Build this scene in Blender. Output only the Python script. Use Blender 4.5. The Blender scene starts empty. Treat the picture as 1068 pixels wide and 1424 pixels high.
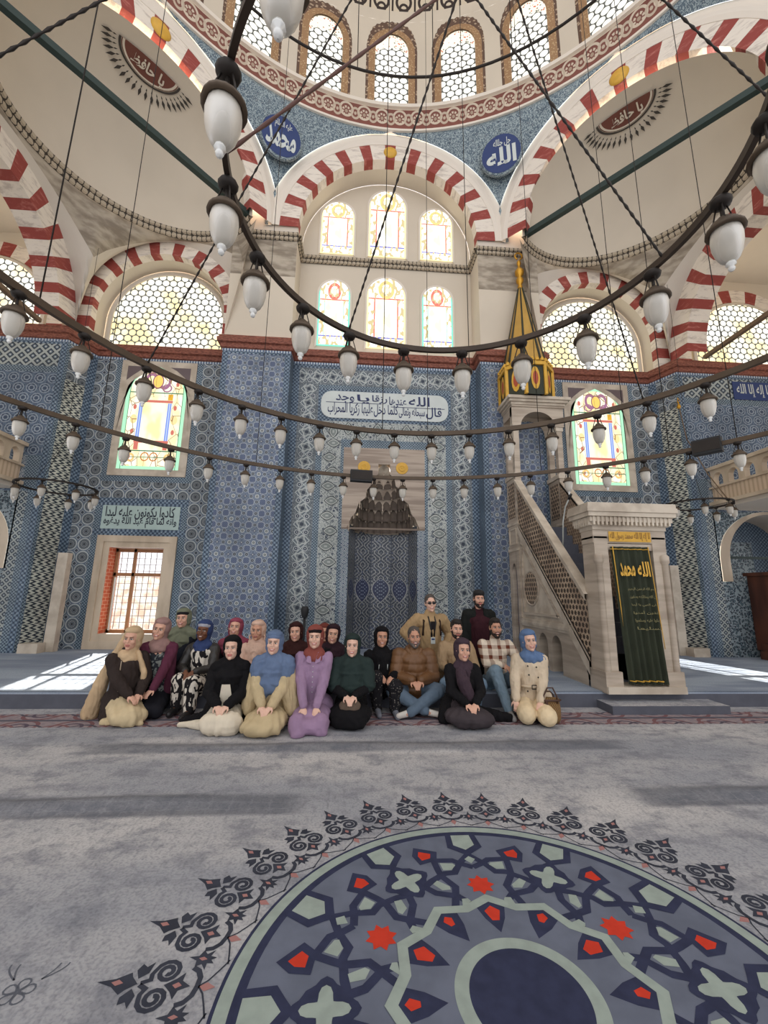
import bpy, bmesh, math, random
from mathutils import Vector, Matrix, noise
PI = math.pi
random.seed(7)
sc = bpy.context.scene
COL = sc.collection
DG = bpy.context.evaluated_depsgraph_get
Vec = Vector

# ------------------------------------------------------------------ camera
FPX = 575.3
CAM = Vec((-0.7516, 0.0, 1.6))
PITCH, ROLL, YAW = 0.1924, 0.0156, 0.0672
_f = Vec((math.sin(YAW) * math.cos(PITCH), math.cos(YAW) * math.cos(PITCH), math.sin(PITCH)))
_r0 = Vec((math.cos(YAW), -math.sin(YAW), 0)); _u0 = _r0.cross(_f)
_r = _r0 * math.cos(ROLL) + _u0 * math.sin(ROLL)
_u = _u0 * math.cos(ROLL) - _r0 * math.sin(ROLL)
cd = bpy.data.cameras.new('camera'); cam = bpy.data.objects.new('camera', cd); COL.objects.link(cam)
m3 = Matrix((_r, _u, -_f)).transposed()
cam.matrix_world = Matrix.Translation(CAM) @ m3.to_4x4()
cd.sensor_fit = 'HORIZONTAL'; cd.sensor_width = 36.0; cd.lens = FPX / 1068 * 36.0
cd.clip_start = 0.05; cd.clip_end = 200
sc.camera = cam


def ray(x, y): return _r * ((x - 534) / FPX) + _u * ((712 - y) / FPX) + _f
def atY(x, y, Y): d = ray(x, y); return CAM + d * ((Y - CAM.y) / d.y)
def atX(x, y, X): d = ray(x, y); return CAM + d * ((X - CAM.x) / d.x)
def atZ(x, y, Z): d = ray(x, y); return CAM + d * ((Z - CAM.z) / d.z)


# ------------------------------------------------------------------ tagging
def tag(o, label=None, cat=None, group=None, kind=None):
    if label: o['label'] = label
    if cat: o['category'] = cat
    if group: o['group'] = group
    if kind: o['kind'] = kind
    return o


def struct(o): o['kind'] = 'structure'; return o


def empty(name, loc=(0, 0, 0), rz=0, parent=None):
    o = bpy.data.objects.new(name, None); COL.objects.link(o); o.location = loc; o.rotation_euler = (0, 0, rz)
    o.empty_display_size = 0.1
    if parent: o.parent = parent
    return o


def copy_tree(o, parent=None):
    c = o.copy(); COL.objects.link(c); c.parent = parent
    for ch in o.children: copy_tree(ch, c)
    return c


# ------------------------------------------------------------------ materials
def lin(c): c /= 255.0; return c / 12.92 if c <= .04045 else ((c + .055) / 1.055) ** 2.4
def C(r, g, b): return (lin(r), lin(g), lin(b), 1.0)


class S:
    """a float socket or number with operators that add Math nodes"""
    def __init__(s, t, v): s.t = t; s.v = v
    def _m(s, op, *a):
        n = s.t.nodes.new('ShaderNodeMath'); n.operation = op
        for i, x in enumerate((s,) + a):
            x = x.v if isinstance(x, S) else x
            if isinstance(x, (int, float)): n.inputs[i].default_value = x
            else: s.t.links.new(x, n.inputs[i])
        return S(s.t, n.outputs[0])
    def __add__(s, o): return s._m('ADD', o)
    def __sub__(s, o): return s._m('SUBTRACT', o)
    def __mul__(s, o): return s._m('MULTIPLY', o)
    def __truediv__(s, o): return s._m('DIVIDE', o)
    def rsub(s, o): return S(s.t, o)._m('SUBTRACT', s)
    def fract(s): return s._m('FRACT')
    def floor(s): return s._m('FLOOR')
    def sin(s): return s._m('SINE')
    def abs(s): return s._m('ABSOLUTE')
    def sqrt(s): return s._m('SQRT')
    def atan2(s, o): return s._m('ARCTAN2', o)
    def min(s, o): return s._m('MINIMUM', o)
    def max(s, o): return s._m('MAXIMUM', o)
    def lt(s, o): return s._m('LESS_THAN', o)
    def gt(s, o): return s._m('GREATER_THAN', o)
    def mod(s, o): return s._m('FLOORED_MODULO', o)
    def pow(s, o): return s._m('POWER', o)
    def ss(s, a, b):
        n = s.t.nodes.new('ShaderNodeMapRange'); n.interpolation_type = 'SMOOTHSTEP'
        s.t.links.new(s.v, n.inputs[0]); n.inputs[1].default_value = a; n.inputs[2].default_value = b
        return S(s.t, n.outputs[0])


class B:
    def __init__(s, t):
        s.t = t
        tc = t.nodes.new('ShaderNodeTexCoord'); s.tc = tc
        sp = t.nodes.new('ShaderNodeSeparateXYZ'); t.links.new(tc.outputs['UV'], sp.inputs[0])
        s.u = S(t, sp.outputs[0]); s.w = S(t, sp.outputs[1])
    def obj(s):
        sp = s.t.nodes.new('ShaderNodeSeparateXYZ'); s.t.links.new(s.tc.outputs['Object'], sp.inputs[0])
        return [S(s.t, sp.outputs[i]) for i in range(3)]
    def mix(s, f, a, b):
        n = s.t.nodes.new('ShaderNodeMix'); n.data_type = 'RGBA'
        for x, i in ((f, 0), (a, 6), (b, 7)):
            x = x.v if isinstance(x, S) else x
            if isinstance(x, (int, float)): n.inputs[i].default_value = x
            elif isinstance(x, tuple): n.inputs[i].default_value = x
            else: s.t.links.new(x, n.inputs[i])
        return n.outputs[2]
    def noise(s, scale, detail=3, coord='Object', stretch=None, rough=.5):
        n = s.t.nodes.new('ShaderNodeTexNoise'); n.inputs['Scale'].default_value = scale; n.inputs['Detail'].default_value = detail
        n.inputs['Roughness'].default_value = rough
        src = s.tc.outputs[coord]
        if stretch:
            mp = s.t.nodes.new('ShaderNodeMapping'); mp.inputs['Scale'].default_value = stretch
            s.t.links.new(src, mp.inputs[0]); src = mp.outputs[0]
        s.t.links.new(src, n.inputs['Vector'])
        return S(s.t, n.outputs[0])
    def edge(s, scale):
        n = s.t.nodes.new('ShaderNodeTexVoronoi'); n.feature = 'DISTANCE_TO_EDGE'; n.inputs['Scale'].default_value = scale
        s.t.links.new(s.tc.outputs['UV'], n.inputs['Vector']); return S(s.t, n.outputs['Distance'])
    def vor(s, scale, coord='UV', rnd=1.0):
        n = s.t.nodes.new('ShaderNodeTexVoronoi'); n.inputs['Scale'].default_value = scale; n.inputs['Randomness'].default_value = rnd
        s.t.links.new(s.tc.outputs[coord], n.inputs['Vector'])
        return S(s.t, n.outputs['Distance'])


def mat(name, col=(.5, .5, .5, 1), rough=.6, metal=0., fn=None, vary=0., vscale=3., bump=0., bscale=40., emit=0., spec=.5, trans=0., alpha=1., bstretch=None, desat=0.):
    m = bpy.data.materials.new(name); m.use_nodes = True; t = m.node_tree
    p = t.nodes['Principled BSDF']
    p.inputs['Roughness'].default_value = rough; p.inputs['Metallic'].default_value = metal
    p.inputs['Specular IOR Level'].default_value = spec
    p.inputs['Transmission Weight'].default_value = trans; p.inputs['Alpha'].default_value = alpha
    p.inputs['Base Color'].default_value = col
    b = None
    out = None
    if fn or vary or bump: b = B(t)
    if fn: out = fn(b)
    if desat:
        hs = t.nodes.new('ShaderNodeHueSaturation'); hs.inputs['Saturation'].default_value = 1 - desat; t.links.new(out, hs.inputs['Color']); out = hs.outputs[0]
    if vary:
        k = b.noise(vscale, 4)
        src = out if out is not None else col
        d = tuple(c * (1 - vary) for c in col[:3]) + (1,)
        if out is not None:
            mm = t.nodes.new('ShaderNodeMix'); mm.data_type = 'RGBA'; mm.blend_type = 'MULTIPLY'
            mm.inputs[0].default_value = 1.0
            t.links.new(out, mm.inputs[6])
            t.links.new(b.mix(k.ss(.3, .7), (1 - vary,) * 3 + (1,), (1, 1, 1, 1)), mm.inputs[7]); out = mm.outputs[2]
        else: out = b.mix(k.ss(.3, .7), d, col)
    if emit:
        em = t.nodes.new('ShaderNodeEmission'); em.inputs[1].default_value = emit
        if out is not None: t.links.new(out, em.inputs[0])
        else: em.inputs[0].default_value = col
        t.links.new(em.outputs[0], t.nodes['Material Output'].inputs[0])
        return m
    if out is not None: t.links.new(out, p.inputs['Base Color'])
    if bump:
        bn = t.nodes.new('ShaderNodeBump'); bn.inputs['Strength'].default_value = bump; bn.inputs['Distance'].default_value = .01
        t.links.new(b.noise(bscale, 3, stretch=bstretch).v, bn.inputs['Height']); t.links.new(bn.outputs[0], p.inputs['Normal'])
    return m


# ------------------------------------------------------------------ mesh builder
class MB:
    def __init__(s): s.v = []; s.f = []; s.m = []; s.uv = []; s.mats = []; s.sm = []
    def mi(s, m):
        if m is None: m = s.mats[0] if s.mats else None
        if m not in s.mats: s.mats.append(m)
        return s.mats.index(m)
    def poly(s, pts, m=None, uv=None, smooth=False):
        k = len(s.v); s.v += [tuple(p) for p in pts]; s.f.append(tuple(range(k, k + len(pts)))); s.m.append(s.mi(m))
        if uv is None:  # box projection in metres
            a = Vec(pts[0]); n = Vec((0, 0, 0))
            for i in range(1, len(pts) - 1): n += (Vec(pts[i]) - a).cross(Vec(pts[i + 1]) - a)
            ax = max(range(3), key=lambda i: abs(n[i]))
            ij = ((1, 2), (0, 2), (0, 1))[ax]
            uv = [(p[ij[0]], p[ij[1]]) for p in pts]
        s.uv.append(uv); s.sm.append(smooth)
    def quad(s, a, b, c, d, m=None, uv=None, smooth=False): s.poly((a, b, c, d), m, uv, smooth)
    def wall(s, x0, x1, z0, z1, Y, m, uo=None, vert=True):
        """rectangle facing -Y; uv in metres from its own centre/base"""
        if uo is None: uo = ((x0 + x1) / 2, z0)
        f = (lambda x, z: (x - uo[0], z - uo[1])) if vert else (lambda x, z: (z - (z0 + z1) / 2, x - uo[0]))
        s.quad((x0, Y, z0), (x1, Y, z0), (x1, Y, z1), (x0, Y, z1), m, [f(x0, z0), f(x1, z0), f(x1, z1), f(x0, z1)])
    def wallg(s, A, Bp, z0, z1, m):
        """vertical rectangle between plan points"""
        L = math.hypot(Bp[0] - A[0], Bp[1] - A[1])
        s.quad((A[0], A[1], z0), (Bp[0], Bp[1], z0), (Bp[0], Bp[1], z1), (A[0], A[1], z1), m, [(-L / 2, z0), (L / 2, z0), (L / 2, z1), (-L / 2, z1)])
    def box(s, c, d, m=None, R=None):
        x, y, z = d[0] / 2, d[1] / 2, d[2] / 2
        P = [Vec((sx * x, sy * y, sz * z)) for sx in (-1, 1) for sy in (-1, 1) for sz in (-1, 1)]
        if R is not None: P = [R @ p for p in P]
        P = [p + Vec(c) for p in P]
        for q in ((0, 1, 3, 2), (4, 6, 7, 5), (0, 4, 5, 1), (2, 3, 7, 6), (0, 2, 6, 4), (1, 5, 7, 3)): s.poly([P[i] for i in q], m)
    def bar(s, a, b, w, h=None, m=None):
        a, b = Vec(a), Vec(b); h = h or w; d = b - a; L = d.length; d.normalize()
        up = Vec((0, 0, 1)) if abs(d.z) < .95 else Vec((0, 1, 0))
        x = d.cross(up).normalized(); z = x.cross(d)
        s.box((a + b) / 2, (w, L, h), m, Matrix((x, d, z)).transposed())
    def tube(s, pts, r, m=None, n=6, closed=False, cap=True):
        pts = [Vec(p) for p in pts]; N = len(pts)
        rr = r if isinstance(r, (list, tuple)) else [r] * N
        rings = []; prev = None
        for i, p in enumerate(pts):
            if closed: d = pts[(i + 1) % N] - pts[i - 1]
            else: d = pts[min(i + 1, N - 1)] - pts[max(i - 1, 0)]
            d.normalize()
            if prev is None:
                up = Vec((0, 0, 1)) if abs(d.z) < .9 else Vec((1, 0, 0)); x = d.cross(up).normalized()
            else: x = (prev - d * prev.dot(d)).normalized()
            prev = x; y = d.cross(x)
            rings.append([p + (x * math.cos(2 * PI * k / n) + y * math.sin(2 * PI * k / n)) * rr[i] for k in range(n)])
        s.loft(rings, m, closedU=True, closedV=closed, cap=cap and not closed)
    def loft(s, rings, m=None, closedU=False, closedV=False, cap=False, smooth=True, uvs=None):
        """rings of equal length -> indexed grid"""
        k = len(s.v); n = len(rings[0]); R = len(rings)
        for r in rings: s.v += [tuple(p) for p in r]
        mi = s.mi(m)
        for i in range(R if closedV else R - 1):
            for j in range(n if closedU else n - 1):
                i2, j2 = (i + 1) % R, (j + 1) % n
                s.f.append((k + i * n + j, k + i * n + j2, k + i2 * n + j2, k + i2 * n + j)); s.m.append(mi); s.sm.append(smooth)
                if uvs: s.uv.append([uvs[i][j], uvs[i][j2], uvs[i2][j2], uvs[i2][j]])
                else: s.uv.append([(j / n, i / R), ((j + 1) / n, i / R), ((j + 1) / n, (i + 1) / R), (j / n, (i + 1) / R)])
        if cap:
            for i in (0, R - 1):
                s.f.append(tuple(k + i * n + j for j in (range(n) if i else reversed(range(n))))); s.m.append(mi); s.sm.append(False)
                s.uv.append([(0, 0)] * n)
    def lathe(s, prof, c=(0, 0, 0), m=None, n=16, axis=None, cap=False):
        c = Vec(c); X, Y, Z = axis or (Vec((1, 0, 0)), Vec((0, 1, 0)), Vec((0, 0, 1)))
        s.loft([[c + X * (r * math.cos(2 * PI * k / n)) + Y * (r * math.sin(2 * PI * k / n)) + Z * z for k in range(n)] for r, z in prof], m, closedU=True, cap=cap)
    def add(s, mesh, M=None, m=None):
        """append (verts, faces)"""
        vs, fs = mesh; k = len(s.v); mi = s.mi(m)
        for p in vs: s.v.append(tuple(M @ Vec(p)) if M is not None else tuple(p))
        for f in fs: s.f.append(tuple(k + i for i in f)); s.m.append(mi); s.sm.append(False); s.uv.append([(0, 0)] * len(f))
    def build(s, name, parent=None, loc=None):
        me = bpy.data.meshes.new(name); me.from_pydata(s.v, [], s.f)
        for m in s.mats:
            if m: me.materials.append(m)
        me.polygons.foreach_set('material_index', s.m); me.polygons.foreach_set('use_smooth', s.sm)
        ul = me.uv_layers.new(name='UVMap'); flat = [c for u in s.uv for p in u for c in p]; ul.data.foreach_set('uv', flat)
        me.update()
        o = bpy.data.objects.new(name, me); COL.objects.link(o)
        if loc is not None:
            me.transform(Matrix.Translation(-Vec(loc))); o.location = loc
        if parent: o.parent = parent
        return o


# ------------------------------------------------------------------ Arabic lettering
_AR = {}
def _ar():
    base = 0xFE8F
    order = [('ب', 4), ('ة', 2), ('ت', 4), ('ث', 4), ('ج', 4), ('ح', 4), ('خ', 4), ('د', 2), ('ذ', 2), ('ر', 2), ('ز', 2), ('س', 4), ('ش', 4), ('ص', 4), ('ض', 4), ('ط', 4), ('ظ', 4), ('ع', 4), ('غ', 4), ('ف', 4), ('ق', 4), ('ك', 4), ('ل', 4), ('م', 4), ('ن', 4), ('ه', 4), ('و', 2), ('ى', 2), ('ي', 4)]
    for ch, n in order:
        _AR[ch] = (base, n); base += n
    _AR['ا'] = (0xFE8D, 2); _AR['أ'] = (0xFE83, 2); _AR['إ'] = (0xFE87, 2); _AR['ئ'] = (0xFE89, 4)
_ar()


def shape_word(w):
    out = []; prev_join = False
    for i, ch in enumerate(w):
        b, n = _AR[ch]; nxt = i + 1 < len(w)
        if n == 2: f = 1 if prev_join else 0; prev_join = False
        else:
            if prev_join and nxt: f = 3
            elif prev_join: f = 1
            elif nxt: f = 2
            else: f = 0
            prev_join = nxt
        out.append(chr(b + f))
    return ''.join(reversed(out))


def arabic(text, bold=.0, res=2):
    """mesh (verts, faces) in the XZ plane, normalised to the box 0..w, 0..1"""
    t = ' '.join(shape_word(w) for w in reversed(text.split()))
    c = bpy.data.curves.new('t', 'FONT'); c.body = t; c.resolution_u = res; c.offset = bold
    o = bpy.data.objects.new('t', c); COL.objects.link(o)
    dg = DG(); dg.update(); me = bpy.data.meshes.new_from_object(o.evaluated_get(dg))
    vs = [v.co.copy() for v in me.vertices]; fs = [tuple(p.vertices) for p in me.polygons]
    bpy.data.objects.remove(o); bpy.data.meshes.remove(me); bpy.data.curves.remove(c)
    x0 = min(v.x for v in vs); y0 = min(v.y for v in vs); x1 = max(v.x for v in vs); y1 = max(v.y for v in vs)
    return [((v.x - x0) / (x1 - x0), 0, (v.y - y0) / (y1 - y0)) for v in vs], fs


def put_text(mb, text, x0, x1, z0, z1, m, place, bold=.01):
    """place(u,v) -> 3-D point"""
    vs, fs = arabic(text, bold)
    mb.add(([place(x0 + (x1 - x0) * p[0], z0 + (z1 - z0) * p[2]) for p in vs], fs), None, m)


# ------------------------------------------------------------------ view + light
sc.view_settings.view_transform = 'Standard'; sc.view_settings.look = 'None'; sc.view_settings.gamma = 1; sc.view_settings.use_curve_mapping = False
sc.view_settings.exposure = 0.24
# ------------------------------------------------------------------ tile patterns (uv in metres)
CR = C(208, 212, 206); DK = C(48, 57, 72); BL = C(78, 104, 138); MB_ = C(98, 124, 158); GR = C(118, 128, 136); TQ = C(112, 150, 160); BG = C(58, 80, 112)


def cell(x, p): return (x / p).fract() - .5
def hyp(a, b): return (a * a + b * b).sqrt()


def p_rosette(p):
    def fn(b):
        x, y = cell(b.u, p), cell(b.w, p); r = hyp(x, y); a = y.atan2(x)
        pet = (a * 20).sin().gt(-.2); c = b.mix(pet, C(84, 96, 108), C(128, 138, 142))
        c = b.mix(r.lt(.33), c, C(84, 92, 102)); pet2 = (a * 12).sin().gt(-.3)
        c = b.mix(r.lt(.27), c, b.mix(pet2, C(96, 104, 110), C(146, 152, 152)))
        c = b.mix(r.lt(.17), c, C(84, 92, 106)); c = b.mix(r.lt(.13), c, C(116, 124, 130)); c = b.mix(r.lt(.075), c, C(44, 50, 60))
        c = b.mix(r.gt(.405), c, C(200, 206, 204))
        c = b.mix(r.gt(.468), c, C(104, 120, 138))
        xs, ys = (x.abs() - .5).abs(), (y.abs() - .5).abs()
        c = b.mix((xs + ys).lt(.19), c, C(188, 196, 196)); c = b.mix((xs + ys).lt(.145), c, C(62, 72, 88))
        return c
    return fn


def p_pier(p):
    """big blue squares with small rosettes between them, pale ring or star at the corners"""
    def fn(b):
        P = p * 2
        x, y = cell(b.u, P), cell(b.w, P); ax, ay = x.abs(), y.abs()
        bx, by = (ax - .5).abs(), (ay - .5).abs()
        c = b.mix(b.noise(34, 1, 'UV').ss(.4, .6), C(94, 112, 140), C(122, 138, 158))
        sq = (ax.pow(4) + ay.pow(4)); dg = ((x + y) * 40).sin().gt(.35)
        c = b.mix(sq.lt(.0072), c, C(186, 194, 198)); c = b.mix(sq.lt(.0042), c, b.mix(dg, C(62, 80, 120), C(112, 128, 156)))
        for u_, w_ in ((bx, ay), (ax, by)):
            r = hyp(u_, w_); c = b.mix(r.lt(.165), c, C(176, 186, 190)); c = b.mix(r.lt(.125), c, C(58, 66, 82)); c = b.mix(r.lt(.05), c, C(150, 158, 160))
        rc = hyp(bx, by); par = ((b.u / P + .5).floor() + (b.w / P + .5).floor()).mod(2.)
        ringc = b.mix(rc.lt(.17), c, C(204, 208, 204)); ringc = b.mix(rc.lt(.11), ringc, C(104, 112, 118)); ringc = b.mix(rc.lt(.045), ringc, C(170, 174, 166))
        st = (bx * by * 60.).lt(.20).min(rc.lt(.20)); starc = b.mix(st, c, C(72, 80, 104)); starc = b.mix(rc.lt(.06), starc, C(186, 190, 190))
        return b.mix(par, ringc, starc)
    return fn


def p_hex(p, dark=C(60, 80, 108), mid=C(92, 114, 140), line=C(158, 172, 184)):
    """staggered round medallions, blue"""
    def fn(b):
        row = (b.w / (p * .86)).floor().mod(2.)
        x = ((b.u / p) + row * .5).fract() - .5; y = cell(b.w, p * .86); r = hyp(x, y * .86); a = y.atan2(x)
        c = b.mix((a * 6).sin().gt(0), mid, dark)
        c = b.mix((r - .20).abs().lt(.035), c, line); c = b.mix(r.lt(.12), c, dark)
        c = b.mix(r.gt(.36), c, line); c = b.mix(r.gt(.42), c, b.mix(b.vor(26).lt(.4), mid, dark))
        return c
    return fn


def p_floral(p, bg=C(176, 190, 192), fg=DK, sc_=26.):
    def fn(b):
        v = b.vor(sc_); c = b.mix(v.lt(.52), bg, fg); c = b.mix(v.lt(.26), c, TQ)
        return b.mix(v.lt(.12), c, fg)
    return fn


def p_leaf(w, p=.76):
    """a vertical strip of big almond leaves, left and right of the middle in turn"""
    def fn(b):
        v = b.vor(8.5); c = b.mix(b.noise(30, 2, 'UV').gt(.54), C(188, 194, 188), C(120, 130, 134))
        c = b.mix(v.lt(.36), c, C(196, 200, 196)); c = b.mix(v.lt(.30), c, C(66, 78, 96)); c = b.mix(v.lt(.16), c, C(150, 160, 160)); c = b.mix(v.lt(.08), c, C(52, 62, 78))
        t = (b.w / p).fract(); half = t.gt(.5); y = ((t * 2).fract() - .5) * (p / 2)
        x = b.u - (half - .5) * .09
        e = (x.abs() / .185).min(1.); prof = e.pow(1.7).rsub(1.) * .125
        ay = y.abs()
        c = b.mix(ay.lt(prof), c, C(74, 82, 84)); c = b.mix(ay.lt(prof - .028).min(e.lt(.86)), c, C(206, 210, 202)); c = b.mix(ay.lt(prof - .048).min(e.lt(.7)), c, C(136, 146, 142)); c = b.mix(ay.lt(.02).min(e.lt(.2)), c, C(186, 192, 186))
        wave = (b.w * (2 * PI / p)).sin() * .17
        return b.mix(((b.u + wave).abs() - .0).lt(.012).min(ay.gt(prof + .0)), c, C(98, 110, 114))
    return fn


def p_star(w, p=.40):
    """strip of pale stars in diamonds with flower pairs between"""
    def fn(b):
        c = b.mix(b.noise(26, 2, 'UV').gt(.53), C(94, 104, 112), C(140, 149, 152))
        y = cell(b.w, p) * p; d = b.u.abs() + y.abs(); r = hyp(b.u, y); a = y.atan2(b.u)
        c = b.mix((d - .20).abs().lt(.014), c, C(188, 196, 194)); c = b.mix(d.lt(.185), c, C(100, 112, 122))
        st = r + (a * 4).sin() * .022; c = b.mix(st.lt(.125), c, C(184, 190, 186)); c = b.mix(st.lt(.085), c, C(120, 130, 134)); c = b.mix(r.lt(.045), c, C(54, 64, 80))
        y2 = (y.abs() - p / 2).abs(); q = hyp(b.u.abs() - .11, y2); c = b.mix(q.lt(.062), c, C(196, 202, 200)); c = b.mix(q.lt(.046), c, C(62, 74, 92)); c = b.mix(q.lt(.016), c, C(180, 186, 184))
        return c
    return fn


def p_border(p, a=C(68, 94, 120), bcol=C(122, 144, 162), dk=C(48, 62, 84)):
    def fn(b):
        v = b.vor(1.0 / p * 1.0, rnd=.3); s_ = (b.u * (2 * PI / p)).sin() * (b.w * (2 * PI / p)).sin()
        c = b.mix(s_.gt(.15), a, bcol); c = b.mix(s_.lt(-.55), c, dk); return b.mix(v.lt(.18), c, C(150, 168, 182))
    return fn


def p_zig(p):
    def fn(b):
        k = ((b.u / p * 1.0) + ((b.w / p) * 2.).fract().rsub(.5).abs() * 1.2 + (b.w / p).floor() * .5).fract()
        n = b.vor(22.)
        c = b.mix(k.lt(.46), C(206, 208, 192), C(36, 48, 62)); return b.mix(n.lt(.2), c, C(120, 136, 140))
    return fn


def p_trellis(p):
    def fn(b):
        s_, d = ((b.u + b.w) / p).fract() - .5, ((b.u - b.w) / p).fract() - .5
        c = b.mix(s_.abs().lt(.36).min(d.abs().lt(.36)), C(172, 180, 176), C(52, 64, 78))
        r = hyp(s_, d); c = b.mix(r.lt(.22), c, C(104, 124, 140)); return b.mix(r.lt(.1), c, CR)
    return fn


def p_niche(b):
    st = cell(b.u + .17, .34); y = b.w; sx = st.abs() * .34
    s1 = ((sx * 46.) + (y * (2 * PI / .34)).sin() * 2.2).sin(); s2 = ((y * 37.) + (sx * 40.).sin() * 1.6).sin()
    c = b.mix(s1.abs().lt(.34).max(s2.abs().lt(.16)), C(70, 78, 92), C(170, 172, 168))
    c = b.mix(b.vor(13).lt(.22), c, C(96, 110, 140)); c = b.mix(b.vor(13).lt(.09), c, C(50, 56, 72))
    ty = (y - 1.66) / .30; e = ty.abs(); pr = (e * e).rsub(1.) * .135 * (ty * .22 + 1.)
    c = b.mix(sx.lt(pr + .018), c, C(158, 160, 158)); c = b.mix(sx.lt(pr), c, C(48, 56, 90)); tl = ((sx * 90.).sin() * (y * 70.).sin()).gt(.35)
    c = b.mix(sx.lt(pr * .72).min(tl), c, C(120, 132, 150))
    return b.mix(st.abs().gt(.47), c, C(72, 80, 96))


def p_spandrel(b):
    n = b.noise(9, 2, 'Object'); v = b.vor(7., 'Object')
    c = b.mix((n * 40.).sin().gt(.1), C(72, 100, 118), C(150, 170, 174)); c = b.mix(v.lt(.22), c, C(54, 78, 100)); return b.mix(v.lt(.1), c, C(170, 186, 184))


T = dict(rough=.35, vary=.30, vscale=1.3, spec=.3, desat=.16)
MT = {
 'rosette': mat('tile_rosette', fn=p_rosette(.31), **T), 'pier': mat('tile_pier', fn=p_pier(.137), **T),
 'hex': mat('tile_blue_hexagon', fn=p_hex(.30), **T), 'leaf': mat('tile_leaf', fn=p_leaf(.5), **T),
 'star': mat('tile_star', fn=p_star(.5), **T), 'border': mat('tile_border', fn=p_border(.10), **T), 'border2': mat('tile_border_small', fn=p_border(.07, C(78, 102, 122), C(140, 160, 170)), **T),
 'zig': mat('tile_zigzag', fn=p_zig(.16), **T), 'trel': mat('tile_trellis', fn=p_trellis(.16), **T), 'niche': mat('tile_niche', fn=p_niche, **T),
 'floral': mat('tile_floral', fn=p_floral(0, bg=C(150, 166, 172), sc_=20.), **T), 'lattice': mat('tile_lattice', fn=p_trellis(.26), **T),
 'jamb': mat('tile_jamb', fn=p_hex(.16, C(70, 88, 120), C(120, 138, 150), C(202, 208, 206)), **T),
 'spandrel': mat('tile_spandrel', fn=p_spandrel, rough=.4, vary=.1, desat=.25),
}
plaster = mat('cream_plaster', C(214, 202, 183), .85, vary=.06, vscale=.8)
plaster2 = mat('pale_plaster', C(214, 204, 190), .85, vary=.07, vscale=.9)
white_mold = mat('white_moulding', C(228, 218, 204), .8)
stone = mat('grey_stone', fn=lambda b: b.mix(b.noise(2.2, 5, stretch=(1, 1, 3)).ss(.35, .65), C(140, 128, 112), C(186, 174, 156)), rough=.8, bump=.2, bscale=12)
marble = mat('marble', fn=lambda b: b.mix(b.noise(1.6, 6, stretch=(.6, .6, 5)).ss(.36, .66), C(196, 182, 164), C(168, 153, 136)), rough=.5, bump=.05)
marble_l = mat('pale_marble', fn=lambda b: b.mix(b.noise(3, 5).ss(.38, .64), C(208, 196, 178), C(182, 168, 150)), rough=.5)
marble_w = mat('warm_marble', fn=lambda b: b.mix(b.noise(2.2, 5, stretch=(1, 1, .4)).ss(.38, .64), C(210, 192, 168), C(184, 165, 142)), rough=.5)
brick = mat('brick_red_cornice', fn=lambda b: b.mix(b.noise(14, 2, stretch=(1, 1, 3)).ss(.4, .6), C(112, 62, 48), C(146, 88, 70)), rough=.7)
cornice_m = mat('painted_cornice', fn=lambda b: b.mix(((b.u * 26.).sin() * (b.w * 30.).sin() + b.noise(22, 2, 'UV') - .5).abs().lt(.22), C(180, 166, 144), C(66, 58, 50)), rough=.8)
vred = mat('painted_red', fn=lambda b: b.mix(b.noise(3, 6, stretch=(1, 1, 4), rough=.7).ss(.5, .72), C(148, 66, 58), C(190, 118, 106)), rough=.8)
vwhite = mat('painted_white', fn=lambda b: b.mix(b.noise(2.5, 6, stretch=(1, 1, 4), rough=.7).ss(.48, .66), C(232, 222, 208), C(196, 184, 172)), rough=.8)
gold = mat('gilt', C(214, 160, 58), .35, .7, vary=.15)
gold_flat = mat('gold_paint', C(222, 172, 62), .5, vary=.12, vscale=9)
navy_paint = mat('navy_paint', C(38, 58, 110), .6)
ink = mat('navy_ink', C(40, 50, 92), .6); ink2 = mat('dark_ink', C(38, 46, 60), .6)
white_glaze = mat('white_glaze', C(206, 212, 208), .35, vary=.07, vscale=4); pale_green_glaze = mat('pale_green_glaze', C(176, 196, 190), .35, vary=.08, vscale=4)
dark_iron = mat('dark_iron', C(48, 42, 38), .55, .5, vary=.2, vscale=8); iron2 = mat('brown_iron', C(92, 78, 64), .55, .5, vary=.2, vscale=6)
rod_green = mat('green_beam', C(36, 54, 50), .6); rod_red = mat('red_brown_rod', C(88, 54, 44), .6); rod_wood = mat('wooden_beam', C(122, 98, 74), .7, vary=.2)
black = mat('matt_black', C(26, 27, 29), .6); carpet_dark = mat('grey_carpet_side', C(92, 94, 104), .95, vary=.15, vscale=6)


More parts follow.
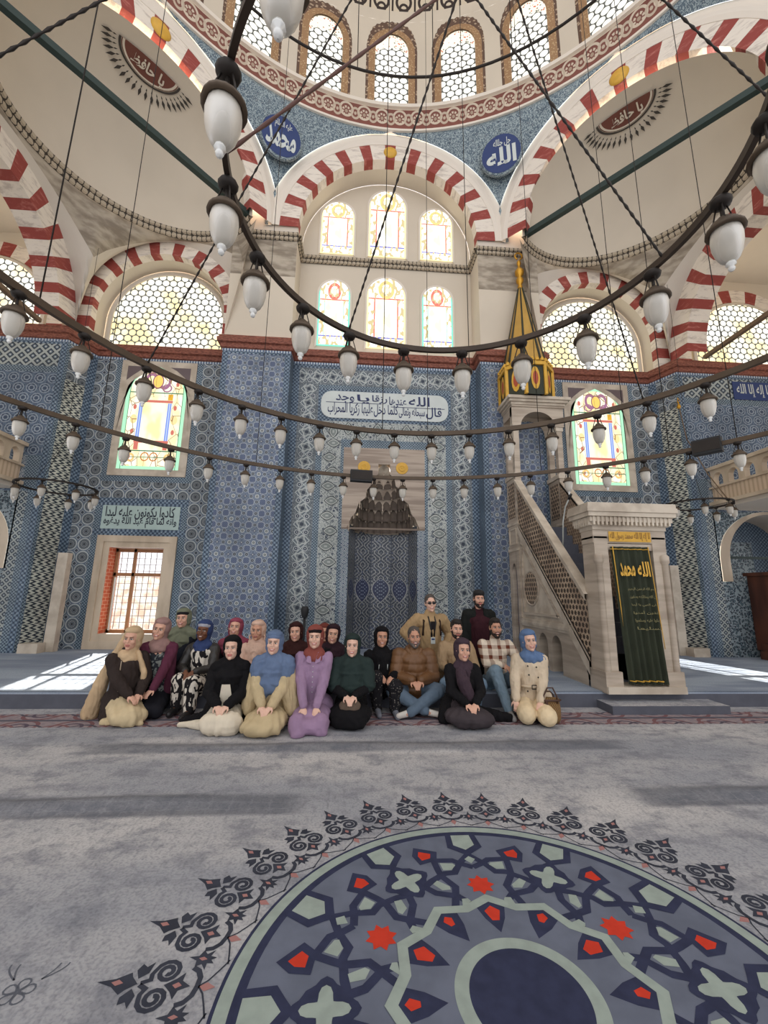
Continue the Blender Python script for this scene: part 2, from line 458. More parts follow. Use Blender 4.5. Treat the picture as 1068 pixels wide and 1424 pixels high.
def carpet_fn(b):
    n = b.noise(.55, 3, stretch=(.5, 1.5, 1)); n2 = b.noise(3.2, 5, stretch=(.8, 1.3, 1), rough=.7); n3 = b.noise(60, 3); n4 = b.noise(16, 3, stretch=(1.4, .7, 1))
    c = b.mix(n.ss(.34, .66), C(158, 160, 166), C(202, 199, 197))
    c = b.mix(n2.ss(.44, .68) * .75, c, C(128, 130, 138)); c = b.mix(n4.ss(.5, .72) * .35, c, C(104, 107, 116))
    X, Y, Z_ = b.obj()
    # darker bands across the carpet, small figures in the nearer ones
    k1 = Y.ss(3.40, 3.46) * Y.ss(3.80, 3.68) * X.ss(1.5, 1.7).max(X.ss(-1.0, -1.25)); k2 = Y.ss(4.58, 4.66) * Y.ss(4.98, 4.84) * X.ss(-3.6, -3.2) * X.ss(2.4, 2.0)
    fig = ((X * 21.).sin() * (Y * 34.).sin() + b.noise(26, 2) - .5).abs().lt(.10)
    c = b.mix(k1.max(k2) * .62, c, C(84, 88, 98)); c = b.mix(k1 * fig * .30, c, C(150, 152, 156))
    return b.mix(n3.ss(.42, .7) * .35, c, C(92, 94, 104))


def dais_fn(b):
    n = b.noise(1.1, 3, stretch=(.5, 1.6, 1)); n3 = b.noise(50, 2)
    c = b.mix(n.ss(.35, .65), C(132, 142, 158), C(164, 174, 186)); return b.mix(n3.ss(.45, .75) * .3, c, C(90, 104, 124))


def band_fn(b):
    x, y = cell(b.u, .62), cell(b.w, .46); r = hyp(x, y * .8); ph = (b.u * (2 * PI / .62)).sin() * .16
    c = b.mix(b.noise(18, 3).ss(.4, .6), C(158, 142, 142), C(138, 128, 134))
    c = b.mix((r - .36).abs().lt(.035), c, C(126, 92, 94)); c = b.mix((r - .2).abs().lt(.03), c, C(96, 84, 96))
    c = b.mix((y - ph).abs().lt(.04), c, C(130, 96, 98)); c = b.mix((y + ph).abs().lt(.035), c, C(86, 82, 92))
    return b.mix(y.abs().gt(.44), c, C(92, 92, 102))


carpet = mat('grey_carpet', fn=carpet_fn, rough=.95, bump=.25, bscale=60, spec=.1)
dais_carpet = mat('blue_grey_carpet', fn=dais_fn, rough=.95, bump=.25, bscale=60, spec=.1)
band_carpet = mat('carpet_border', fn=band_fn, rough=.95, spec=.1)
cnav = mat('carpet_navy', C(58, 62, 86), .95, spec=.1, vary=.2, vscale=14); csage = mat('carpet_sage', C(160, 172, 164), .95, spec=.1, vary=.14, vscale=14)
cred = mat('carpet_red', C(206, 66, 48), .95, spec=.1, vary=.12, vscale=14); cmed = mat('carpet_slate', C(112, 118, 134), .95, spec=.1, vary=.2, vscale=5)
cink = mat('carpet_dark_slate', C(66, 69, 80), .95, spec=.1, vary=.25, vscale=9); cpink = mat('carpet_pink', C(168, 122, 118), .95, spec=.1)

# ------------------------------------------------------------------ lit glass
def glass_hex(p, warm):
    def fn(b):
        row = (b.w / (p * .866)).floor().mod(2.)
        x = ((b.u / p) + row * .5).fract() - .5; y = cell(b.w, p * .866) * .866; r = hyp(x, y)
        k = b.noise(1.1, 2, 'UV').ss(.38, .62)
        lit = b.mix(k, C(255, 252, 240), warm)
        return b.mix(r.gt(.435), lit, (.10, .10, .09, 1))
    return fn


hexglass = mat('honeycomb_glass', fn=glass_hex(.205, C(255, 232, 168)), emit=1.35)
hexglass_d = mat('honeycomb_glass_dome', fn=glass_hex(.24, C(255, 250, 238)), emit=1.35)


def stained_fn(kind):
    """uv 0..1 over the window; a bright middle panel, coloured borders, lead lines"""
    def fn(b):
        u, w = b.u, b.w; x = u - .5; ax = x.abs()
        v = b.vor(9.5); n = b.noise(4, 2, 'UV')
        Wt = C(255, 254, 248); Y_ = C(255, 242, 196); G = C(176, 236, 196) if kind != 'amber' else C(232, 222, 170); R_ = C(206, 118, 104); Bc = C(128, 152, 226); P_ = C(160, 112, 140); O = C(240, 196, 128)
        c = b.mix(n.ss(.4, .6), Wt, Y_)
        if kind == 'big':
            c = b.mix(n.ss(.40, .62), C(255, 250, 226), C(253, 236, 176))
            led = b.edge(7.5)
            c = b.mix(ax.gt(.20), c, b.mix(n.ss(.42, .6), C(255, 250, 232), C(255, 238, 186)))
            c = b.mix(hyp((ax - .33) * 1.3, ((w * 4.2).fract() - .5) * .34).lt(.035), c, R_)
            c = b.mix(hyp((ax - .33) * 1.0, ((w * 2.1 + .5).fract() - .5) * .6 ).lt(.055), c, C(250, 222, 160))
            col = (ax - .235).abs().lt(.030).min(w.gt(.27)).min(w.lt(.64)); c = b.mix(col, c, Bc); c = b.mix(col.min((ax - .235).abs().lt(.008)), c, C(190, 208, 250))
            c = b.mix((w - .655).abs().lt(.012).min(ax.lt(.28)), c, R_); c = b.mix((w - .262).abs().lt(.012).min(ax.lt(.28)), c, R_)
            c = b.mix((ax - .235).abs().lt(.04).min((w - .70).abs().lt(.03)), c, C(222, 170, 60)); c = b.mix((ax - .235).abs().lt(.035).min((w - .22).abs().lt(.035)), c, R_)
            rt = hyp(x, (w - .855) * 1.25); c = b.mix((hyp(ax - .11, (w - .86) * 1.25) - .085).abs().lt(.022), c, P_); c = b.mix(rt.lt(.085), c, C(248, 206, 110)); c = b.mix((rt - .085).abs().lt(.008), c, C(140, 90, 110))
            c = b.mix((hyp(ax - .16, (w - .79) * 2) - .07).abs().lt(.012), c, P_)
            c = b.mix((hyp(ax - .07, (w - .12) * 1.6) - .06).abs().lt(.008), c, C(200, 120, 50)); c = b.mix((hyp(ax - .30, (w - .11) * 1.6) - .05).abs().lt(.016), c, O)
            c = b.mix(led.lt(.018).min(ax.gt(.275).max(w.gt(.70)).max(w.lt(.17))), c, C(150, 116, 78))
            lead = (w - .74).abs().lt(.005).max((w - .175).abs().lt(.005)).max((w - .115).abs().lt(.003)); c = b.mix(lead, c, C(60, 120, 90))
            c = b.mix(ax.gt(.44).max(w.lt(.03)), c, G); arch = hyp(x, (w - .74) * 1.9).gt(.44).min(w.gt(.74)); c = b.mix(arch, c, G)
            c = b.mix((ax - .438).abs().lt(.005), c, C(70, 130, 100))
        else:
            bor = ax.gt(.30).max(w.lt(.16)).max(w.gt(.70))
            cc = b.mix(v.lt(.30), Wt, Y_); cc = b.mix(v.lt(.20), cc, G); cc = b.mix(v.lt(.11), cc, C(214, 120, 110))
            c = b.mix(bor, c, cc)
            c = b.mix((ax - .30).abs().lt(.018).min(w.gt(.14)).min(w.lt(.70)), c, R_ if kind != 'green' else G); c = b.mix((w - .70).abs().lt(.01), c, R_); c = b.mix((w - .15).abs().lt(.01), c, C(120, 120, 190))
            rr = hyp(x, (w - .83) * 1.6); c = b.mix((rr - .17).abs().lt(.04), c, O if kind != 'green' else R_); c = b.mix(rr.lt(.09), c, Y_)
            edge = b.vor(14.); c = b.mix(bor.min(edge.gt(.62)), c, C(196, 180, 136))
            c = b.mix(ax.gt(.455).max(w.lt(.02)), c, C(120, 214, 190) if kind == 'green' else C(238, 222, 170))
        return c
    return fn


stained = {k: mat('stained_glass_' + k, fn=stained_fn(k), emit=1.05 if k == 'big' else 1.4) for k in ('big', 'amber', 'green')}
floral_glass = mat('painted_glass', fn=lambda b: b.mix(b.vor(11., 'UV').lt(.28), C(255, 246, 224), b.mix(b.noise(9, 1, 'UV').gt(.5), C(206, 96, 70), C(120, 120, 110))), emit=1.1)
# ------------------------------------------------------------------ setting
AX = -0.08
HP = .22            # height of the dais by the qibla wall
YE = 6.25           # dais edge
YM, YP, YB = 10.15, 9.70, 10.40   # mihrab recess, pier fronts, window bays
ZT, ZC = 7.60, 7.95               # tile top, cornice top
DC = Vec((AX, 2.05, 0)); RD = 7.62

# floor: carpet, dais, border band
fl = MB()
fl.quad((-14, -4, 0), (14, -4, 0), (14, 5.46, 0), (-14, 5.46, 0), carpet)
fl.quad((-14, 5.46, 0), (14, 5.46, 0), (14, 6.0, 0), (-14, 6.0, 0), band_carpet, [(-14, -.23), (14, -.23), (14, .23), (-14, .23)])
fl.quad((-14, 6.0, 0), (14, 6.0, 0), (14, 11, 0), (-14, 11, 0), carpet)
# medallion woven into the carpet
MC = Vec((0, 1.96))
def pp(a, r, z): a = math.radians(a); return (MC.x + r * math.sin(a), MC.y + r * math.cos(a), z)
def ring(r0, r1, z, m, n=160, a0=-180, a1=180):
    for i in range(n):
        A, Bq = a0 + (a1 - a0) * i / n, a0 + (a1 - a0) * (i + 1) / n
        fl.quad(pp(A, r1, z), pp(A, r0, z), pp(Bq, r0, z), pp(Bq, r1, z), m)
def disc(r, z, m, n=96): fl.poly([pp(-360 * i / n, r, z) for i in range(n)], m)
def stroke(pts, w, z, m, closed=False):
    P = [Vec(p) for p in pts]; n = len(P); L = []; R_ = []
    for i in range(n):
        if closed: a, b_ = P[i - 1], P[(i + 1) % n]; d0, d1 = (P[i] - a).normalized(), (b_ - P[i]).normalized()
        else: d0 = (P[i] - P[max(i - 1, 0)]); d1 = P[min(i + 1, n - 1)] - P[i]; d0 = (d0 if d0.length > 0 else d1).normalized(); d1 = (d1 if d1.length > 0 else d0).normalized()
        t = (d0 + d1).normalized(); k = w / 2 / max(.35, t.dot(d0)); nn = Vec((-t.y, t.x)) * k
        L.append(P[i] + nn); R_.append(P[i] - nn)
    for i in range(n if closed else n - 1):
        j = (i + 1) % n
        fl.quad((R_[i].x, R_[i].y, z), (R_[j].x, R_[j].y, z), (L[j].x, L[j].y, z), (L[i].x, L[i].y, z), m)
def loc(a, R, pts):
    """points (x across, y outward) in the frame at polar (a,R)"""
    a = math.radians(a); o = Vec((MC.x + R * math.sin(a), MC.y + R * math.cos(a))); ey = Vec((math.sin(a), math.cos(a))); ex = Vec((math.cos(a), -math.sin(a)))
    return [o + ex * p[0] + ey * p[1] for p in pts]
def fill(pts, z, m):
    A = sum(pts[i].x * pts[(i + 1) % len(pts)].y - pts[(i + 1) % len(pts)].x * pts[i].y for i in range(len(pts)))
    if A < 0: pts = pts[::-1]
    fl.poly([(p.x, p.y, z) for p in pts], m)
disc(1.262, .0010, cnav); ring(1.19, 1.246, .0016, csage); disc(1.19, .0016, cnav); disc(1.150, .0022, cmed)
zs = .0030
def sect(deg, pts):                      # points with y outward along the given bearing
    a = math.radians(deg); ey = Vec((math.sin(a), math.cos(a))); ex = Vec((math.cos(a), -math.sin(a)))
    return [MC + ex * p[0] + ey * p[1] for p in pts]
def mir(pts): return [(-x, y) for x, y in pts]
def grow(pts, k):
    cx, cy = sum(p[0] for p in pts) / len(pts), sum(p[1] for p in pts) / len(pts); return [(cx + (x - cx) * k, cy + (y - cy) * k) for x, y in pts]
SW = .040
T1 = [(0, .940), (.03, .905), (.072, .858), (.10, .81), (.120, .775), (.18, .769), (.27, .707), (.325, .655), (.360, .624)]
T2 = [(.225, .885), (.215, .80), (.205, .745), (.145, .655), (.160, .59), (.190, .47)]
T3 = [(.24, .888), (.11, .886), (.065, .852), (0, .818)]
T4 = [(.345, .66), (.31, .655), (.262, .612), (.15, .585), (.085, .515)]
T5 = [(.12, .775), (.165, .735), (.235, .745), (.29, .80), (.285, .86)]
kite = [(.332, 1.018), (.189, .972), (.205, .888), (.313, .848), (.350, .934)]
for k in range(6):                       # star knots every 60 degrees, four-lobed crosses between
    a = 60 * k
    for i, T_ in enumerate((T1, T2, T3, T4)):
        for j, q in enumerate((T_, mir(T_))): stroke(sect(a, q), SW, zs + .00006 * (2 * i + j), cnav)
    for W_ in ([(-.033, .892), (0, .922), (.033, .892), (0, .852)],):
        fill(sect(a, W_), zs + .0007, csage)
    for W_ in ([(.198, .866), (.112, .858), (.098, .838), (.135, .792), (.188, .792)], [(.240, .715), (.272, .684), (.225, .628), (.172, .632), (.172, .660)], [(.135, .565), (.10, .568), (.085, .545), (.145, .50)]):
        for q in (W_, mir(W_)): fill(sect(a, grow(q, .9)), zs + .0007, csage)
    fill(loc(a, .668, [((.078 if i % 2 == 0 else .052) * math.sin(PI * i / 8), (.078 if i % 2 == 0 else .052) * math.cos(PI * i / 8)) for i in range(16)]), zs + .0007, cred)
    for q in (kite, mir(kite)):
        fill(sect(a, q), zs + .0008, cnav); fill(sect(a, grow(q, .50)), zs + .0012, cred)
    cr = []
    for i in range(32):
        t_ = 2 * PI * i / 32; rr = .066 + .026 * math.cos(4 * t_); cr.append((rr * math.sin(t_) * 1.12, rr * math.cos(t_) * 1.12))
    oc8 = []
    for i in range(32):
        t_ = 2 * PI * i / 32; rr = .122 + .014 * math.cos(4 * t_) + .008 * math.cos(8 * t_); oc8.append((rr * math.sin(t_), rr * math.cos(t_)))
    fill(loc(a + 30, .82, oc8), zs + .0009, cnav); fill(loc(a + 30, .82, cr), zs + .0013, csage)
    for e in (0, 30):                    # pale pentagons under the rim
        po = [(-.10, 1.155), (.10, 1.155), (.112, 1.01), (.05, .965), (0, .925), (-.05, .965), (-.112, 1.01)]; pi_ = [(-.062, 1.145), (.062, 1.145), (.068, 1.035), (0, .985), (-.068, 1.035)]
        if e: po = [(x, y + .012) for x, y in po]; pi_ = [(x, y + .005) for x, y in pi_]
        fill(sect(a + e, po), zs + .0010, cnav); fill(sect(a + e, pi_), zs + .0014, csage)
# inner rosette
pts = []
for i in range(24):
    r_ = .560 if i % 2 == 0 else .505
    pts.append(Vec(pp(15 * i, r_, 0)[:2]))
fill(pts, zs + .0020, cmed)
for i in range(12):
    a = 30 * i
    kk = .66 if i % 2 else 1.0
    fill(loc(a, .45, [(-.075, .05), (0, .09), (.075, .05), (.050, -.03), (0, -.118), (-.050, -.03)]), zs + .0024, cnav); fill(loc(a, .455 + .02 * (i % 2), [(x * kk, y * kk) for x, y in [(-.040, .015), (0, .05), (.040, .015), (.018, -.048), (-.018, -.048)]]), zs + .0028, cred)
stroke(pts, .048, zs + .0032, csage, True)
ring(.238, .300, zs + .0026, csage); disc(.24, zs + .0028, cnav)
# palmettes round the rim
def spiral(cx, cy, r0, turns, sg, n=18): return [(cx + sg * (r0 * (1 - i / n * .75)) * math.cos(turns * 2 * PI * i / n - .6), cy + (r0 * (1 - i / n * .75)) * math.sin(turns * 2 * PI * i / n - .6)) for i in range(n + 1)]
NP = 34
for k in range(NP):
    a = 360 * k / NP + .1
    if abs((a + 180) % 360 - 180) > 120: continue
    R = 1.38
    fill(loc(a, R, [(0, .395), (.018, .325), (.050, .275), (.030, .262), (0, .225), (-.030, .262), (-.050, .275), (-.018, .325)]), .0012, cink)
    fill(loc(a, R, [(0, .115), (.030, .075), (.060, .050), (.022, .046), (0, .005), (-.022, .046), (-.060, .050), (-.030, .075)]), .0012, cink)
    for sg in (-1, 1):
        fill(loc(a, R, [(sg * x, y) for x, y in [(.022, .235), (.060, .262), (.092, .252), (.078, .228), (.104, .205), (.050, .205)]]), .0013, cink)
        sp = [(sg * .004, .215), (sg * .020, .180), (sg * .045, .188)]
        for q in range(22):
            t_ = q / 21; an = PI * .5 - t_ * 3.6 * PI; rr = .056 * (1 - t_ * .80); sp.append((sg * (.060 + rr * math.cos(an) * 1.0), .128 + rr * math.sin(an)))
        stroke(loc(a, R, sp), .019, .0013, cink)
        stroke(loc(a, R, [(0, -.024), (sg * .040, -.020), (sg * .070, .000), (sg * .084, .030)]), .022, .0012, cink)
        stroke(loc(a, R, [(0, -.03), (sg * .03, -.06), (sg * .075, -.085), (sg * .128, -.112)]), .007, .0012, cink)
    fill(loc(a, R, [(0, .335), (.014, .31), (0, .285), (-.014, .31)]), .0020, cpink); fill(loc(a, R, [(0, .08), (.014, .06), (0, .04), (-.014, .06)]), .0020, cpink)
    fill(loc(a, R, [(.02, -.06), (0, -.10), (-.02, -.06), (0, -.03)]), .0012, cpink)
    h = a + 180 / NP
    sm = [(x * .85, y * .9 + .012) for x, y in [(0, .115), (.014, .07), (.05, .06), (.03, .035), (.06, .005), (.022, .012), (.018, -.02), (0, 0), (-.018, -.02), (-.022, .012), (-.06, .005), (-.03, .035), (-.05, .06), (-.014, .07)]]
    fill(loc(h, 1.345, sm), .0012, cink); fill(loc(h, 1.345, [(0, .07), (.010, .05), (0, .03), (-.010, .05)]), .0018, cpink)
def rosebud(px, py, sz):
    p = atZ(px, py, 0); f0 = Vec((p.x, p.y))
    for i in range(5):
        a = 2 * PI * i / 5; stroke([f0 + Vec((math.sin(a + .55 * math.sin(t)) * (.55 - .45 * math.cos(t)), math.cos(a + .55 * math.sin(t)) * (.55 - .45 * math.cos(t)))) * sz for t in [2 * PI * q / 14 for q in range(14)]], .007, .0010, cline, True)
    for q in (-1, 1): stroke([f0 + Vec((q * sz * (.9 + .5 * math.sin(t)), sz * (.9 + .8 * t))) for t in [k / 7 * 1.6 for k in range(8)]], .007, .0010, cline); stroke([f0 + Vec((q * sz * (.9 + 1.1 * math.sin(t)), sz * (.9 + .8 * t))) for t in [k / 7 * 1.6 for k in range(8)]], .007, .0010, cline)
cline = mat('carpet_fine_line', C(98, 101, 110), .95, spec=.1)
rosebud(24, 1380, .06)
struct(fl.build('floor'))

# low ripples in the carpet
def ripple(x0, x1, y, w, h):
    m = MB(); R_ = []
    N = 24
    for i in range(N + 1):
        x = x0 + (x1 - x0) * i / N; k = min(1, 4 * min(i, N - i) / N) ; yy = y + .03 * math.sin(i * .7)
        R_.append([(x, yy - w / 2 + w * j / 12, .0005 + h * k * (.5 - .5 * math.cos(2 * PI * j / 12))) for j in range(13)])
    m.loft(R_, carpet); return struct(m.build('carpet_ripple'))
ripple(-7, -1.25, 3.62, .30, .035); ripple(1.55, 7, 3.62, .34, .035); ripple(-3.6, 2.2, 4.75, .34, .028)

# dais
d = MB()
d.quad((-14, YE, HP), (14, YE, HP), (14, 11, HP), (-14, 11, HP), dais_carpet)
R_ = [[(-14 + 28 * i / 1, YE + .035 * (1 - math.cos(a)) - .0, HP - .035 + .035 * math.sin(a)) for i in range(2)] for a in (0, .5, 1., PI / 2)]
d.loft([R_[k] for k in (3, 2, 1, 0)], dais_carpet, smooth=False); d.quad((-14, YE, 0), (14, YE, 0), (14, YE, HP - .035), (-14, YE, HP - .035), carpet_dark)
struct(d.build('floor_dais'))

# ------------------------------------------------------------------ tiled qibla wall
w = MB(); t = MT
def W(x0, x1, z0, z1, Y, m, uo=None, vert=True): w.wall(AX + x0, AX + x1, z0, z1, Y, t[m] if isinstance(m, str) else m, None if uo is None else (AX + uo[0], uo[1]), vert)
Z0 = HP
W(-2.45, 2.45, 7.42, ZT, YM, 'border'); W(-2.27, 2.27, 6.95, 7.42, YM, 'star', vert=False); W(-1.75, 1.75, 6.84, 6.95, YM, 'border2')
W(-1.75, 1.75, 5.95, 6.84, YM, 'border', (0, 0)); W(-1.60, 1.60, 5.46, 5.95, YM, 'leaf', vert=False)
W(-1.12, 1.12, 5.24, 5.46, YM, 'border2'); W(-1.12, -1.04, 3.17, 5.24, YM, 'border2'); W(1.04, 1.12, 3.17, 5.24, YM, 'border2')
for s in (-1, 1):
    def ws(a, b, z0, z1, m, Y=YM): x0, x1 = sorted((s * a, s * b)); W(x0, x1, z0, z1, Y, m)
    ws(2.27, 2.45, Z0, 7.42, 'border'); ws(1.75, 2.27, Z0, 6.95, 'star'); ws(1.60, 1.75, Z0, 5.95, 'border2'); ws(1.12, 1.60, Z0, 5.46, 'leaf'); ws(1.04, 1.12, Z0, 3.17, 'border2'); ws(.85, 1.04, Z0, 3.17, 'jamb')
    # recess side, pier
    A, B2 = (AX + s * 2.45, YP), (AX + s * 2.45, YM)
    for z0, z1 in ((Z0, ZT),): w.wallg(*((B2, A) if s > 0 else (A, B2)), z0, z1, t['border'])
    ws(2.45, 2.60, Z0, ZT, 'border', YP); ws(4.0, 4.15, Z0, ZT, 'border', YP); ws(2.60, 4.0, 7.45, ZT, 'border', YP); ws(2.60, 4.0, Z0, 7.45, 'pier', YP)
    A, B2 = (AX + s * 4.15, YP), (AX + s * 4.15, YB)
    w.wallg(*((A, B2) if s > 0 else (B2, A)), Z0, ZT, t['border'])
    # window bay: rosettes round three framed openings
    c = 5.95
    def bay(a, b, z0, z1, m='rosette'): x0, x1 = sorted((s * a, s * b)); W(x0, x1, z0, z1, YB, m, (s * c + .155, 0))
    bay(4.15, c - 1.10, Z0, ZT); bay(c + 1.10, 7.55, Z0, ZT)
    for z0, z1, hw in ((4.37, 7.50, .95), (3.0, 3.63, .96), (Z0, 2.86, .93)):
        for q in (-1, 1):
            x0, x1 = sorted((s * c + q * hw, s * c + q * 1.10)); W(x0, x1, z0, z1, YB, 'border2')
    W(s * c - 1.10, s * c + 1.10, 7.5, ZT, YB, 'border2'); W(s * c - 1.10, s * c + 1.10, 4.22, 4.37, YB, 'border2')
    W(s * c - 1.10, s * c + 1.10, 3.80, 4.22, YB, 'rosette', (s * c + .155, 0)); W(s * c - 1.10, s * c + 1.10, 3.63, 3.80, YB, 'border'); W(s * c - 1.10, s * c + 1.10, 2.86, 3.0, YB, 'border'); W(s * c - .96, s * c + .96, 3.0, 3.63, YB, 'border')
    # slanting jamb to the corner pier and the pier's face
    P0, P1 = (AX + s * 7.55, YB), (AX + s * 7.85, YP)
    mid = [(P0[0] + (P1[0] - P0[0]) * k, P0[1] + (P1[1] - P0[1]) * k) for k in (0, .28, .9, 1)]
    for k, m in enumerate(('border', 'zig', 'border2')):
        a, b = mid[k], mid[k + 1]; w.wallg(*((a, b) if s > 0 else (b, a)), Z0, 6.6 if m == 'zig' else ZT, t[m])
        if m == 'zig': w.wallg(*((a, b) if s > 0 else (b, a)), 6.6, ZT, t['rosette'])
    ws(7.85, 8.0, Z0, ZT, 'border', YP); ws(8.0, 8.14, Z0, 3.75, 'border2', YP); ws(8.14, 8.36, Z0, 3.75, 'trel', YP)
    ws(8.0, 8.30, 3.75, 4.6, 'border2', YP); ws(8.30, 8.5, 3.75, 4.6, 'jamb', YP); ws(8.0, 13.5, 7.45, ZT, 'border', YP); ws(8.0, 10.0, 6.85, 7.45, 'lattice', YP); ws(10.0, 13.5, 6.85, 7.45, 'border', YP); ws(8.0, 13.5, 6.7, 6.85, 'border2', YP); ws(8.0, 13.5, 4.6, 6.7, 'hex', YP); ws(8.5, 13.5, 3.75, 4.6, 'hex', YP)
    ws(8.36, 13.5, Z0, 2.0, 'floral', YP)
struct(w.build('wall_qibla'))

# arched recess in the corner pier, under the gallery
def arch_pts(cx, cz, r, leg, n=24, k=1.0):
    return [(cx + r, cz - leg)] + [(cx + r * math.cos(PI * i / n), cz + k * r * math.sin(PI * i / n)) for i in range(n + 1)] + [(cx - r, cz - leg)]
def snap(out, corners):
    for q in corners:
        i = min(range(len(out)), key=lambda k: (out[k][0] - q[0]) ** 2 + (out[k][1] - q[1]) ** 2); out[i] = q
def arch_wall(mb, pts, x0, x1, z0, z1, Y, m, uo=(0, 0), N=1):
    """rectangle minus arch outline (outline runs right foot -> over -> left foot); faces -Y"""
    n = len(pts); out = []
    for i, (x, z) in enumerate(pts):
        a = i / (n - 1)
        if a < .3: out.append((x1, z0 + (z1 - z0) * a / .3))
        elif a < .7: out.append((x1 + (x0 - x1) * (a - .3) / .4, z1))
        else: out.append((x0, z1 + (z0 - z1) * (a - .7) / .3))
    snap(out, [(x1, z1), (x0, z1)])
    for i in range(n - 1):
        q = [out[i], out[i + 1], pts[i + 1], pts[i]]
        mb.poly([(x, Y, z) for x, z in q], m, [(x - uo[0], z - uo[1]) for x, z in q])
def reveal(mb, pts, Y0, Y1, m):
    mb.loft([[(x, Y0, z) for x, z in pts], [(x, Y1, z) for x, z in pts]], m, smooth=False)
for s in (-1, 1):
    m = MB(); cx = AX + s * 9.85
    P = arch_pts(cx, 2.55, 1.22, .55, 24, .95); Po = arch_pts(cx, 2.55, 1.48, .55, 24, .83)
    arch_wall(m, Po, AX + s * 9.85 - 1.52, AX + s * 9.85 + 1.52, 2.0, 3.75, YP, t['floral'])
    x0, x1 = (cx + 1.52, AX + 13.5) if s > 0 else (AX - 13.5, cx - 1.52)
    m.wall(x0, x1, 2.0, 3.75, YP, t['floral'])
    m.loft([[(x, YP - .01, z) for x, z in Po], [(x, YP - .01, z) for x, z in P]], marble_w, smooth=False)
    reveal(m, P, YP - .01, YP + .9, plaster2)
    m.wall(cx - 1.3, cx + 1.3, 1.9, 3.9, YP + .9, t['border']); m.quad((cx - 1.3, YP - .01, 2.0), (cx + 1.3, YP - .01, 2.0), (cx + 1.3, YP + .9, 2.0), (cx - 1.3, YP + .9, 2.0), marble_w)
    m.wall(cx - .7 - s * .2, cx + .5 - s * .2, 2.0, 3.1, YP + .88, t['floral']); m.bar((cx - 1.2, YP + .3, 2.62), (cx + 1.2, YP + .3, 2.62), .05, .06, rod_green)
    struct(m.build('wall_recess'))

# brick cornice along the whole outline
prof = [(0, ZT - .02), (.05, ZT), (.06, ZT + .10), (.12, ZT + .12), (.13, ZT + .22), (.09, ZT + .26), (.09, ZC - .04), (.02, ZC)]
plan = [(-13.5, YP, 0, -1), (-7.85, YP, .35, -1), (-7.55, YB, .35, -1), (-4.15, YB, -1, -1), (-4.15, YP, -1, -1), (-2.45, YP, 1, -1), (-2.45, YM, 1, -1), (2.45, YM, -1, -1), (2.45, YP, -1, -1), (4.15, YP, 1, -1), (4.15, YB, 1, -1), (7.55, YB, -.35, -1), (7.85, YP, -.35, -1), (13.5, YP, 0, -1)]
m = MB()
m.loft([[(AX + x + dx * o, y + dy * o, z) for o, z in prof] for x, y, dx, dy in plan], brick, smooth=False)
struct(m.build('trim_1'))
m = MB()
def dent(p, q):
    L = math.hypot(q[0] - p[0], q[1] - p[1]); m.wallg(p, q, ZT - .08, ZT - .02, white_dent)
white_dent = mat('white_toothed_edge', fn=lambda b: b.mix((b.u * (2 * PI / .07)).sin().gt(0), C(190, 200, 206), C(76, 96, 130)), rough=.4)
pl2 = [(AX + x + dx * .006, y + dy * .006) for x, y, dx, dy in plan]
for a, b in zip(pl2, pl2[1:]): dent(a, b)
struct(m.build('trim_2'))

# ------------------------------------------------------------------ arches
def arch(mb, c, U, N, r0, r1, nv, depth, legs=0, nleg=0, proud=.0, stripe=.3, sub=4, a0=0., a1=PI, inner=plaster, first=0):
    """striped voussoirs on the face (N points at the viewer), a striped soffit edge, then a plain soffit"""
    c, U, N = Vec(c), Vec(U).normalized(), Vec(N).normalized(); Z = Vec((0, 0, 1))
    def P(a, r, dd): return c + U * (math.cos(a) * r) + Z * (math.sin(a) * r) + N * (proud - dd)
    WR = [.84 if (i + first) % 2 == 0 else 1.17 for i in range(nv)]; TW = sum(WR)
    def wv(i, f): return (sum(WR[:i]) + WR[i] * f) / TW
    for i in range(nv):
        mm = vred if (i + first) % 2 == 0 else vwhite
        for k in range(sub):
            a, b = a0 + (a1 - a0) * wv(i, k / sub), a0 + (a1 - a0) * wv(i, (k + 1) / sub)
            mb.quad(P(a, r0, 0), P(a, r1, 0), P(b, r1, 0), P(b, r0, 0), mm)
            mb.quad(P(a, r0, 0), P(b, r0, 0), P(b, r0, stripe), P(a, r0, stripe), mm)
            mb.quad(P(a, r0, stripe), P(b, r0, stripe), P(b, r0, depth), P(a, r0, depth), inner)
    for s in (1, -1):
        for i in range(nleg):
            h0, h1 = -legs * i / nleg, -legs * (i + 1) / nleg; mm = vwhite if (i + first) % 2 == 0 else vred
            def Q(r, h, dd): return c + U * (s * r) + Z * h + N * (proud - dd)
            for q in ((Q(r0, h0, 0), Q(r1, h0, 0), Q(r1, h1, 0), Q(r0, h1, 0)), (Q(r0, h0, 0), Q(r0, h1, 0), Q(r0, h1, stripe), Q(r0, h0, stripe))): mb.quad(*q, mm)
            mb.quad(Q(r0, h0, stripe), Q(r0, h1, stripe), Q(r0, h1, depth), Q(r0, h0, depth), inner)
def molding(mb, c, U, N, r0, r1, mm, out=.05, n=40):
    c, U, N = Vec(c), Vec(U).normalized(), Vec(N).normalized(); Z = Vec((0, 0, 1))
    rings = []
    for i in range(n + 1):
        a = PI * i / n; d_ = U * math.cos(a) + Z * math.sin(a)
        rings.append([c + d_ * r + N * o for r, o in ((r0, 0), (r0, out), ((r0 + r1) / 2, out * 1.6), (r1, out), (r1, 0))])
    mb.loft(rings, mm, smooth=False)

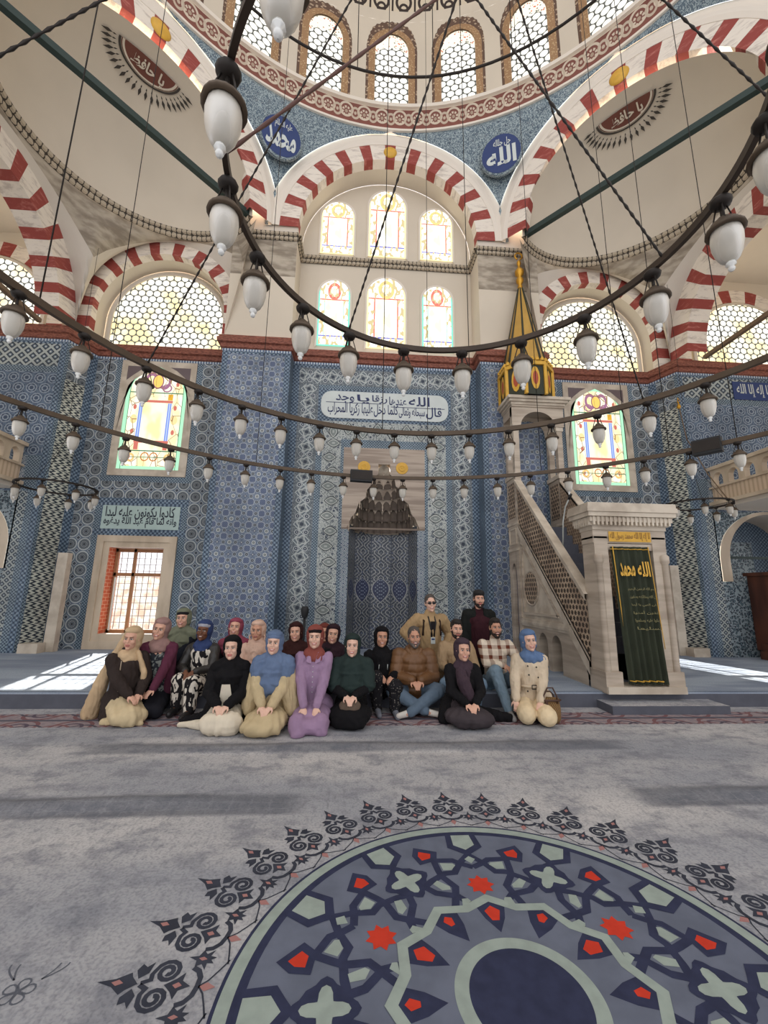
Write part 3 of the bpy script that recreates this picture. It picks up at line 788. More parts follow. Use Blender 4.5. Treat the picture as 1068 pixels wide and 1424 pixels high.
ZS = 11.30; RI, RO, RM = 2.47, 2.98, 3.36
APO = YP - DC.y                                  # apothem of the octagon
def dirs(deg):
    a = math.radians(deg); n = Vec((math.sin(a), math.cos(a), 0)); return n, Vec((math.cos(a), -math.sin(a), 0))
for deg in (0, 45, -45):
    n, u = dirs(deg); c = DC + n * APO + Vec((0, 0, ZS))
    m = MB(); arch(m, c, u, -n, RI, RO, 25, .75 if deg == 0 else .34, 0, 0, .02, .28)
    molding(m, c, u, -n, RO, 3.20, white_mold, .03); m.loft([[c + u * (math.cos(PI * i / 40) * r) + Vec((0, 0, math.sin(PI * i / 40) * r)) + n * .0 for i in range(41)] for r in (3.19, RM + .02)], white_mold, smooth=False)
    struct(m.build('ceiling_arch'))
    e = MB(); kc = c - n * .03 + Vec((0, 0, (RI + RO) / 2)); ax_ = (u, Vec((0, 0, 1)), -n)
    if deg == 0: e.lathe([(0, .05), (.13, .04), (.19, .0), (.19, -.02)], kc, gold_flat, 20, ax_)
    else:
        e.lathe([(0, .05), (.16, .04), (.22, .0), (.22, -.02)], kc + Vec((0, 0, .0)), gold_flat, 20, ax_)
    o = e.build('gilt_boss'); tag(o, {0: 'round gilt boss on the keystone of the middle striped arch above the windows', 45: 'round gilt boss on the striped arch keystone over the pulpit side sunburst', -45: 'round gilt boss on the striped arch keystone over the casement side sunburst'}[deg], 'boss')

# pendentives between the arches and the dome ring (blue tile)
ZR = 14.74
def pend(a_lo):
    """between the octagon sides at a_lo and a_lo+45"""
    m = MB(); n1, u1 = dirs(a_lo); n2, u2 = dirs(a_lo + 45)
    c1, c2 = DC + n1 * APO, DC + n2 * APO; K = 26; rows = []
    for i in range(K + 1):
        a = (PI / 2) * i / K
        p = c1 + u1 * (RM * math.cos(a)) - n1 * .03 + Vec((0, 0, ZS + RM * math.sin(a))); q = c2 - u2 * (RM * math.cos(a)) - n2 * .03 + Vec((0, 0, ZS + RM * math.sin(a)))
        if i == K: p.z = q.z = ZR + .02
        dp, dq = p - DC, q - DC; ap, aq = math.atan2(dp.x, dp.y), math.atan2(dq.x, dq.y); rp, rq = math.hypot(dp.x, dp.y), math.hypot(dq.x, dq.y)
        row = []
        for j in range(25):
            k = j / 24; ang = ap + (aq - ap) * k; lin_ = p.lerp(q, k); cyl = DC + Vec((math.sin(ang), math.cos(ang), 0)) * (rp + (rq - rp) * k); f = (i / K) ** 1.5
            row.append((lin_.x + (cyl.x - lin_.x) * f, lin_.y + (cyl.y - lin_.y) * f, p.z + (q.z - p.z) * k))
        rows.append(row)
    m.loft(rows, t['spandrel']); return struct(m.build('ceiling_pendentive'))
for a in (-90, -45, 0, 45): pend(a)

# the side arches of the octagon with their piers
for s in (-1, 1):
    n, u = dirs(90 * s); c_ = DC + n * APO + Vec((0, 0, ZS)); m = MB(); arch(m, c_, u, -n, RI, RO, 25, .75, 0, 0, .02, .28); molding(m, c_, u, -n, RO, RM, white_mold, .03)
    struct(m.build('ceiling_arch'))
    m = MB(); q = c_ + n * .75; m.poly([q + u * (RI * 1.02 * math.cos(PI * i / 32)) + Vec((0, 0, RI * 1.02 * math.sin(PI * i / 32))) for i in range(33)], plaster); struct(m.build('wall_side'))
    for sg in ((1, -1) if s else ()):
        y = DC.y + sg * 3.17; m = MB(); m.box((AX + s * (APO + .62), y + sg * .35, 5.65), (1.5, 1.3, 11.3), plaster2); struct(m.build('wall_pier'))
# painted ring below the drum, drum, dome
def band_paint(b):
    ang, z = b.u, b.w
    x = cell(ang, .52); y = z - .5; r = hyp(x * .55, y * .52); pet = (y.atan2(x) * 8).sin()
    c = b.mix((hyp(x * .55, (y - .1) * .6) - .19).abs().lt(.030), C(122, 72, 62), C(206, 192, 172)); c = b.mix((r - .105).abs().lt(.028).min(pet.gt(-.4)), c, C(206, 192, 172)); c = b.mix(r.lt(.045), c, C(170, 150, 130))
    sx = cell(ang + .26, .52); lf = hyp(sx * .7, y * .62); c = b.mix((lf - .15).abs().lt(.035).max(lf.lt(.05)), c, C(190, 174, 154))
    return b.mix((z - .5).abs().gt(.47), c, C(222, 210, 190))
bandm = mat('painted_brown_band', fn=band_paint, rough=.8)
def cyl(mb, r, z0, z1, mm, a0, a1, n=96, uscale=1.0):
    for i in range(n):
        A, Bq = math.radians(a0 + (a1 - a0) * i / n), math.radians(a0 + (a1 - a0) * (i + 1) / n)
        f = lambda a, z: DC + Vec((math.sin(a) * r, math.cos(a) * r, z))
        mb.quad(f(A, z0), f(Bq, z0), f(Bq, z1), f(A, z1), mm, [(A * r * uscale, 0), (Bq * r * uscale, 0), (Bq * r * uscale, 1), (A * r * uscale, 1)], smooth=True)
m = MB(); cyl(m, RD - .06, ZR, ZR + .07, white_mold, -110, 110); cyl(m, RD - .02, ZR + .07, 15.56, bandm, -110, 110); cyl(m, RD - .10, 15.56, 15.68, white_mold, -110, 110)
def ann(z, r0, r1, mm):
    for i in range(96):
        A, Bq = math.radians(-110 + 220 * i / 96), math.radians(-110 + 220 * (i + 1) / 96); f = lambda a, r: DC + Vec((math.sin(a) * r, math.cos(a) * r, z))
        m.quad(f(A, r0), f(A, r1), f(Bq, r1), f(Bq, r0), mm)
ann(ZR, RD - .06, RD + .3, white_mold); ann(15.56, RD - .10, RD, white_mold); ann(15.68, RD - .10, RD + .02, white_mold)
struct(m.build('ceiling_ring'))
m = MB(); cyl(m, RD, 15.68, 19.0, plaster, -110, 110)
def dome_band(b):
    x = cell(b.u, .7); y = b.w - .5; r = hyp(x * .7, y * .5)
    c = b.mix((r - .22).abs().lt(.04), C(214, 200, 176), C(52, 40, 36)); return b.mix((hyp(x * .7, (y + .35) * .5) - .12).abs().lt(.035).max(y.gt(.42)).max(((x.abs() - .5).abs() * .7).lt(.03)), c, C(52, 40, 36))
dband = mat('painted_dome_band', fn=dome_band, rough=.8)
DZ = 19.0
def dp(a, e, r=RD): return DC + Vec((math.sin(a) * math.cos(e) * r, math.cos(a) * math.cos(e) * r, DZ + math.sin(e) * r * .9))
for e0, e1, mm in ((0, .06, plaster), (.06, .15, dband), (.15, .35, plaster), (.35, .7, plaster), (.7, 1.1, plaster), (1.1, PI / 2, plaster)):
    for i in range(72):
        A, Bq = math.radians(-110 + 220 * i / 72), math.radians(-110 + 220 * (i + 1) / 72)
        m.quad(dp(A, e0), dp(Bq, e0), dp(Bq, e1), dp(A, e1), mm, [(A * RD, 0), (Bq * RD, 0), (Bq * RD, 1), (A * RD, 1)], True)
struct(m.build('ceiling_dome'))

# dome windows: painted surround, honeycomb pane, painted arch glass
frame_g = mat('ochre_paint', fn=lambda b: b.mix(b.vor(16., 'Object').lt(.3), C(160, 124, 88), C(196, 168, 126)), rough=.7); frame_d = mat('brown_paint', fn=lambda b: b.mix(b.vor(9., 'Object').lt(.34), C(98, 74, 60), C(178, 156, 132)), rough=.8)
wn = [0]
def window_obj(): wn[0] += 1; return 'window_%d' % wn[0]
for k in range(-4, 5):
    a = math.radians(15 * k + .0); n = Vec((math.sin(a), math.cos(a), 0)); u = Vec((math.cos(a), -math.sin(a), 0)); c = DC + n * (RD - .0)
    r_ = empty(window_obj(), c + Vec((0, 0, 15.7))); r_['kind'] = 'structure'
    base = c + Vec((0, 0, 15.70))
    def q(x, z, o): return base + u * x + Vec((0, 0, z)) - n * o - base
    def outline(hw, top, n_=18):
        zc = top - hw * 1.25; return [(hw, 0)] + [(hw * math.cos(PI * i / n_), zc + hw * 1.25 * math.sin(PI * i / n_)) for i in range(n_ + 1)] + [(-hw, 0)]
    def rel(mb, nm):
        o = mb.build(nm, r_); o['kind'] = 'structure'; return o
    mb = MB(); O1, O2, O3 = outline(.92, 3.22), outline(.70, 2.92), outline(.50, 2.68)
    sc1 = [(x * (1 + .035 * (i % 2)), z + .05 * (i % 2) * (z > 2)) for i, (x, z) in enumerate(outline(.92, 3.22, 36))]; O2b = outline(.70, 2.92, 36)
    mb.loft([[q(x, z, .02) for x, z in sc1], [q(x, z, .05) for x, z in O2b]], frame_d, smooth=False)
    rel(mb, 'painted_border')
    mb = MB(); mb.loft([[q(x, z, .05) for x, z in O2], [q(x, z, .07) for x, z in O3]], frame_g, smooth=False); rel(mb, 'frame')
    mb = MB(); zc = 1.85
    P_ = [(.5, 0), (.5, zc)] + [(.5 * math.cos(PI * i / 10) * .92, zc + .32 * math.sin(PI * i / 10)) for i in range(1, 10)] + [(-.5, zc), (-.5, 0)]
    mb.poly([q(x, z, .035) for x, z in P_], hexglass_d, [(x, z) for x, z in P_]); rel(mb, 'pane')
    mb = MB(); P_ = outline(.5, 2.68); P_ = [(x, max(z, zc - .1)) for x, z in P_]
    mb.poly([q(x, z, .028) for x, z in P_], floral_glass, [(x, z) for x, z in P_]); rel(mb, 'painted_pane')

# ------------------------------------------------------------------ upper qibla bay: windows under the middle arch
m = MB(); YT = 10.42
U1 = [(-1.46, .48, 11.2, 12.98, 'amber'), (0.0, .55, 11.2, 13.5, 'amber'), (1.46, .48, 11.2, 12.98, 'amber')]
U2 = [(-1.47, .44, 8.25, 10.32, 'green'), (0.0, .55, 8.25, 10.5, 'amber'), (1.47, .44, 8.25, 10.32, 'green')]
m.wall(AX - 2.47, AX + 2.47, ZC - .1, ZS, YT + .02, plaster)
m.poly([(AX + RI * math.cos(PI * i / 32), YT + .02, ZS + RI * math.sin(PI * i / 32)) for i in range(32, -1, -1)], plaster)
for s in (-1, 1):
    x = AX + s * RI; m.quad((x, YP, ZC - .1), (x, YT + .02, ZC - .1), (x, YT + .02, ZS), (x, YP, ZS), plaster)
struct(m.build('wall_upper'))
for x, hw, z0, z1, kind in U1 + U2:
    r_ = empty(window_obj(), (AX + x, YT, z0)); r_['kind'] = 'structure'
    zc = z1 - hw * 1.1; P_ = [(hw, z0)] + [(hw * math.cos(PI * i / 16), zc + hw * 1.1 * math.sin(PI * i / 16)) for i in range(17)] + [(-hw, z0)]
    mb = MB(); mb.poly([(px - 0, 0 - .012, pz - z0) for px, pz in P_], stained[kind], [((px + hw) / (2 * hw), (pz - z0) / (z1 - z0)) for px, pz in P_]); o = mb.build('pane', r_); o['kind'] = 'structure'
    mb = MB(); ou = [(px * (1 + .05 / hw), (pz - z0) + (.05 if pz > z0 + .1 else -.05)) for px, pz in P_]
    mb.loft([[(px, 0, pz) for px, pz in ou], [(px, -.02, pz) for px, pz in ou], [(px, -.02, pz - z0) for px, pz in P_], [(px, -.01, pz - z0) for px, pz in P_]], white_mold, smooth=False); o = mb.build('frame', r_); o['kind'] = 'structure'
m = MB(); cp = [(0, 10.84), (.06, 10.86), (.05, 10.95), (.10, 10.98), (.10, 11.04), (0, 11.06)]
pl = [(AX - 2.47, YP + .05), (AX - 2.42, YT - .02), (AX + 2.42, YT - .02), (AX + 2.47, YP + .05)]
rows = []; cum = 0
plw = [(AX - RI, YP, 1, 0), (AX - RI, YT, 1, -1), (AX + RI, YT, -1, -1), (AX + RI, YP, -1, 0)]
m.loft([[(x + dx * o, y + dy * o, z) for o, z in cp] for x, y, dx, dy in plw], cornice_m, smooth=False, uvs=[[(xx * 1.0 + yy, zz) for zz in (0, .05, .1, .15, .2, .25)] for xx, yy, _, _ in plw])
struct(m.build('trim_3'))

# piers above the tiles, stone caps with a painted cornice
for s in (-1, 1):
    m = MB(); x0, x1 = sorted((AX + s * RI, AX + s * 4.15))
    m.wall(x0, x1, ZC - .1, 9.75, YP, plaster); m.wall(x0, x1, 9.75, 10.86, YP, stone)
    m.wall(x0, x1, 11.04, ZS + .3, YP + .03, plaster2)
    m.wallg(*(((AX + 4.15, YP), (AX + 4.15, YB)) if s > 0 else ((AX - 4.15, YB), (AX - 4.15, YP))), ZC - .1, ZS, plaster)
    struct(m.build('wall_pier'))
    m = MB(); pts = [(AX + s * (RI - .03), YP), (AX + s * 4.0, YP)]
    m.loft([[(x, y - o, z) for o, z in cp] for x, y in pts], cornice_m, smooth=False, uvs=[[(xx, zz) for zz in (0, .05, .1, .15, .2, .25)] for xx, yy in pts]); struct(m.build('trim_4'))

# exedrae: half dome, cornice, squinch zone, side arches, honeycomb windows
BC = 6.04; BZ = 8.86; BRI, BRO = 1.68, 2.05; YA = 10.10
LY = 7.35; LZ = 8.0; LRI, LRO = 2.0, 2.6; LX = 7.95
for s in (-1, 1):
    n45, u45 = dirs(45 * s); u45 = u45 * -s          # u45 runs to the pier beside the prayer niche
    ec = DC + n45 * APO; EU, EN = 2.58, 2.34
    def epos(a, k, z): a = math.radians(a); return Vec((ec.x, ec.y, z)) + u45 * (math.cos(a) * EU * k) + n45 * (math.sin(a) * EN * k)
    m = MB(); rows = []
    for i in range(17):
        th = (PI / 2) * i / 16
        rows.append([Vec((ec.x, ec.y, 11.10)) + u45 * (math.cos(PI * j / 40) * EU) + (n45 * (math.cos(th) * EN) + Vec((0, 0, 1)) * (math.sin(th) * 2.46)) * math.sin(PI * j / 40) for j in range(41)])
    m.loft(rows, plaster)
    struct(m.build('ceiling_half_dome'))
    m = MB(); cpr = [(.0, 10.84), (.02, 10.87), (.018, 10.97), (.04, 11.0), (.04, 11.08), (-.01, 11.12)]
    rows = [[epos(180 * j / 60, 1 - o, z) for o, z in cpr] for j in range(61)]
    m.loft(rows, cornice_m, smooth=False, uvs=[[(j * .12, zz) for zz in (0, .05, .1, .15, .2, .25)] for j in range(61)]); struct(m.build('trim_5'))
    # bay arch with its deep soffit and the lateral arch
    bc = Vec((AX + s * BC, YA, BZ)); m = MB()
    arch(m, bc, (1, 0, 0), (0, -1, 0), BRI, BRO, 19, .62, BZ - ZC + .02, 3, 0, .22, 3, first=0)
    struct(m.build('ceiling_arch'))
    m = MB(); lc = Vec((AX + s * LX, LY, LZ)); arch(m, lc, (0, 1, 0), (-s, 0, 0), LRI, LRO, 23, .55, 0, 0, 0, .55, 3, inner=plaster2); struct(m.build('ceiling_arch'))
    # squinch zone: from the two arches up to the oval cornice
    low = []; up = []
    def both(p, a): low.append(p); up.append(epos(a, 1.0, 10.86))
    for i in range(6): both(Vec((AX + s * 4.15, YP + (YA - YP) * min(1, i / 3), ZC)) if i < 4 else bc + Vec((-s * BRO, 0, -(BZ - ZC) * (1 - (i - 3) / 3))), -6 + 2 * i)
    for i in range(0, 25): a = PI * i / 24; both(bc + Vec((-s * BRO * math.cos(a), 0, BRO * math.sin(a))), 6 + 76 * i / 24)
    for i in range(1, 5): both(bc + Vec((s * BRO, 0, -(BZ - ZC) * (i / 4))), 82 + 2 * i)
    for i in range(0, 25): a = PI * i / 24; both(lc + Vec((0, LRO * math.cos(a), LRO * math.sin(a))), 92 + 88 * i / 24)
    rows = []
    for k in range(9):
        f = k / 8; rows.append([p.lerp(q, f) for p, q in zip(low, up)])
    m = MB()
    for k in range(8): m.loft([rows[k], rows[k + 1]], stone if k >= 5 else plaster2)
    x0, x1 = sorted((AX + s * 4.15, AX + s * 3.4)); m.wall(x0, x1, 10.8, 11.9, YP + .02, plaster2)
    struct(m.build('wall_squinch'))
    # bay wall behind the arch
    m = MB(); yl = YA + .60; lz0, lz1 = ZC + .12, 10.34
    m.wall(AX + s * BC - BRI - .1, AX + s * BC + BRI + .1, ZC - .2, 10.7, yl + .03, plaster); m.quad((AX + s * BC - 2.1, YB - .02, ZC), (AX + s * BC + 2.1, YB - .02, ZC), (AX + s * BC + 2.1, yl + .05, ZC + .1), (AX + s * BC - 2.1, yl + .05, ZC + .1), plaster2)
    struct(m.build('wall_bay'))
    r_ = empty(window_obj(), (AX + s * BC, yl, lz0)); r_['kind'] = 'structure'; hw = 1.49; zc = 8.86
    P_ = [(hw, lz0)] + [(hw * math.cos(PI * i / 24), zc + hw * math.sin(PI * i / 24)) for i in range(25)] + [(-hw, lz0)]
    mb = MB(); mb.poly([(px, -.01, pz - lz0) for px, pz in P_], hexglass, [(px, pz - lz0) for px, pz in P_]); o = mb.build('pane', r_); o['kind'] = 'structure'
    mb = MB(); ou = [(px * 1.05, pz + (.07 if pz > lz0 else 0)) for px, pz in P_]
    mb.loft([[(px, .02, pz - lz0) for px, pz in ou], [(px, -.05, pz - lz0) for px, pz in ou], [(px, -.05, pz - lz0) for px, pz in P_], [(px, 0, pz - lz0) for px, pz in P_]], plaster2, smooth=False); o = mb.build('frame', r_); o['kind'] = 'structure'
    # gallery side: wall, arch and honeycomb window above the cornice
    m = MB(); gx = AX + s * 10.75
    x0, x1 = sorted((AX + s * 7.86, AX + s * 14)); m.wall(x0, x1, ZC - .1, 13, YB + .05, plaster)
    m.quad(*[(AX + s * x, y, z) for x, y, z in (((14, -2, 5), (14, 11, 5), (14, 11, 13), (14, -2, 13)))], plaster); m.quad(*[(AX + s * x, y, 11.2) for x, y in ((8.4, 3), (14, 3), (14, 11), (8.4, 11))], plaster)
    struct(m.build('wall_gallery'))
    m = MB(); arch(m, (gx, YB, 8.7), (1, 0, 0), (0, -1, 0), 1.75, 2.15, 15, .04, 8.7 - ZC, 3, .02, .03, 3, inner=plaster2); struct(m.build('ceiling_arch'))
    r_ = empty(window_obj(), (gx, YB, ZC + .05)); r_['kind'] = 'structure'; P_ = [(1.6, 0)] + [(1.6 * math.cos(PI * i / 20), .75 + 1.6 * math.sin(PI * i / 20)) for i in range(21)] + [(-1.6, 0)]
    mb = MB(); mb.poly([(px, -.03, pz) for px, pz in P_], hexglass, P_); o = mb.build('pane', r_); o['kind'] = 'structure'
    mb = MB(); mb.loft([[(px * 1.06, 0, pz * 1.02) for px, pz in P_], [(px * 1.06, -.06, pz * 1.02) for px, pz in P_], [(px, -.06, pz) for px, pz in P_]], plaster2, smooth=False); o = mb.build('frame', r_); o['kind'] = 'structure'

# upper stained windows of the bays
for s in (-1, 1):
    c = AX + s * 5.95; r_ = empty(window_obj(), (c, YB, 4.37)); r_['kind'] = 'structure'
    hw, top, spr = .76, 2.98, 2.30
    P_ = [(hw, .17)] + [(hw * (1 - (i / 12) ** 1.35), spr + (top - spr) * (i / 12) ** .72) for i in range(13)]; P_ += [(-x, z) for x, z in reversed(P_[:-1])]
    mb = MB(); mb.poly([(x, -.012, z) for x, z in P_], stained['big'], [((x + hw) / (2 * hw), (z - .17) / (top - .17)) for x, z in P_]); o = mb.build('pane', r_); o['kind'] = 'structure'
    mb = MB(); n = len(P_); out = []
    X1, Z1 = .95, 3.13
    arch_wall(mb, P_, -X1, X1, 0, Z1, -.03, marble_l)
    mb.quad((-X1, -.03, 0), (X1, -.03, 0), (hw, -.03, .17), (-hw, -.03, .17), marble_l); reveal(mb, P_, -.03, .05, marble_l)
    for x0, x1, z0, z1, yy in ((-X1, X1, 0, 0, 0),): pass
    for q in (((-X1, -.03, 0), (-X1, 0, 0), (-X1, 0, Z1), (-X1, -.03, Z1)), ((X1, -.03, 0), (X1, -.03, Z1), (X1, 0, Z1), (X1, 0, 0)), ((-X1, -.03, 0), (X1, -.03, 0), (X1, 0, 0), (-X1, 0, 0)), ((-X1, -.03, Z1), (-X1, 0, Z1), (X1, 0, Z1), (X1, -.03, Z1))): mb.quad(*q, marble_l)
    for q in (-1, 1):  # dark porphyry spandrels
        mb.poly([(q * .28, -.034, 2.97), (q * .80, -.034, 2.97), (q * .80, -.034, 2.56), (q * .66, -.034, 2.70), (q * .45, -.034, 2.88)][::q], mat('porphyry', C(106, 92, 94), .5))
    o = mb.build('frame', r_); o['kind'] = 'structure'

# lower windows: marble frame, timber casement, iron bars, daylight outside
timber = mat('timber', C(168, 120, 82), .6, vary=.2, vscale=5); exterior = mat('brick_outside', fn=lambda b: b.mix(((b.w * 12.).fract().lt(.14)).max(((b.u * 5. + ((b.w * 12.).floor().mod(2.)) * .5).fract()).lt(.08)), C(196, 98, 66), C(214, 170, 140)), rough=.9)
bars_m = mat('window_bars', C(104, 78, 70), .6); outside_glow = mat('garden_wall', fn=lambda b: b.mix(b.noise(3.5, 4, 'Object').ss(.42, .6), C(250, 244, 232), C(236, 196, 172)), rough=.9)
for s in (-1, 1):
    c = AX + s * 5.95; r_ = empty(window_obj(), (c, YB, HP)); r_['kind'] = 'structure'
    X1, Z1, ox, oz0, oz1 = .93, 2.64, .63, .34, 2.36; D = .48
    def kid(mb, nm):
        o = mb.build(nm, r_); o['kind'] = 'structure'; return o
    mb = MB()
    for i, (o1, o2, yy) in enumerate(((0, .16, -.05), (.16, .30, -.02))):
        A = [(-X1 + o1, 0 + o1 * (oz0 / .3)), (X1 - o1, 0 + o1 * (oz0 / .3)), (X1 - o1, Z1 - o1 * .93), (-X1 + o1, Z1 - o1 * .93)]; Bq = [(-X1 + o2, o2 * (oz0 / .3)), (X1 - o2, o2 * (oz0 / .3)), (X1 - o2, Z1 - o2 * .93), (-X1 + o2, Z1 - o2 * .93)]
        for k in range(4):
            l = (k + 1) % 4; mb.quad(*[(x, yy, z) for x, z in (A[k], A[l], Bq[l], Bq[k])], marble_w); mb.quad(*[(x, y, z) for (x, z), y in ((A[k], yy), (A[k], 0.0 if i == 0 else -.05), (A[l], 0.0 if i == 0 else -.05), (A[l], yy))], marble_w)
    kid(mb, 'frame')
    mb = MB(); O = [(-ox, oz0), (ox, oz0), (ox, oz1), (-ox, oz1)]
    for k in range(4):
        (x, z), (x2, z2) = O[k], O[(k + 1) % 4]; mb.quad((x, -.02, z), (x, D, z), (x2, D, z2), (x2, -.02, z2), exterior if k in (1, 3) else plaster2)
    kid(mb, 'reveal')
    mb = MB(); yy = .30
    for x in (-ox + .04, -.16, ox - .04): mb.box((x, yy, (oz0 + oz1) / 2), (.06, .06, oz1 - oz0), timber)
    for z in (oz0 + .04, 1.72, oz1 - .05): mb.box((0, yy, z), (2 * ox, .06, .08), timber)
    kid(mb, 'timber_casement')
    mb = MB(); hinge = (-ox + .08, yy - .03)
    a = math.radians(62)
    for k in (0, 1):
        p = (hinge[0] + .50 * k * math.cos(a), hinge[1] - .50 * k * math.sin(a)); mb.box((p[0], p[1], 1.04), (.03, .03, 1.2), white_mold)
    for z in (.46, 1.05, 1.62): mb.bar((hinge[0], hinge[1], z), (hinge[0] + .5 * math.cos(a), hinge[1] - .5 * math.sin(a), z), .025, .035, white_mold)
    kid(mb, 'open_sash')
    mb = MB(); yy = D - .03
    for i in range(9): x = -ox + 2 * ox * (i + .5) / 9; mb.bar((x, yy, oz0), (x, yy, oz1), .011, .011, bars_m)
    for i in range(13): z = oz0 + (oz1 - oz0) * (i + .5) / 13; mb.bar((-ox, yy - .01, z), (ox, yy - .01, z), .010, .010, bars_m)
    kid(mb, 'bars')
# the garden wall outside, seen through the bars
for s in (-1, 1):
    mb = MB(); c = AX + s * 5.95; mb.wall(c - 3.0, c + 3.0, .0, 2.0, 14.5, outside_glow); o = mb.build('wall_outside'); struct(o)
# ------------------------------------------------------------------ mihrab niche
mih = empty('mihrab_niche', (AX, YM, HP)); tag(mih, 'tall marble prayer niche with stalactite hood in the middle of the tiled wall', 'prayer niche')
L0 = Vec((AX, YM, HP))
def R(x, y, z): return (x, y - YM, z - HP)
mb = MB(); NW = .85
prf = [(NW * math.cos(PI * i / 5), .72 * math.sin(PI * i / 5)) for i in range(6)]; prf[0] = (NW, 0); prf[5] = (-NW, 0)
acc = 0
for i in range(5):
    (x0, y0), (x1, y1) = prf[5 - i], prf[4 - i]; L = math.hypot(x1 - x0, y1 - y0)
    uu = [(-.17 * 2.0 + .34 * i + .0), 0]
    mb.quad(R(x0, YM + y0, HP), R(x1, YM + y1, HP), R(x1, YM + y1, 3.25), R(x0, YM + y0, 3.25), MT['niche'], [(.34 * (i - 2.5), HP), (.34 * (i - 1.5), HP), (.34 * (i - 1.5), 3.25), (.34 * (i - 2.5), 3.25)])
mb.build('tiled_niche', mih)
mb = MB()   # marble panel with the pyramid-shaped hood opening
hood = [(.90, 3.17), (.80, 3.42), (.70, 3.55), (.62, 3.80), (.47, 3.92), (.42, 4.15), (.30, 4.25), (.26, 4.48), (.15, 4.55), (.15, 4.82), (-.15, 4.82), (-.15, 4.55), (-.26, 4.48), (-.30, 4.25), (-.42, 4.15), (-.47, 3.92), (-.62, 3.80), (-.70, 3.55), (-.80, 3.42), (-.90, 3.17)]
panel_m = mat('striped_marble', fn=lambda b: b.mix(b.noise(1.4, 5, stretch=(.35, 1, 6.5)).ss(.38, .62), C(182, 166, 150), C(146, 130, 116)), rough=.55)
n = len(hood); out = []
for i, (x, z) in enumerate(hood):
    a = i / (n - 1); out.append((1.04, 3.17 + (5.24 - 3.17) * a / .35) if a < .35 else ((1.04 - 2.08 * (a - .35) / .3, 5.24) if a < .65 else (-1.04, 5.24 - 2.07 * (a - .65) / .35)))
snap(out, [(1.04, 5.24), (-1.04, 5.24)])
for i in range(n - 1): mb.quad(*[R(x, YM - .02, z) for x, z in (out[i], out[i + 1], hood[i + 1], hood[i])], panel_m)
mb.loft([[R(x, YM - .02, z) for x, z in hood], [R(x, YM + .25, z) for x, z in hood]], panel_m, smooth=False)
mb.quad(R(-1.04, YM - .02, 3.17), R(1.04, YM - .02, 3.17), R(1.04, YM, 3.13), R(-1.04, YM, 3.13), panel_m)
mb.build('marble_panel', mih)
mb = MB()   # stalactite tiers: arcaded cells with hanging points
hood_m = mat('hood_marble', fn=lambda b: b.mix(b.noise(2.4, 5).ss(.36, .66), C(186, 170, 152), C(146, 130, 114)), rough=.6); hood_d = mat('hood_recess_shade', C(92, 80, 70), .8, vary=.3, vscale=6)
tiers = [(3.16, .86, .64), (3.46, .74, .55), (3.74, .60, .45), (4.02, .45, .34), (4.28, .30, .24)]
for ti, (tz, hw, dep) in enumerate(tiers):
    nseg = 2 * max(2, int(hw / .125)); h = .36; up_ = (tiers[ti + 1][1] / hw) if ti < 4 else .55
    for j in range(nseg):
        a0, a1 = PI * j / nseg, PI * (j + 1) / nseg; rows = []; cw = hw * (a1 - a0)
        for k in range(7):
            f = k / 6; row = []
            for q in range(9):
                t_ = q / 8; a = a0 + (a1 - a0) * t_; sh_ = 1 - abs(2 * t_ - 1)
                arch_z = .17 * (1 - abs(2 * t_ - 1) ** 1.6); sc_ = 1 + (up_ - 1) * f ** 1.5 - .02 * sh_ * (1 - f)
                row.append(R(-math.cos(a) * hw * sc_, YM - .0 + math.sin(a) * dep * sc_, tz + max(h * f, arch_z)))
            rows.append(row)
        mb.loft(rows, hood_m, smooth=False)
        # cell behind each little arch, its shade painted in as a darker brown
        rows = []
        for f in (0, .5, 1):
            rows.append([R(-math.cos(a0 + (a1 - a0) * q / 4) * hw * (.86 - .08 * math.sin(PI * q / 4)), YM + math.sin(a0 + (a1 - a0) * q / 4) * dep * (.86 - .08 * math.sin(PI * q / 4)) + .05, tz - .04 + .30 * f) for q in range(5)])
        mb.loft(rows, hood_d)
        a = a0
        for a in ((a0,) if j else (a0 + .02,)): mb.tube([R(-math.cos(a) * hw * 1.0, YM + math.sin(a) * dep * 1.0 - .012, tz + z) for z in (-.085, -.05, -.01, .05, .16)], [.004, .022, .012, .024, .006], hood_m, 6)
        pts = [R(-math.cos(a0 + (a1 - a0) * q / 10) * hw * .995, YM - .008 + math.sin(a0 + (a1 - a0) * q / 10) * dep * .995, tz + .17 * (1 - abs(2 * q / 10 - 1) ** 1.6)) for q in range(11)]
        mb.tube(pts, .011, hood_m, 5)
mb.loft([[R(-.15, YM + .02, 4.5), R(0, YM + .18, 4.5), R(.15, YM + .02, 4.5)], [R(-.14, YM + .02, 4.72), R(0, YM + .16, 4.72), R(.14, YM + .02, 4.72)], [R(-.02, YM + .0, 4.84), R(0, YM + .02, 4.84), R(.02, YM + .0, 4.84)]], stone)
mb.wall(-1, 1, 3.0 - HP, 5.0 - HP, .74, stone)
mb.build('stalactite_hood', mih)
mb = MB()
mb.loft([[R(-math.cos(PI * i / 16) * .88, YM - .03 + math.sin(PI * i / 16) * .70, z) for i in range(17)] for z in (3.10, 3.20)], marble, smooth=True); mb.build('hood_rim', mih)
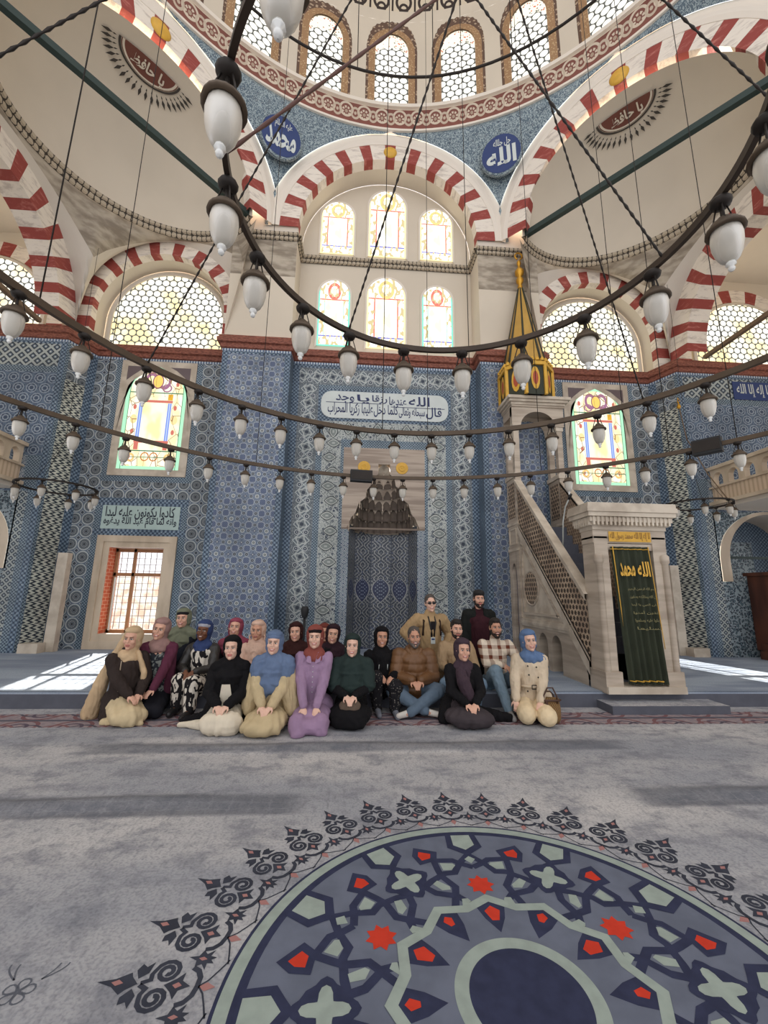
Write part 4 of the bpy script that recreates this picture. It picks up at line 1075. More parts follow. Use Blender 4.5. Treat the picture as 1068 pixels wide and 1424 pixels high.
for s in (-1, 1):
    mb = MB(); c = Vec(R(-.03 + s * .485, YM - .02, 4.73)); axs = (Vec((1, 0, 0)), Vec((0, 0, 1)), Vec((0, -1, 0)))
    mb.loft([[c + Vec((math.cos(2 * PI * k / 32) * r * (1 + .05 * (k % 2)), -z, math.sin(2 * PI * k / 32) * r * (1 + .05 * (k % 2)))) for k in range(32)] for r, z in ((.155, 0), (.15, .014), (.09, .018), (.085, .03), (.06, .032), (.03, .02), (.001, .03))], gold_flat, closedU=True, smooth=False)
    o = mb.build('gilt_rosette', mih); o['label'] = 'gilt rosette'

# ------------------------------------------------------------------ inscription panels
def flat_panel(name, lbl, cat, cx, cz, hw, hh, Y, mbase, rounded=False, lines=(), inkm=ink, border=None, kids=True):
    r_ = empty(name, (cx, Y - .006, cz)); tag(r_, lbl, cat)
    mb = MB()
    if rounded:
        P_ = []
        for q, a0 in ((1, -90), (-1, 90)):
            for i in range(13):
                a = math.radians(a0 + 180 * i / 12); P_.append((q * (hw - hh * .8) + hh * .8 * math.cos(a), hh * (abs(math.sin(a)) ** .7) * (1 if math.sin(a) > 0 else -1)))
    else: P_ = [(-hw, -hh), (hw, -hh), (hw, hh), (-hw, hh)]
    mb.poly([(x, -.012, z) for x, z in P_], mbase); mb.loft([[(x, -.012, z) for x, z in P_ + P_[:1]], [(x, 0, z) for x, z in P_ + P_[:1]]], mbase, smooth=False)
    mb.build('panel', r_)
    mb = MB()
    for item in lines:
        if item[0] == 't':
            _, tx, x0, x1, z0, z1, bold = item; put_text(mb, tx, x0, x1, z0, z1, inkm, lambda u, v: Vec((u, -.016, v)), bold)
        else:
            _, x0, x1, z, h = item; mb.box(((x0 + x1) / 2, -.016, z), (x1 - x0, .004, h), inkm)
    mb.build('inscription', r_)
    return r_
flat_panel('inscription_panel', 'long rounded tile panel of blue Arabic script above the prayer niche', 'inscription', AX, 6.41, 1.68, .375, YM, white_glaze, True,
           [('t', 'عليها زكريا المحراب', -1.50, -.32, -.31, .06, .016), ('t', 'كلما دخل', -.30, .34, -.31, .04, .016), ('t', 'سبحانه وتعالى', .36, 1.05, -.31, .0, .016), ('t', 'قال', 1.08, 1.50, -.31, .02, .016), ('t', 'الله', .62, 1.18, .04, .31, .018), ('t', 'عندها', .10, .56, .04, .28, .016), ('t', 'رزقا', -.35, .05, .06, .30, .016), ('t', 'يا', -.75, -.42, .06, .30, .016), ('t', 'وجد', -1.3, -.82, .04, .28, .016), ('l', -1.55, -.1, .055, .014), ('l', .15, 1.58, -.01, .014)])
flat_panel('inscription_panel', 'oblong pale green tile panel of Arabic script above the open timber casement beside the crowd', 'inscription', AX - 5.95, 3.315, .92, .29, YB, pale_green_glaze, False,
           [('t', 'وأنه لما قام عبد الله يدعوه', -.86, .86, -.26, .06, .02), ('t', 'كادوا يكونون عليه لبدا', -.84, .80, -.06, .27, .02)], ink2)
flat_panel('inscription_panel', 'oblong pale green tile panel of script hidden behind the pulpit portal', 'inscription', AX + 5.95, 3.315, .92, .29, YB, pale_green_glaze, False,
           [('t', 'وأن المساجد لله فلا تدعوا', -.86, .86, -.26, .06, .02), ('t', 'مع الله أحدا', -.64, .70, -.02, .27, .02)], ink2)
flat_panel('inscription_panel', 'dark blue panel of white script at the tile top beyond the balustraded gallery', 'inscription', AX + 10.35, 7.12, .95, .26, YP - .005, navy_paint, False,
           [('t', 'لا إله إلا الله', -.85, .1, -.2, .2, .02), ('t', 'محمد رسول الله', .1, .85, -.22, .2, .02)], white_glaze)

# roundels on the pendentives
def roundel(deg, lbl, big, small, x, y):
    n, u = dirs(deg); d_ = ray(x, y); best = None
    # meet the cone-like pendentive near its middle
    r_at = lambda z: 8.02 + (7.62 - 8.02) * ((z - 12.2) / 2.5)
    tt = 5.0
    for k in range(4000):
        tt += .005; p = CAM + d_ * tt; q = p - DC; ang = math.atan2(q.x, q.y) - math.radians(deg); 
        if math.hypot(q.x, q.y) >= r_at(p.z) - .03: break
    N_ = Vec((-(p - DC).x, -(p - DC).y, 0)).normalized(); N_ = (N_ + Vec((0, 0, -.22))).normalized(); U_ = Vec((0, 0, 1)).cross(N_).normalized(); V_ = N_.cross(U_)
    r_ = empty('calligraphy_roundel', p); tag(r_, lbl, 'roundel'); RR = .52
    mb = MB(); ax_ = (U_, V_, N_); mb.lathe([(RR * 1.10, -.06), (RR * 1.10, .02), (RR * 1.02, .05), (RR * 1.0, .03)], (0, 0, 0), MT['spandrel'], 48, ax_); mb.build('rim', r_)
    mb = MB(); mb.poly([U_ * (RR * math.cos(2 * PI * i / 48)) + V_ * (RR * math.sin(2 * PI * i / 48)) + N_ * .045 for i in range(48)], navy_paint); mb.build('disc', r_)
    mb = MB(); pl_ = lambda a, b: U_ * a + V_ * b + N_ * .055
    put_text(mb, big, -.40, .40, -.32, .17, white_glaze, pl_, .035); put_text(mb, small, -.20, .26, .16, .40, white_glaze, pl_, .02)
    mb.build('inscription', r_)
roundel(-22.5, 'round blue medallion of white script on the tiled spandrel beside the red brown rod', 'محمد', 'عليه السلام', 391, 191)
roundel(22.5, 'round blue medallion of white script with tall upright strokes above the gilt pulpit cone', 'الله', 'جل جلاله', 697, 215)

# sunburst ornaments painted under the diagonal keystones
def sunburst(deg, lbl):
    n, u = dirs(deg); c = DC + n * (APO - .02) + Vec((0, 0, ZS + RI + .22)); Zv = Vec((0, 0, 1))
    # lies on the half dome just behind the arch edge: build hanging on the soffit
    r_ = empty('sunburst_ornament', c); tag(r_, lbl, 'ornament')
    e0 = DC + n * APO + Vec((0, 0, 11.10)) - c
    def P(a, b, k=0):
        a *= .76; b *= .76; th = PI / 2 - (b + .36) / 2.4; ja = PI / 2 - a / 2.5; q = .984 - k * .4
        return e0 + u * (math.cos(ja) * 2.58 * q) + (n * (math.cos(th) * 2.34 * q) + Zv * (math.sin(th) * 2.46 * q)) * math.sin(ja)
    dark = mat('sunburst_brown', C(112, 66, 54), .8); dk2 = mat('sunburst_dark', C(62, 56, 50), .8)
    mb = MB(); mb.loft([[P(.78 * q * math.cos(PI * i / 24), .62 * q * math.sin(PI * i / 24)) for i in range(25)] for q in (.01, .25, .5, .75, 1)], dark); mb.loft([[P(r * math.cos(PI * i / 32), r * .8 * math.sin(PI * i / 32), .006) for i in range(33)] for r in (.70, .76)], plaster, smooth=False); mb.loft([[P(r * math.cos(PI * i / 32), r * .8 * math.sin(PI * i / 32), .006) for i in range(33)] for r in (.80, .86)], dk2, smooth=False)
    mb.build('half_disc', r_)
    mb = MB(); put_text(mb, 'يا حافظ', -.46, .46, .08, .48, plaster, lambda a, b: P(a, .56 - b, .02), .03); mb.build('inscription', r_)
    mb = MB()
    for i in range(21):
        a = PI * (i + .5) / 21; ca, sa = math.cos(a), math.sin(a) * .86
        def Q(r, w_): return P(ca * r - sa * w_, sa * r + ca * w_, .003)
        mb.poly([Q(.90, 0), Q(.97, .022), Q(1.02, 0), Q(.97, -.022)], dk2); mb.poly([Q(1.0, 0), Q(1.13, .05), Q(1.30, 0), Q(1.13, -.05)], dk2); mb.poly([Q(1.08, 0), Q(1.13, .022), Q(1.19, 0), Q(1.13, -.022)][::1], plaster)
    mb.build('rays', r_)
sunburst(-45, 'half sunburst of brown paint under the striped arch keystone above the open casement side')
sunburst(45, 'half sunburst of brown paint under the striped arch keystone above the pulpit side')

# ------------------------------------------------------------------ tie beams and rods
def thing_bar(name, lbl, cat, a, b, w_, h, m, group=None):
    mb = MB(); mb.bar(a, b, w_, h, m); o = mb.build(name, None, ((Vec(a) + Vec(b)) / 2)); tag(o, lbl, cat, group); return o
thing_bar('tie_beam', 'dark green tie beam across the half dome over the stained window with the open casement', 'beam', (AX - 3.75, 9.40, 11.30), (AX - 7.58, 5.0, 11.35), .13, .15, rod_green)
thing_bar('tie_beam', 'dark green tie beam across the half dome over the golden pulpit cone', 'beam', (AX + 3.75, 9.40, 11.30), (AX + 7.58, 5.0, 11.35), .13, .15, rod_green)
thing_bar('tie_rod', 'wooden tie rod below the side arch by the brown pulpit chair', 'rod', atX(980, 497, AX + 7.95), atX(980, 497, AX + 7.95) + Vec((0, -3.3, 0.05)), .09, .09, rod_wood)
thing_bar('tie_rod', 'wooden tie rod below the side arch over the gallery end with two arched holes', 'rod', atX(55, 446, AX - 7.95), atX(55, 446, AX - 7.95) + Vec((0, -3.3, 0.05)), .09, .09, rod_wood)

# ------------------------------------------------------------------ ring chandeliers
glass_f = mat('frosted_glass', C(206, 200, 188), .35, spec=.5, vary=.04); glass_c = mat('clear_glass', C(226, 226, 222), .08, spec=.8)
# frosted bowl: pass some light
p_ = glass_f.node_tree.nodes['Principled BSDF']; p_.inputs['Transmission Weight'].default_value = .25; p_.inputs['Roughness'].default_value = .45
LSC = 1.0
def lamp_parts(s):
    """fitting (plate under the ring, wires, metal cap) and its glass"""
    mb = MB()
    mb.lathe([(.001, 0), (.034 * s, 0), (.040 * s, -.012 * s), (.034 * s, -.028 * s), (.012 * s, -.036 * s), (.001, -.036 * s)], (0, 0, 0), dark_iron, 12)
    for k in range(3):
        a = 2 * PI * k / 3; mb.tube([(math.cos(a) * .02 * s, math.sin(a) * .02 * s, -.03 * s), (math.cos(a) * .05 * s, math.sin(a) * .05 * s, -.13 * s)], .0035 * s, dark_iron, 4)
    mb.tube([(0, 0, -.03 * s), (0, 0, -.10 * s)], .008 * s, dark_iron, 6)
    mb.lathe([(.004, -.085 * s), (.022 * s, -.09 * s), (.030 * s, -.105 * s), (.048 * s, -.115 * s), (.056 * s, -.135 * s), (.066 * s, -.14 * s), (.068 * s, -.152 * s), (.056 * s, -.156 * s), (.05 * s, -.15 * s)], (0, 0, 0), iron2, 18)
    g = MB(); g.lathe([(.050 * s, -.150 * s), (.054 * s, -.18 * s), (.052 * s, -.215 * s), (.044 * s, -.25 * s), (.033 * s, -.275 * s), (.020 * s, -.288 * s), (.004 * s, -.292 * s)], (0, 0, 0), glass_f, 18)
    k_ = MB(); k_.lathe([(.001, -.288 * s), (.016 * s, -.292 * s), (.018 * s, -.302 * s), (.008 * s, -.309 * s), (.013 * s, -.318 * s), (.009 * s, -.328 * s), (.001, -.331 * s)], (0, 0, 0), glass_c, 10)
    return mb, g, k_
_proto = {}
def add_lamp(parent, p, s, rz=0.0):
    if s not in _proto:
        a, g, k_ = lamp_parts(s); L = a.build('lamp', parent, None); G = g.build('glass_shade', L); K = k_.build('finial', L); _proto[s] = L
        L.location = p; L.rotation_euler = (0, 0, rz); return L
    L0_ = _proto[s]; L = L0_.copy(); COL.objects.link(L); L.parent = parent; L.location = p; L.rotation_euler = (0, 0, rz)
    for ch in L0_.children: c2 = ch.copy(); COL.objects.link(c2); c2.parent = L
    return L
iron3 = mat('worn_iron', C(70, 58, 48), .6, .4, vary=.25, vscale=5)
def hoop(c, r, w_, h, m, n=120):
    mb = MB(); c = Vec(c)
    mb.loft([[c + Vec((math.cos(2 * PI * k / n) * rr, math.sin(2 * PI * k / n) * rr, z)) for k in range(n)] for rr, z in ((r - w_ / 2, -h / 2), (r + w_ / 2, -h / 2), (r + w_ / 2, h / 2), (r - w_ / 2, h / 2))], m, closedU=True, closedV=True, smooth=False)
    return mb
CC = Vec((-.274, 1.576, 0))
HR = {'a': 3.293, 'b': 3.233, 'c': 3.19}; RR_ = {'a': 1.056, 'b': 2.467, 'c': 4.036}
lampx = {'a': [(320, 95), (304, 250), (347, 357), (409, 433), (483, 468), (560, 490), (642, 492), (726, 480), (818, 446), (913, 380), (1008, 276), (1060, 165)],
         'b': [(18, 408), (113, 467), (193, 517), (263, 552), (325, 575), (383, 590), (439, 601), (492, 608), (546, 612), (599, 612), (652, 610), (708, 606), (768, 596), (832, 581), (901, 562), (984, 537)],
         'c': [(30, 568), (107, 590), (173, 612), (233, 630), (287, 642), (338, 652), (387, 659), (431, 664), (476, 668), (519, 669), (560, 669), (602, 669), (645, 667), (691, 664), (736, 658), (787, 652), (839, 645), (891, 637), (957, 629), (1026, 617)]}
info = {'a': ('smallest innermost iron ring chandelier of the large concentric hoops with big frosted lamps', 1.06), 'b': ('middle iron ring chandelier of the three large concentric hoops', .94), 'c': ('widest outermost iron ring chandelier crossing in front of the prayer niche', .94)}
def chain(a, b, m=dark_iron, r=.006, link=None):
    mb = MB(); a, b = Vec(a), Vec(b)
    if link:
        n = max(2, int((b - a).length / link)); pts, rr = [], []
        for i in range(n * 2 + 1): pts.append(a.lerp(b, i / (n * 2))); rr.append(r if i % 2 == 0 else r * (1.5 if link > .1 else 2.1))
        mb.tube(pts, rr, m, 5)
    else: mb.tube([a, b], r, m, 5)
    return mb
def chandelier(key, wires=(), chains=()):
    H, r = HR[key], RR_[key]; o = Vec((CC.x, CC.y, H)); root = empty('ring_chandelier', o); lbl, s = info[key]; tag(root, lbl, 'chandelier', 'concentric ring chandeliers')
    hoop((0, 0, 0), r, .022 if key == 'a' else .03, .036 if key == 'a' else .045, iron2 if key != 'a' else iron3).build('hoop', root)
    ang = []
    for x, y in lampx[key]:
        p = atZ(x, y - 4, H); ang.append(math.atan2(p.y - o.y, p.x - o.x))
    for a in ang: add_lamp(root, (math.cos(a) * r, math.sin(a) * r, -.02), s, a)
    if key == 'a':                       # the ring goes on overhead
        un = [x % (2 * PI) for x in ang]; un.sort(); gaps = [((un[(i + 1) % len(un)] - un[i]) % (2 * PI), un[i]) for i in range(len(un))]; g, st = max(gaps); n = round(g / .36)
        for i in range(1, n): a = st + g * i / n; add_lamp(root, (math.cos(a) * r, math.sin(a) * r, -.02), s, a)
    for nm, mb in chains: mb.build(nm, root)
    return root
def onring(key, x, y):
    p = atZ(x, y, HR[key]); q = Vec((p.x - CC.x, p.y - CC.y, 0)).normalized() * RR_[key]; return Vec((q.x, q.y, 0))
apex = Vec((0, 0, 4.78 - HR['a']))
top = Vec((0, 0, 16.5))
chA = [('chain', chain(onring('a', 324, 217), apex, rod_red, .006, .16)), ('chain', chain(onring('a', 915, 358), apex, dark_iron, .004, .05)), ('chain', chain(onring('a', 485, 460), apex, dark_iron, .004, .05)),
       ('chain', chain(Vec((0.0, -RR_['a'], 0)), apex, dark_iron, .004, .05)), ('hanging_rod', chain(apex, top, dark_iron, .02))]
ca = chandelier('a', (), chA)
def vert(key, x, y, zt=15.0): p = onring(key, x, y); return ('wire', chain(p, p + Vec((0, 0, zt - HR[key])), dark_iron, .0045))
apB = Vec((0, 0, 6.15 - HR['b']))
def rp(k, deg): a_ = math.radians(deg); return Vec((math.cos(a_) * RR_[k], math.sin(a_) * RR_[k], 0))
cb = chandelier('b', (), [vert('b', 60, 420), vert('b', 530, 604), vert('b', 655, 602)] + [('chain', chain(rp('b', g), apB, dark_iron, .004, .06)) for g in (0.5, 38.5, 146.8, 184, 230, 270, 310)])
cc = chandelier('c', (), [vert('c', 135, 598), vert('c', 352, 650), vert('c', 872, 640), vert('c', 930, 630), vert('c', 1025, 612), vert('c', 752, 655), vert('c', 595, 666)])
# control boxes clipped to the outer hoop
def ring_box(x0, x1, y0, y1, lbl):
    a, b = onring('c', x0, (y0 + y1) / 2), onring('c', x1, (y0 + y1) / 2); d_ = (b - a); L = d_.length; d_.normalize(); c = Vec((CC.x, CC.y, HR['c'])) + (a + b) / 2
    X = d_; Yv = Vec((0, 0, 1)).cross(d_)
    mb = MB(); mb.box((0, 0, 0), (L, .10, .16), black, Matrix((X, Yv, Vec((0, 0, 1)))).transposed()); mb.box(Yv * -.052, (L * .92, .006, .12), dark_iron, Matrix((X, Yv, Vec((0, 0, 1)))).transposed())
    o = mb.build('control_box'); o.location = c; tag(o, lbl, 'box', 'boxes on the outer chandelier hoop')
ring_box(486, 517, 656, 672, 'small black box clipped to the outer hoop before the prayer niche'); ring_box(957, 1007, 606, 632, 'larger black box clipped to the outer hoop near the balustraded gallery')

# small corner ring chandeliers
def small_ring(x, y, Y, r, lbl, hook):
    c = atY(x, y, Y); root = empty('small_ring_chandelier', c); tag(root, lbl, 'chandelier')
    hoop((0, 0, 0), r, .03, .03, dark_iron, 48).build('hoop', root); sm = MB(); 
    for k in range(8): a = 2 * PI * (k + .35) / 8; add_lamp(root, (math.cos(a) * r, math.sin(a) * r, .0), 1.0, a)
    for a in (.6, 2.7, 4.8): chain((math.cos(a) * r, math.sin(a) * r, 0), (0, 0, .9), dark_iron, .004).build('wire', root)
    chain((0, 0, .9), (0, 0, hook), dark_iron, .004).build('wire', root)
small_ring(80, 678, 7.6, .60, 'small iron ring chandelier with eight lamps beside the round tile columns', 5.0)
small_ring(968, 702, 7.6, .58, 'small iron ring chandelier with eight lamps above the pale stone post', 5.0)
# hook and rope of the right one
mb = MB(); p = atY(944, 565, YP - .05)
mb.lathe([(.001, .14), (.02, .12), (.012, .08), (.035, .03), (.05, -.02), (.03, -.06), (.001, -.08)], p, gold, 12); mb.tube([p + Vec((0, .03, .1)), p + Vec((0, -.0, .25)), p + Vec((.03, -.02, .14))], .012, gold, 6)
o = mb.build('wall_hook', None, p); tag(o, 'small gilt hook on the tiled corner pier holding a cord', 'hook')
mb = MB(); mb.tube([p, atY(955, 610, YP - .1), atY(985, 660, 8.8), atY(1013, 695, 7.9)], .012, rod_wood, 5); o = mb.build('cord', None, p); tag(o, 'slanting cord running from the gilt hook to the small ring chandelier', 'cord')

# iron ring hung in the drum
root = empty('drum_lamp_ring', (DC.x, DC.y, 14.6)); tag(root, 'thin iron ring hung below the dome windows', 'ring'); 
mb = MB(); mb.tube([(math.cos(2 * PI * k / 96) * 6.2, math.sin(2 * PI * k / 96) * 6.2, 0) for k in range(96)], .035, dark_iron, 6, closed=True); mb.build('hoop', root)
for k in range(10):
    a = PI * (k + .5) / 10; chain((math.cos(a) * 6.2, math.sin(a) * 6.2, 0), (math.cos(a) * 6.6, math.sin(a) * 6.6, 5.6), dark_iron, .012).build('wire', root)
add_lamp(root, (math.cos(1.9) * .0 - 1.0, -1.4, -.1), 2.6) if False else None

# ------------------------------------------------------------------ marble pulpit (minbar)
MX0, MX1, MY0, MY1 = 2.95, 4.12, 6.30, 9.55
mn = empty('marble_pulpit', (3.53, 6.2, HP)); tag(mn, 'carved marble pulpit with stairs and a gilt cone, beside the kneeling crowd', 'pulpit')
def G(x, y, z): return (x - 3.53, y - 6.2, z - HP)
def lattice_fn(p, hole):
    def fn(b):
        row = (b.w / (p * .866)).floor().mod(2.); x = ((b.u / p) + row * .5).fract() - .5; y = cell(b.w, p * .866) * .866; r = hyp(x, y)
        a = (y.atan2(x) * 6).sin() * .05
        return b.mix((r + a).lt(.36), b.mix(b.noise(3, 4).ss(.4, .6), C(192, 170, 144), C(160, 138, 116)), hole)
    return fn
pierced = mat('pierced_marble', fn=lattice_fn(.105, C(74, 62, 52)), rough=.55); carved = mat('carved_marble', fn=lattice_fn(.085, C(124, 106, 90)), rough=.6)
# portal: two posts, lintel, cornice
for s, x in ((-1, 3.07), (1, 4.02)):
    mb = MB(); mb.box(G(x, 6.36, 1.36), (.22, .34, 2.32), marble); mb.box(G(x, 6.34, .36), (.26, .42, .30), marble); mb.lathe([(.05, .4), (.05, 2.1), (.07, 2.12), (.07, 2.22), (.05, 2.24)], G(x + s * .06, 6.19, 0), marble, 12); mb.build('post', mn)
mb = MB(); mb.box(G(3.545, 6.36, 2.575), (1.19, .34, .17), marble); mb.box(G(3.545, 6.36, 2.36), (.75, .30, .10), marble); mb.build('lintel', mn); mb = MB(); mb.box(G(3.545, 6.28, .26), (1.2, .36, .10), marble_l); mb.build('threshold', mn)
mb = MB()
for z, e in ((2.66, .02), (2.72, .05), (2.78, .09), (2.86, .13), (2.93, .15)): mb.box(G(3.545, 6.36, z), (1.17 + e * 2, .34 + e * 2, .075), marble_l)
for k in range(19): mb.box(G(2.93 + 1.23 * k / 18, 6.36 - .25, 2.755), (.034, .05, .13), marble_l)
for k in range(7): mb.box(G(2.93 - .04, 6.16 + .4 * k / 6, 2.755), (.05, .034, .13), marble_l)
mb.box(G(3.545, 6.36, 3.0), (1.44, .62, .07), marble_l); mb.build('cornice', mn)
mb = MB(); mb.box(G(3.545,6.36,2.47),(1.19,.33,.10),marble); mb.wall(-.33, .36, 2.44 - HP, 2.60 - HP, -.022, gold_flat); put_text(mb, 'لا إله إلا الله محمد رسول الله', -.31, .34, 2.45 - HP, 2.59 - HP, mat('plaque_brown', C(150, 110, 52), .5), lambda u, v: Vec((u, -.026, v)), .02); o = mb.build('gilt_plaque', mn); o['label'] = 'gilt plaque with raised script'
# side walls with balustrade: triangle panel, pierced parapet, foot arches
SL = lambda y, o: 1.42 + o + (y - 6.30) * (4.22 - 1.42) / (9.14 - 6.30)       # slope of the hand rail
for sx, nm in ((MX0, -1), (MX1, 1)):
    mb = MB(); x = sx; yb = 9.10
    def side(pts, m, off=0.): q = [G(x + nm * off, y, z) for y, z in pts]; q = q[::-1] if nm < 0 else q; mb.poly(q, m, [(y, z) for y, z in (pts[::-1] if nm < 0 else pts)])
    zt = .98; yst = 6.62
    opens = [(7.62, .19), (8.16, .19), (8.70, .19)]
    side([(yst, HP), (7.1, HP), (7.1, zt - .1), (yst, .40)], marble)
    prev = 7.1
    for cy, hw in opens:
        side([(prev, HP), (cy - hw, HP), (cy - hw, zt), (prev, zt)], marble)
        P_ = [(cy + hw, HP)] + [(cy + hw * math.cos(PI * i / 10), .66 + hw * 1.15 * math.sin(PI * i / 10)) for i in range(11)] + [(cy - hw, HP)]
        for i in range(1, len(P_) - 2):
            a, b2 = P_[i], P_[i + 1]; side([(b2[0], b2[1]), (a[0], a[1]), (a[0], zt), (b2[0], zt)], marble)
        mb.loft([[G(x, y, z) for y, z in P_], [G(x - nm * .26, y, z) for y, z in P_]], marble, smooth=False)
        prev = cy + hw
    side([(prev, HP), (yb, HP), (yb, zt), (prev, zt)], marble)
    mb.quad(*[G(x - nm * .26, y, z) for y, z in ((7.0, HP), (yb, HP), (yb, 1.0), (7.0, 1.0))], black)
    for z, o_ in ((zt, .02), (zt + .05, .04), (zt + .10, .025)): mb.bar(G(x + nm * .01, 7.0 + (z - zt) * .4, z), G(x + nm * .01, yb, z), o_ * 2, .05, marble_l)
    tri = [(7.1, zt + .1), (yb, zt + .1), (yb, SL(yb, -1.2))]
    side(tri, marble_l)
    for a, b2 in (((7.44, zt + .24), (8.96, zt + .24)), ((8.96, zt + .24), (8.96, SL(8.96, -1.34))), ((8.96, SL(8.96, -1.34)), (7.44, zt + .24))): mb.bar(G(x + nm * .01, *a), G(x + nm * .01, *b2), .05, .05, marble)
    cr_ = (8.58, 1.74)
    mb.lathe([(.37, 0), (.37, .02), (.34, .03), (.33, .012)], G(x, *cr_), marble, 36, (Vec((0, 1, 0)), Vec((0, 0, 1)), Vec((nm, 0, 0)))); q = [G(x + nm * .012, cr_[0] + nm * -.33 * math.cos(2 * PI * i / 36), cr_[1] + .33 * math.sin(2 * PI * i / 36)) for i in range(36)]; mb.poly(q[::-1], pierced, [(p[1], p[2]) for p in q[::-1]])
    def band(o0, o1, m, off, y0=6.50): side([(y0, max(HP, SL(y0, o0))), (yb, SL(yb, o0)), (yb, SL(yb, o1)), (y0, max(HP, SL(y0, o1)))], m, off)
    band(-1.34, -1.22, marble, .015, 6.62); band(-1.22, -1.02, marble_l, .04); band(-1.02, -.96, marble, .02); band(-.96, -.10, pierced, .0); band(-.10, .0, marble_l, .03)
    a_, b_ = 6.48, 9.14
    mb.loft([[G(x + nm * .05, y, SL(y, -.06)), G(x + nm * .05, y, SL(y, .03)), G(x - nm * .12, y, SL(y, .03)), G(x - nm * .12, y, SL(y, -.06))] for y in (a_, b_)], marble_l, smooth=False)
    inn = [G(x - nm * .12, y, z) for y, z in ((a_, max(.3, SL(a_, -1.1))), (b_, SL(b_, -1.1)), (b_, SL(b_, .0)), (a_, SL(a_, 0)))]; mb.poly(inn, carved, [(p[1], p[2]) for p in inn])
    mb.build('side_parapet', mn)
mb = MB()
for k in range(11):
    y = 6.75 + k * .22; z = SL(y, -1.05); mb.box(G(3.535, y + .12, z), (.92, .26, .26), carpet_dark)
mb.build('stair_treads', mn)
for s in (-1, 1):                                  # tower piers: arched doorway, panel, pierced panel
    x = 3.0 if s < 0 else 4.07
    mb = MB(); P_ = [(9.54, HP), (9.54, 2.05)] + [(9.40 + .14 * math.cos(PI * i / 8), 2.05 + .26 * math.sin(PI * i / 8)) for i in range(1, 8)] + [(9.26, 2.05), (9.26, HP)]
    for yy in (9.175, 9.605): mb.box(G(x, yy, 1.4), (.16, .15, 2.4), marble)
    for i in range(1, 9): a_, b_ = P_[i], P_[i + 1]; mb.loft([[G(x + q, y, z) for y, z in (a_, (a_[0], 2.6))] for q in (-.08,)] + [[G(x - .08, y, z) for y, z in (b_, (b_[0], 2.6))]], marble, smooth=False)
    mb.box(G(x, 9.4, 3.45), (.14, .56, 1.75), marble); mb.box(G(x, 9.4, 4.36), (.20, .62, .10), marble_l); mb.box(G(x, 9.4, 2.62), (.19, .60, .06), marble_l); mb.box(G(x, 9.4, 3.22), (.18, .60, .06), marble_l)
    for sg in (-1, 1):
        q = [G(x + sg * .075, y, z) for y, z in ((9.2, 3.36), (9.6, 3.36), (9.6, 4.2), (9.2, 4.2))]; mb.poly(q if sg > 0 else q[::-1], pierced, [(p[1], p[2]) for p in (q if sg > 0 else q[::-1])])
        for a_, b_ in (((9.2, 2.75), (9.6, 2.75)), ((9.2, 3.1), (9.6, 3.1)), ((9.2, 2.75), (9.2, 3.1)), ((9.6, 2.75), (9.6, 3.1))): mb.bar(G(x + sg * .075, *a_), G(x + sg * .075, *b_), .03, .03, marble_l)
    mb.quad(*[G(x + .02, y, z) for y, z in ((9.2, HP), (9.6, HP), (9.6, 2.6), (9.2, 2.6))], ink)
    mb.build('tower_pier', mn)
    mb = MB()
    for yy in (9.18, 9.62): mb.box(G(x, yy, 4.95), (.13, .13, 1.35), marble); mb.box(G(x, yy, 5.53), (.17, .17, .10), marble_l)
    mb.build('column', mn)
mb = MB()
cz = 5.58
arcp = [(.42, 0)] + [(.42 * (1 - (i / 8) ** 1.6), .05 + .32 * math.sin(PI / 2 * i / 8)) for i in range(9)]; arcp += [(-x, z) for x, z in reversed(arcp[:-1])]
for yy in (9.08, 9.66):
    q = MB(); n = len(arcp); out = [(.64, z) if i < 3 else ((.64 - 1.28 * (i - 3) / (n - 7), .55) if i < n - 3 else (-.64, z)) for i, (x, z) in enumerate(arcp)]
    out[0] = (.64, 0); out[-1] = (-.64, 0)
    for i in range(n - 1): mb.quad(*[G(3.54 + x, yy, cz + z) for x, z in (out[i], out[i + 1], arcp[i + 1], arcp[i])], marble)
for xx in (2.90, 4.18): mb.quad(G(xx, 9.10, cz + .25), G(xx, 9.66, cz + .25), G(xx, 9.66, cz + .55), G(xx, 9.10, cz + .55), marble); mb.quad(G(xx, 9.10, cz), G(xx, 9.2, cz), G(xx, 9.2, cz + .55), G(xx, 9.10, cz + .55), marble)
for z, e in ((.55, .02), (.61, .07), (.67, .12)): mb.box(G(3.54, 9.36, cz + z), (1.30 + 2 * e, .66 + 2 * e, .07), marble_l)
mb.box(G(3.54, 9.36, cz + .50), (1.3, .64, .05), marble)
mb.build('canopy', mn)
mb = MB()  # gilt and green pavilion under the cone
green_p = mat('green_paint', C(46, 50, 36), .6); red_p = mat('red_enamel', C(170, 74, 46), .5)
c = Vec(G(3.42, 9.40, 6.28)); NS = 8
def oc(r, z, k, n=8): a = 2 * PI * (k + .5) / n; return c + Vec((math.cos(a) * r, math.sin(a) * r, z))
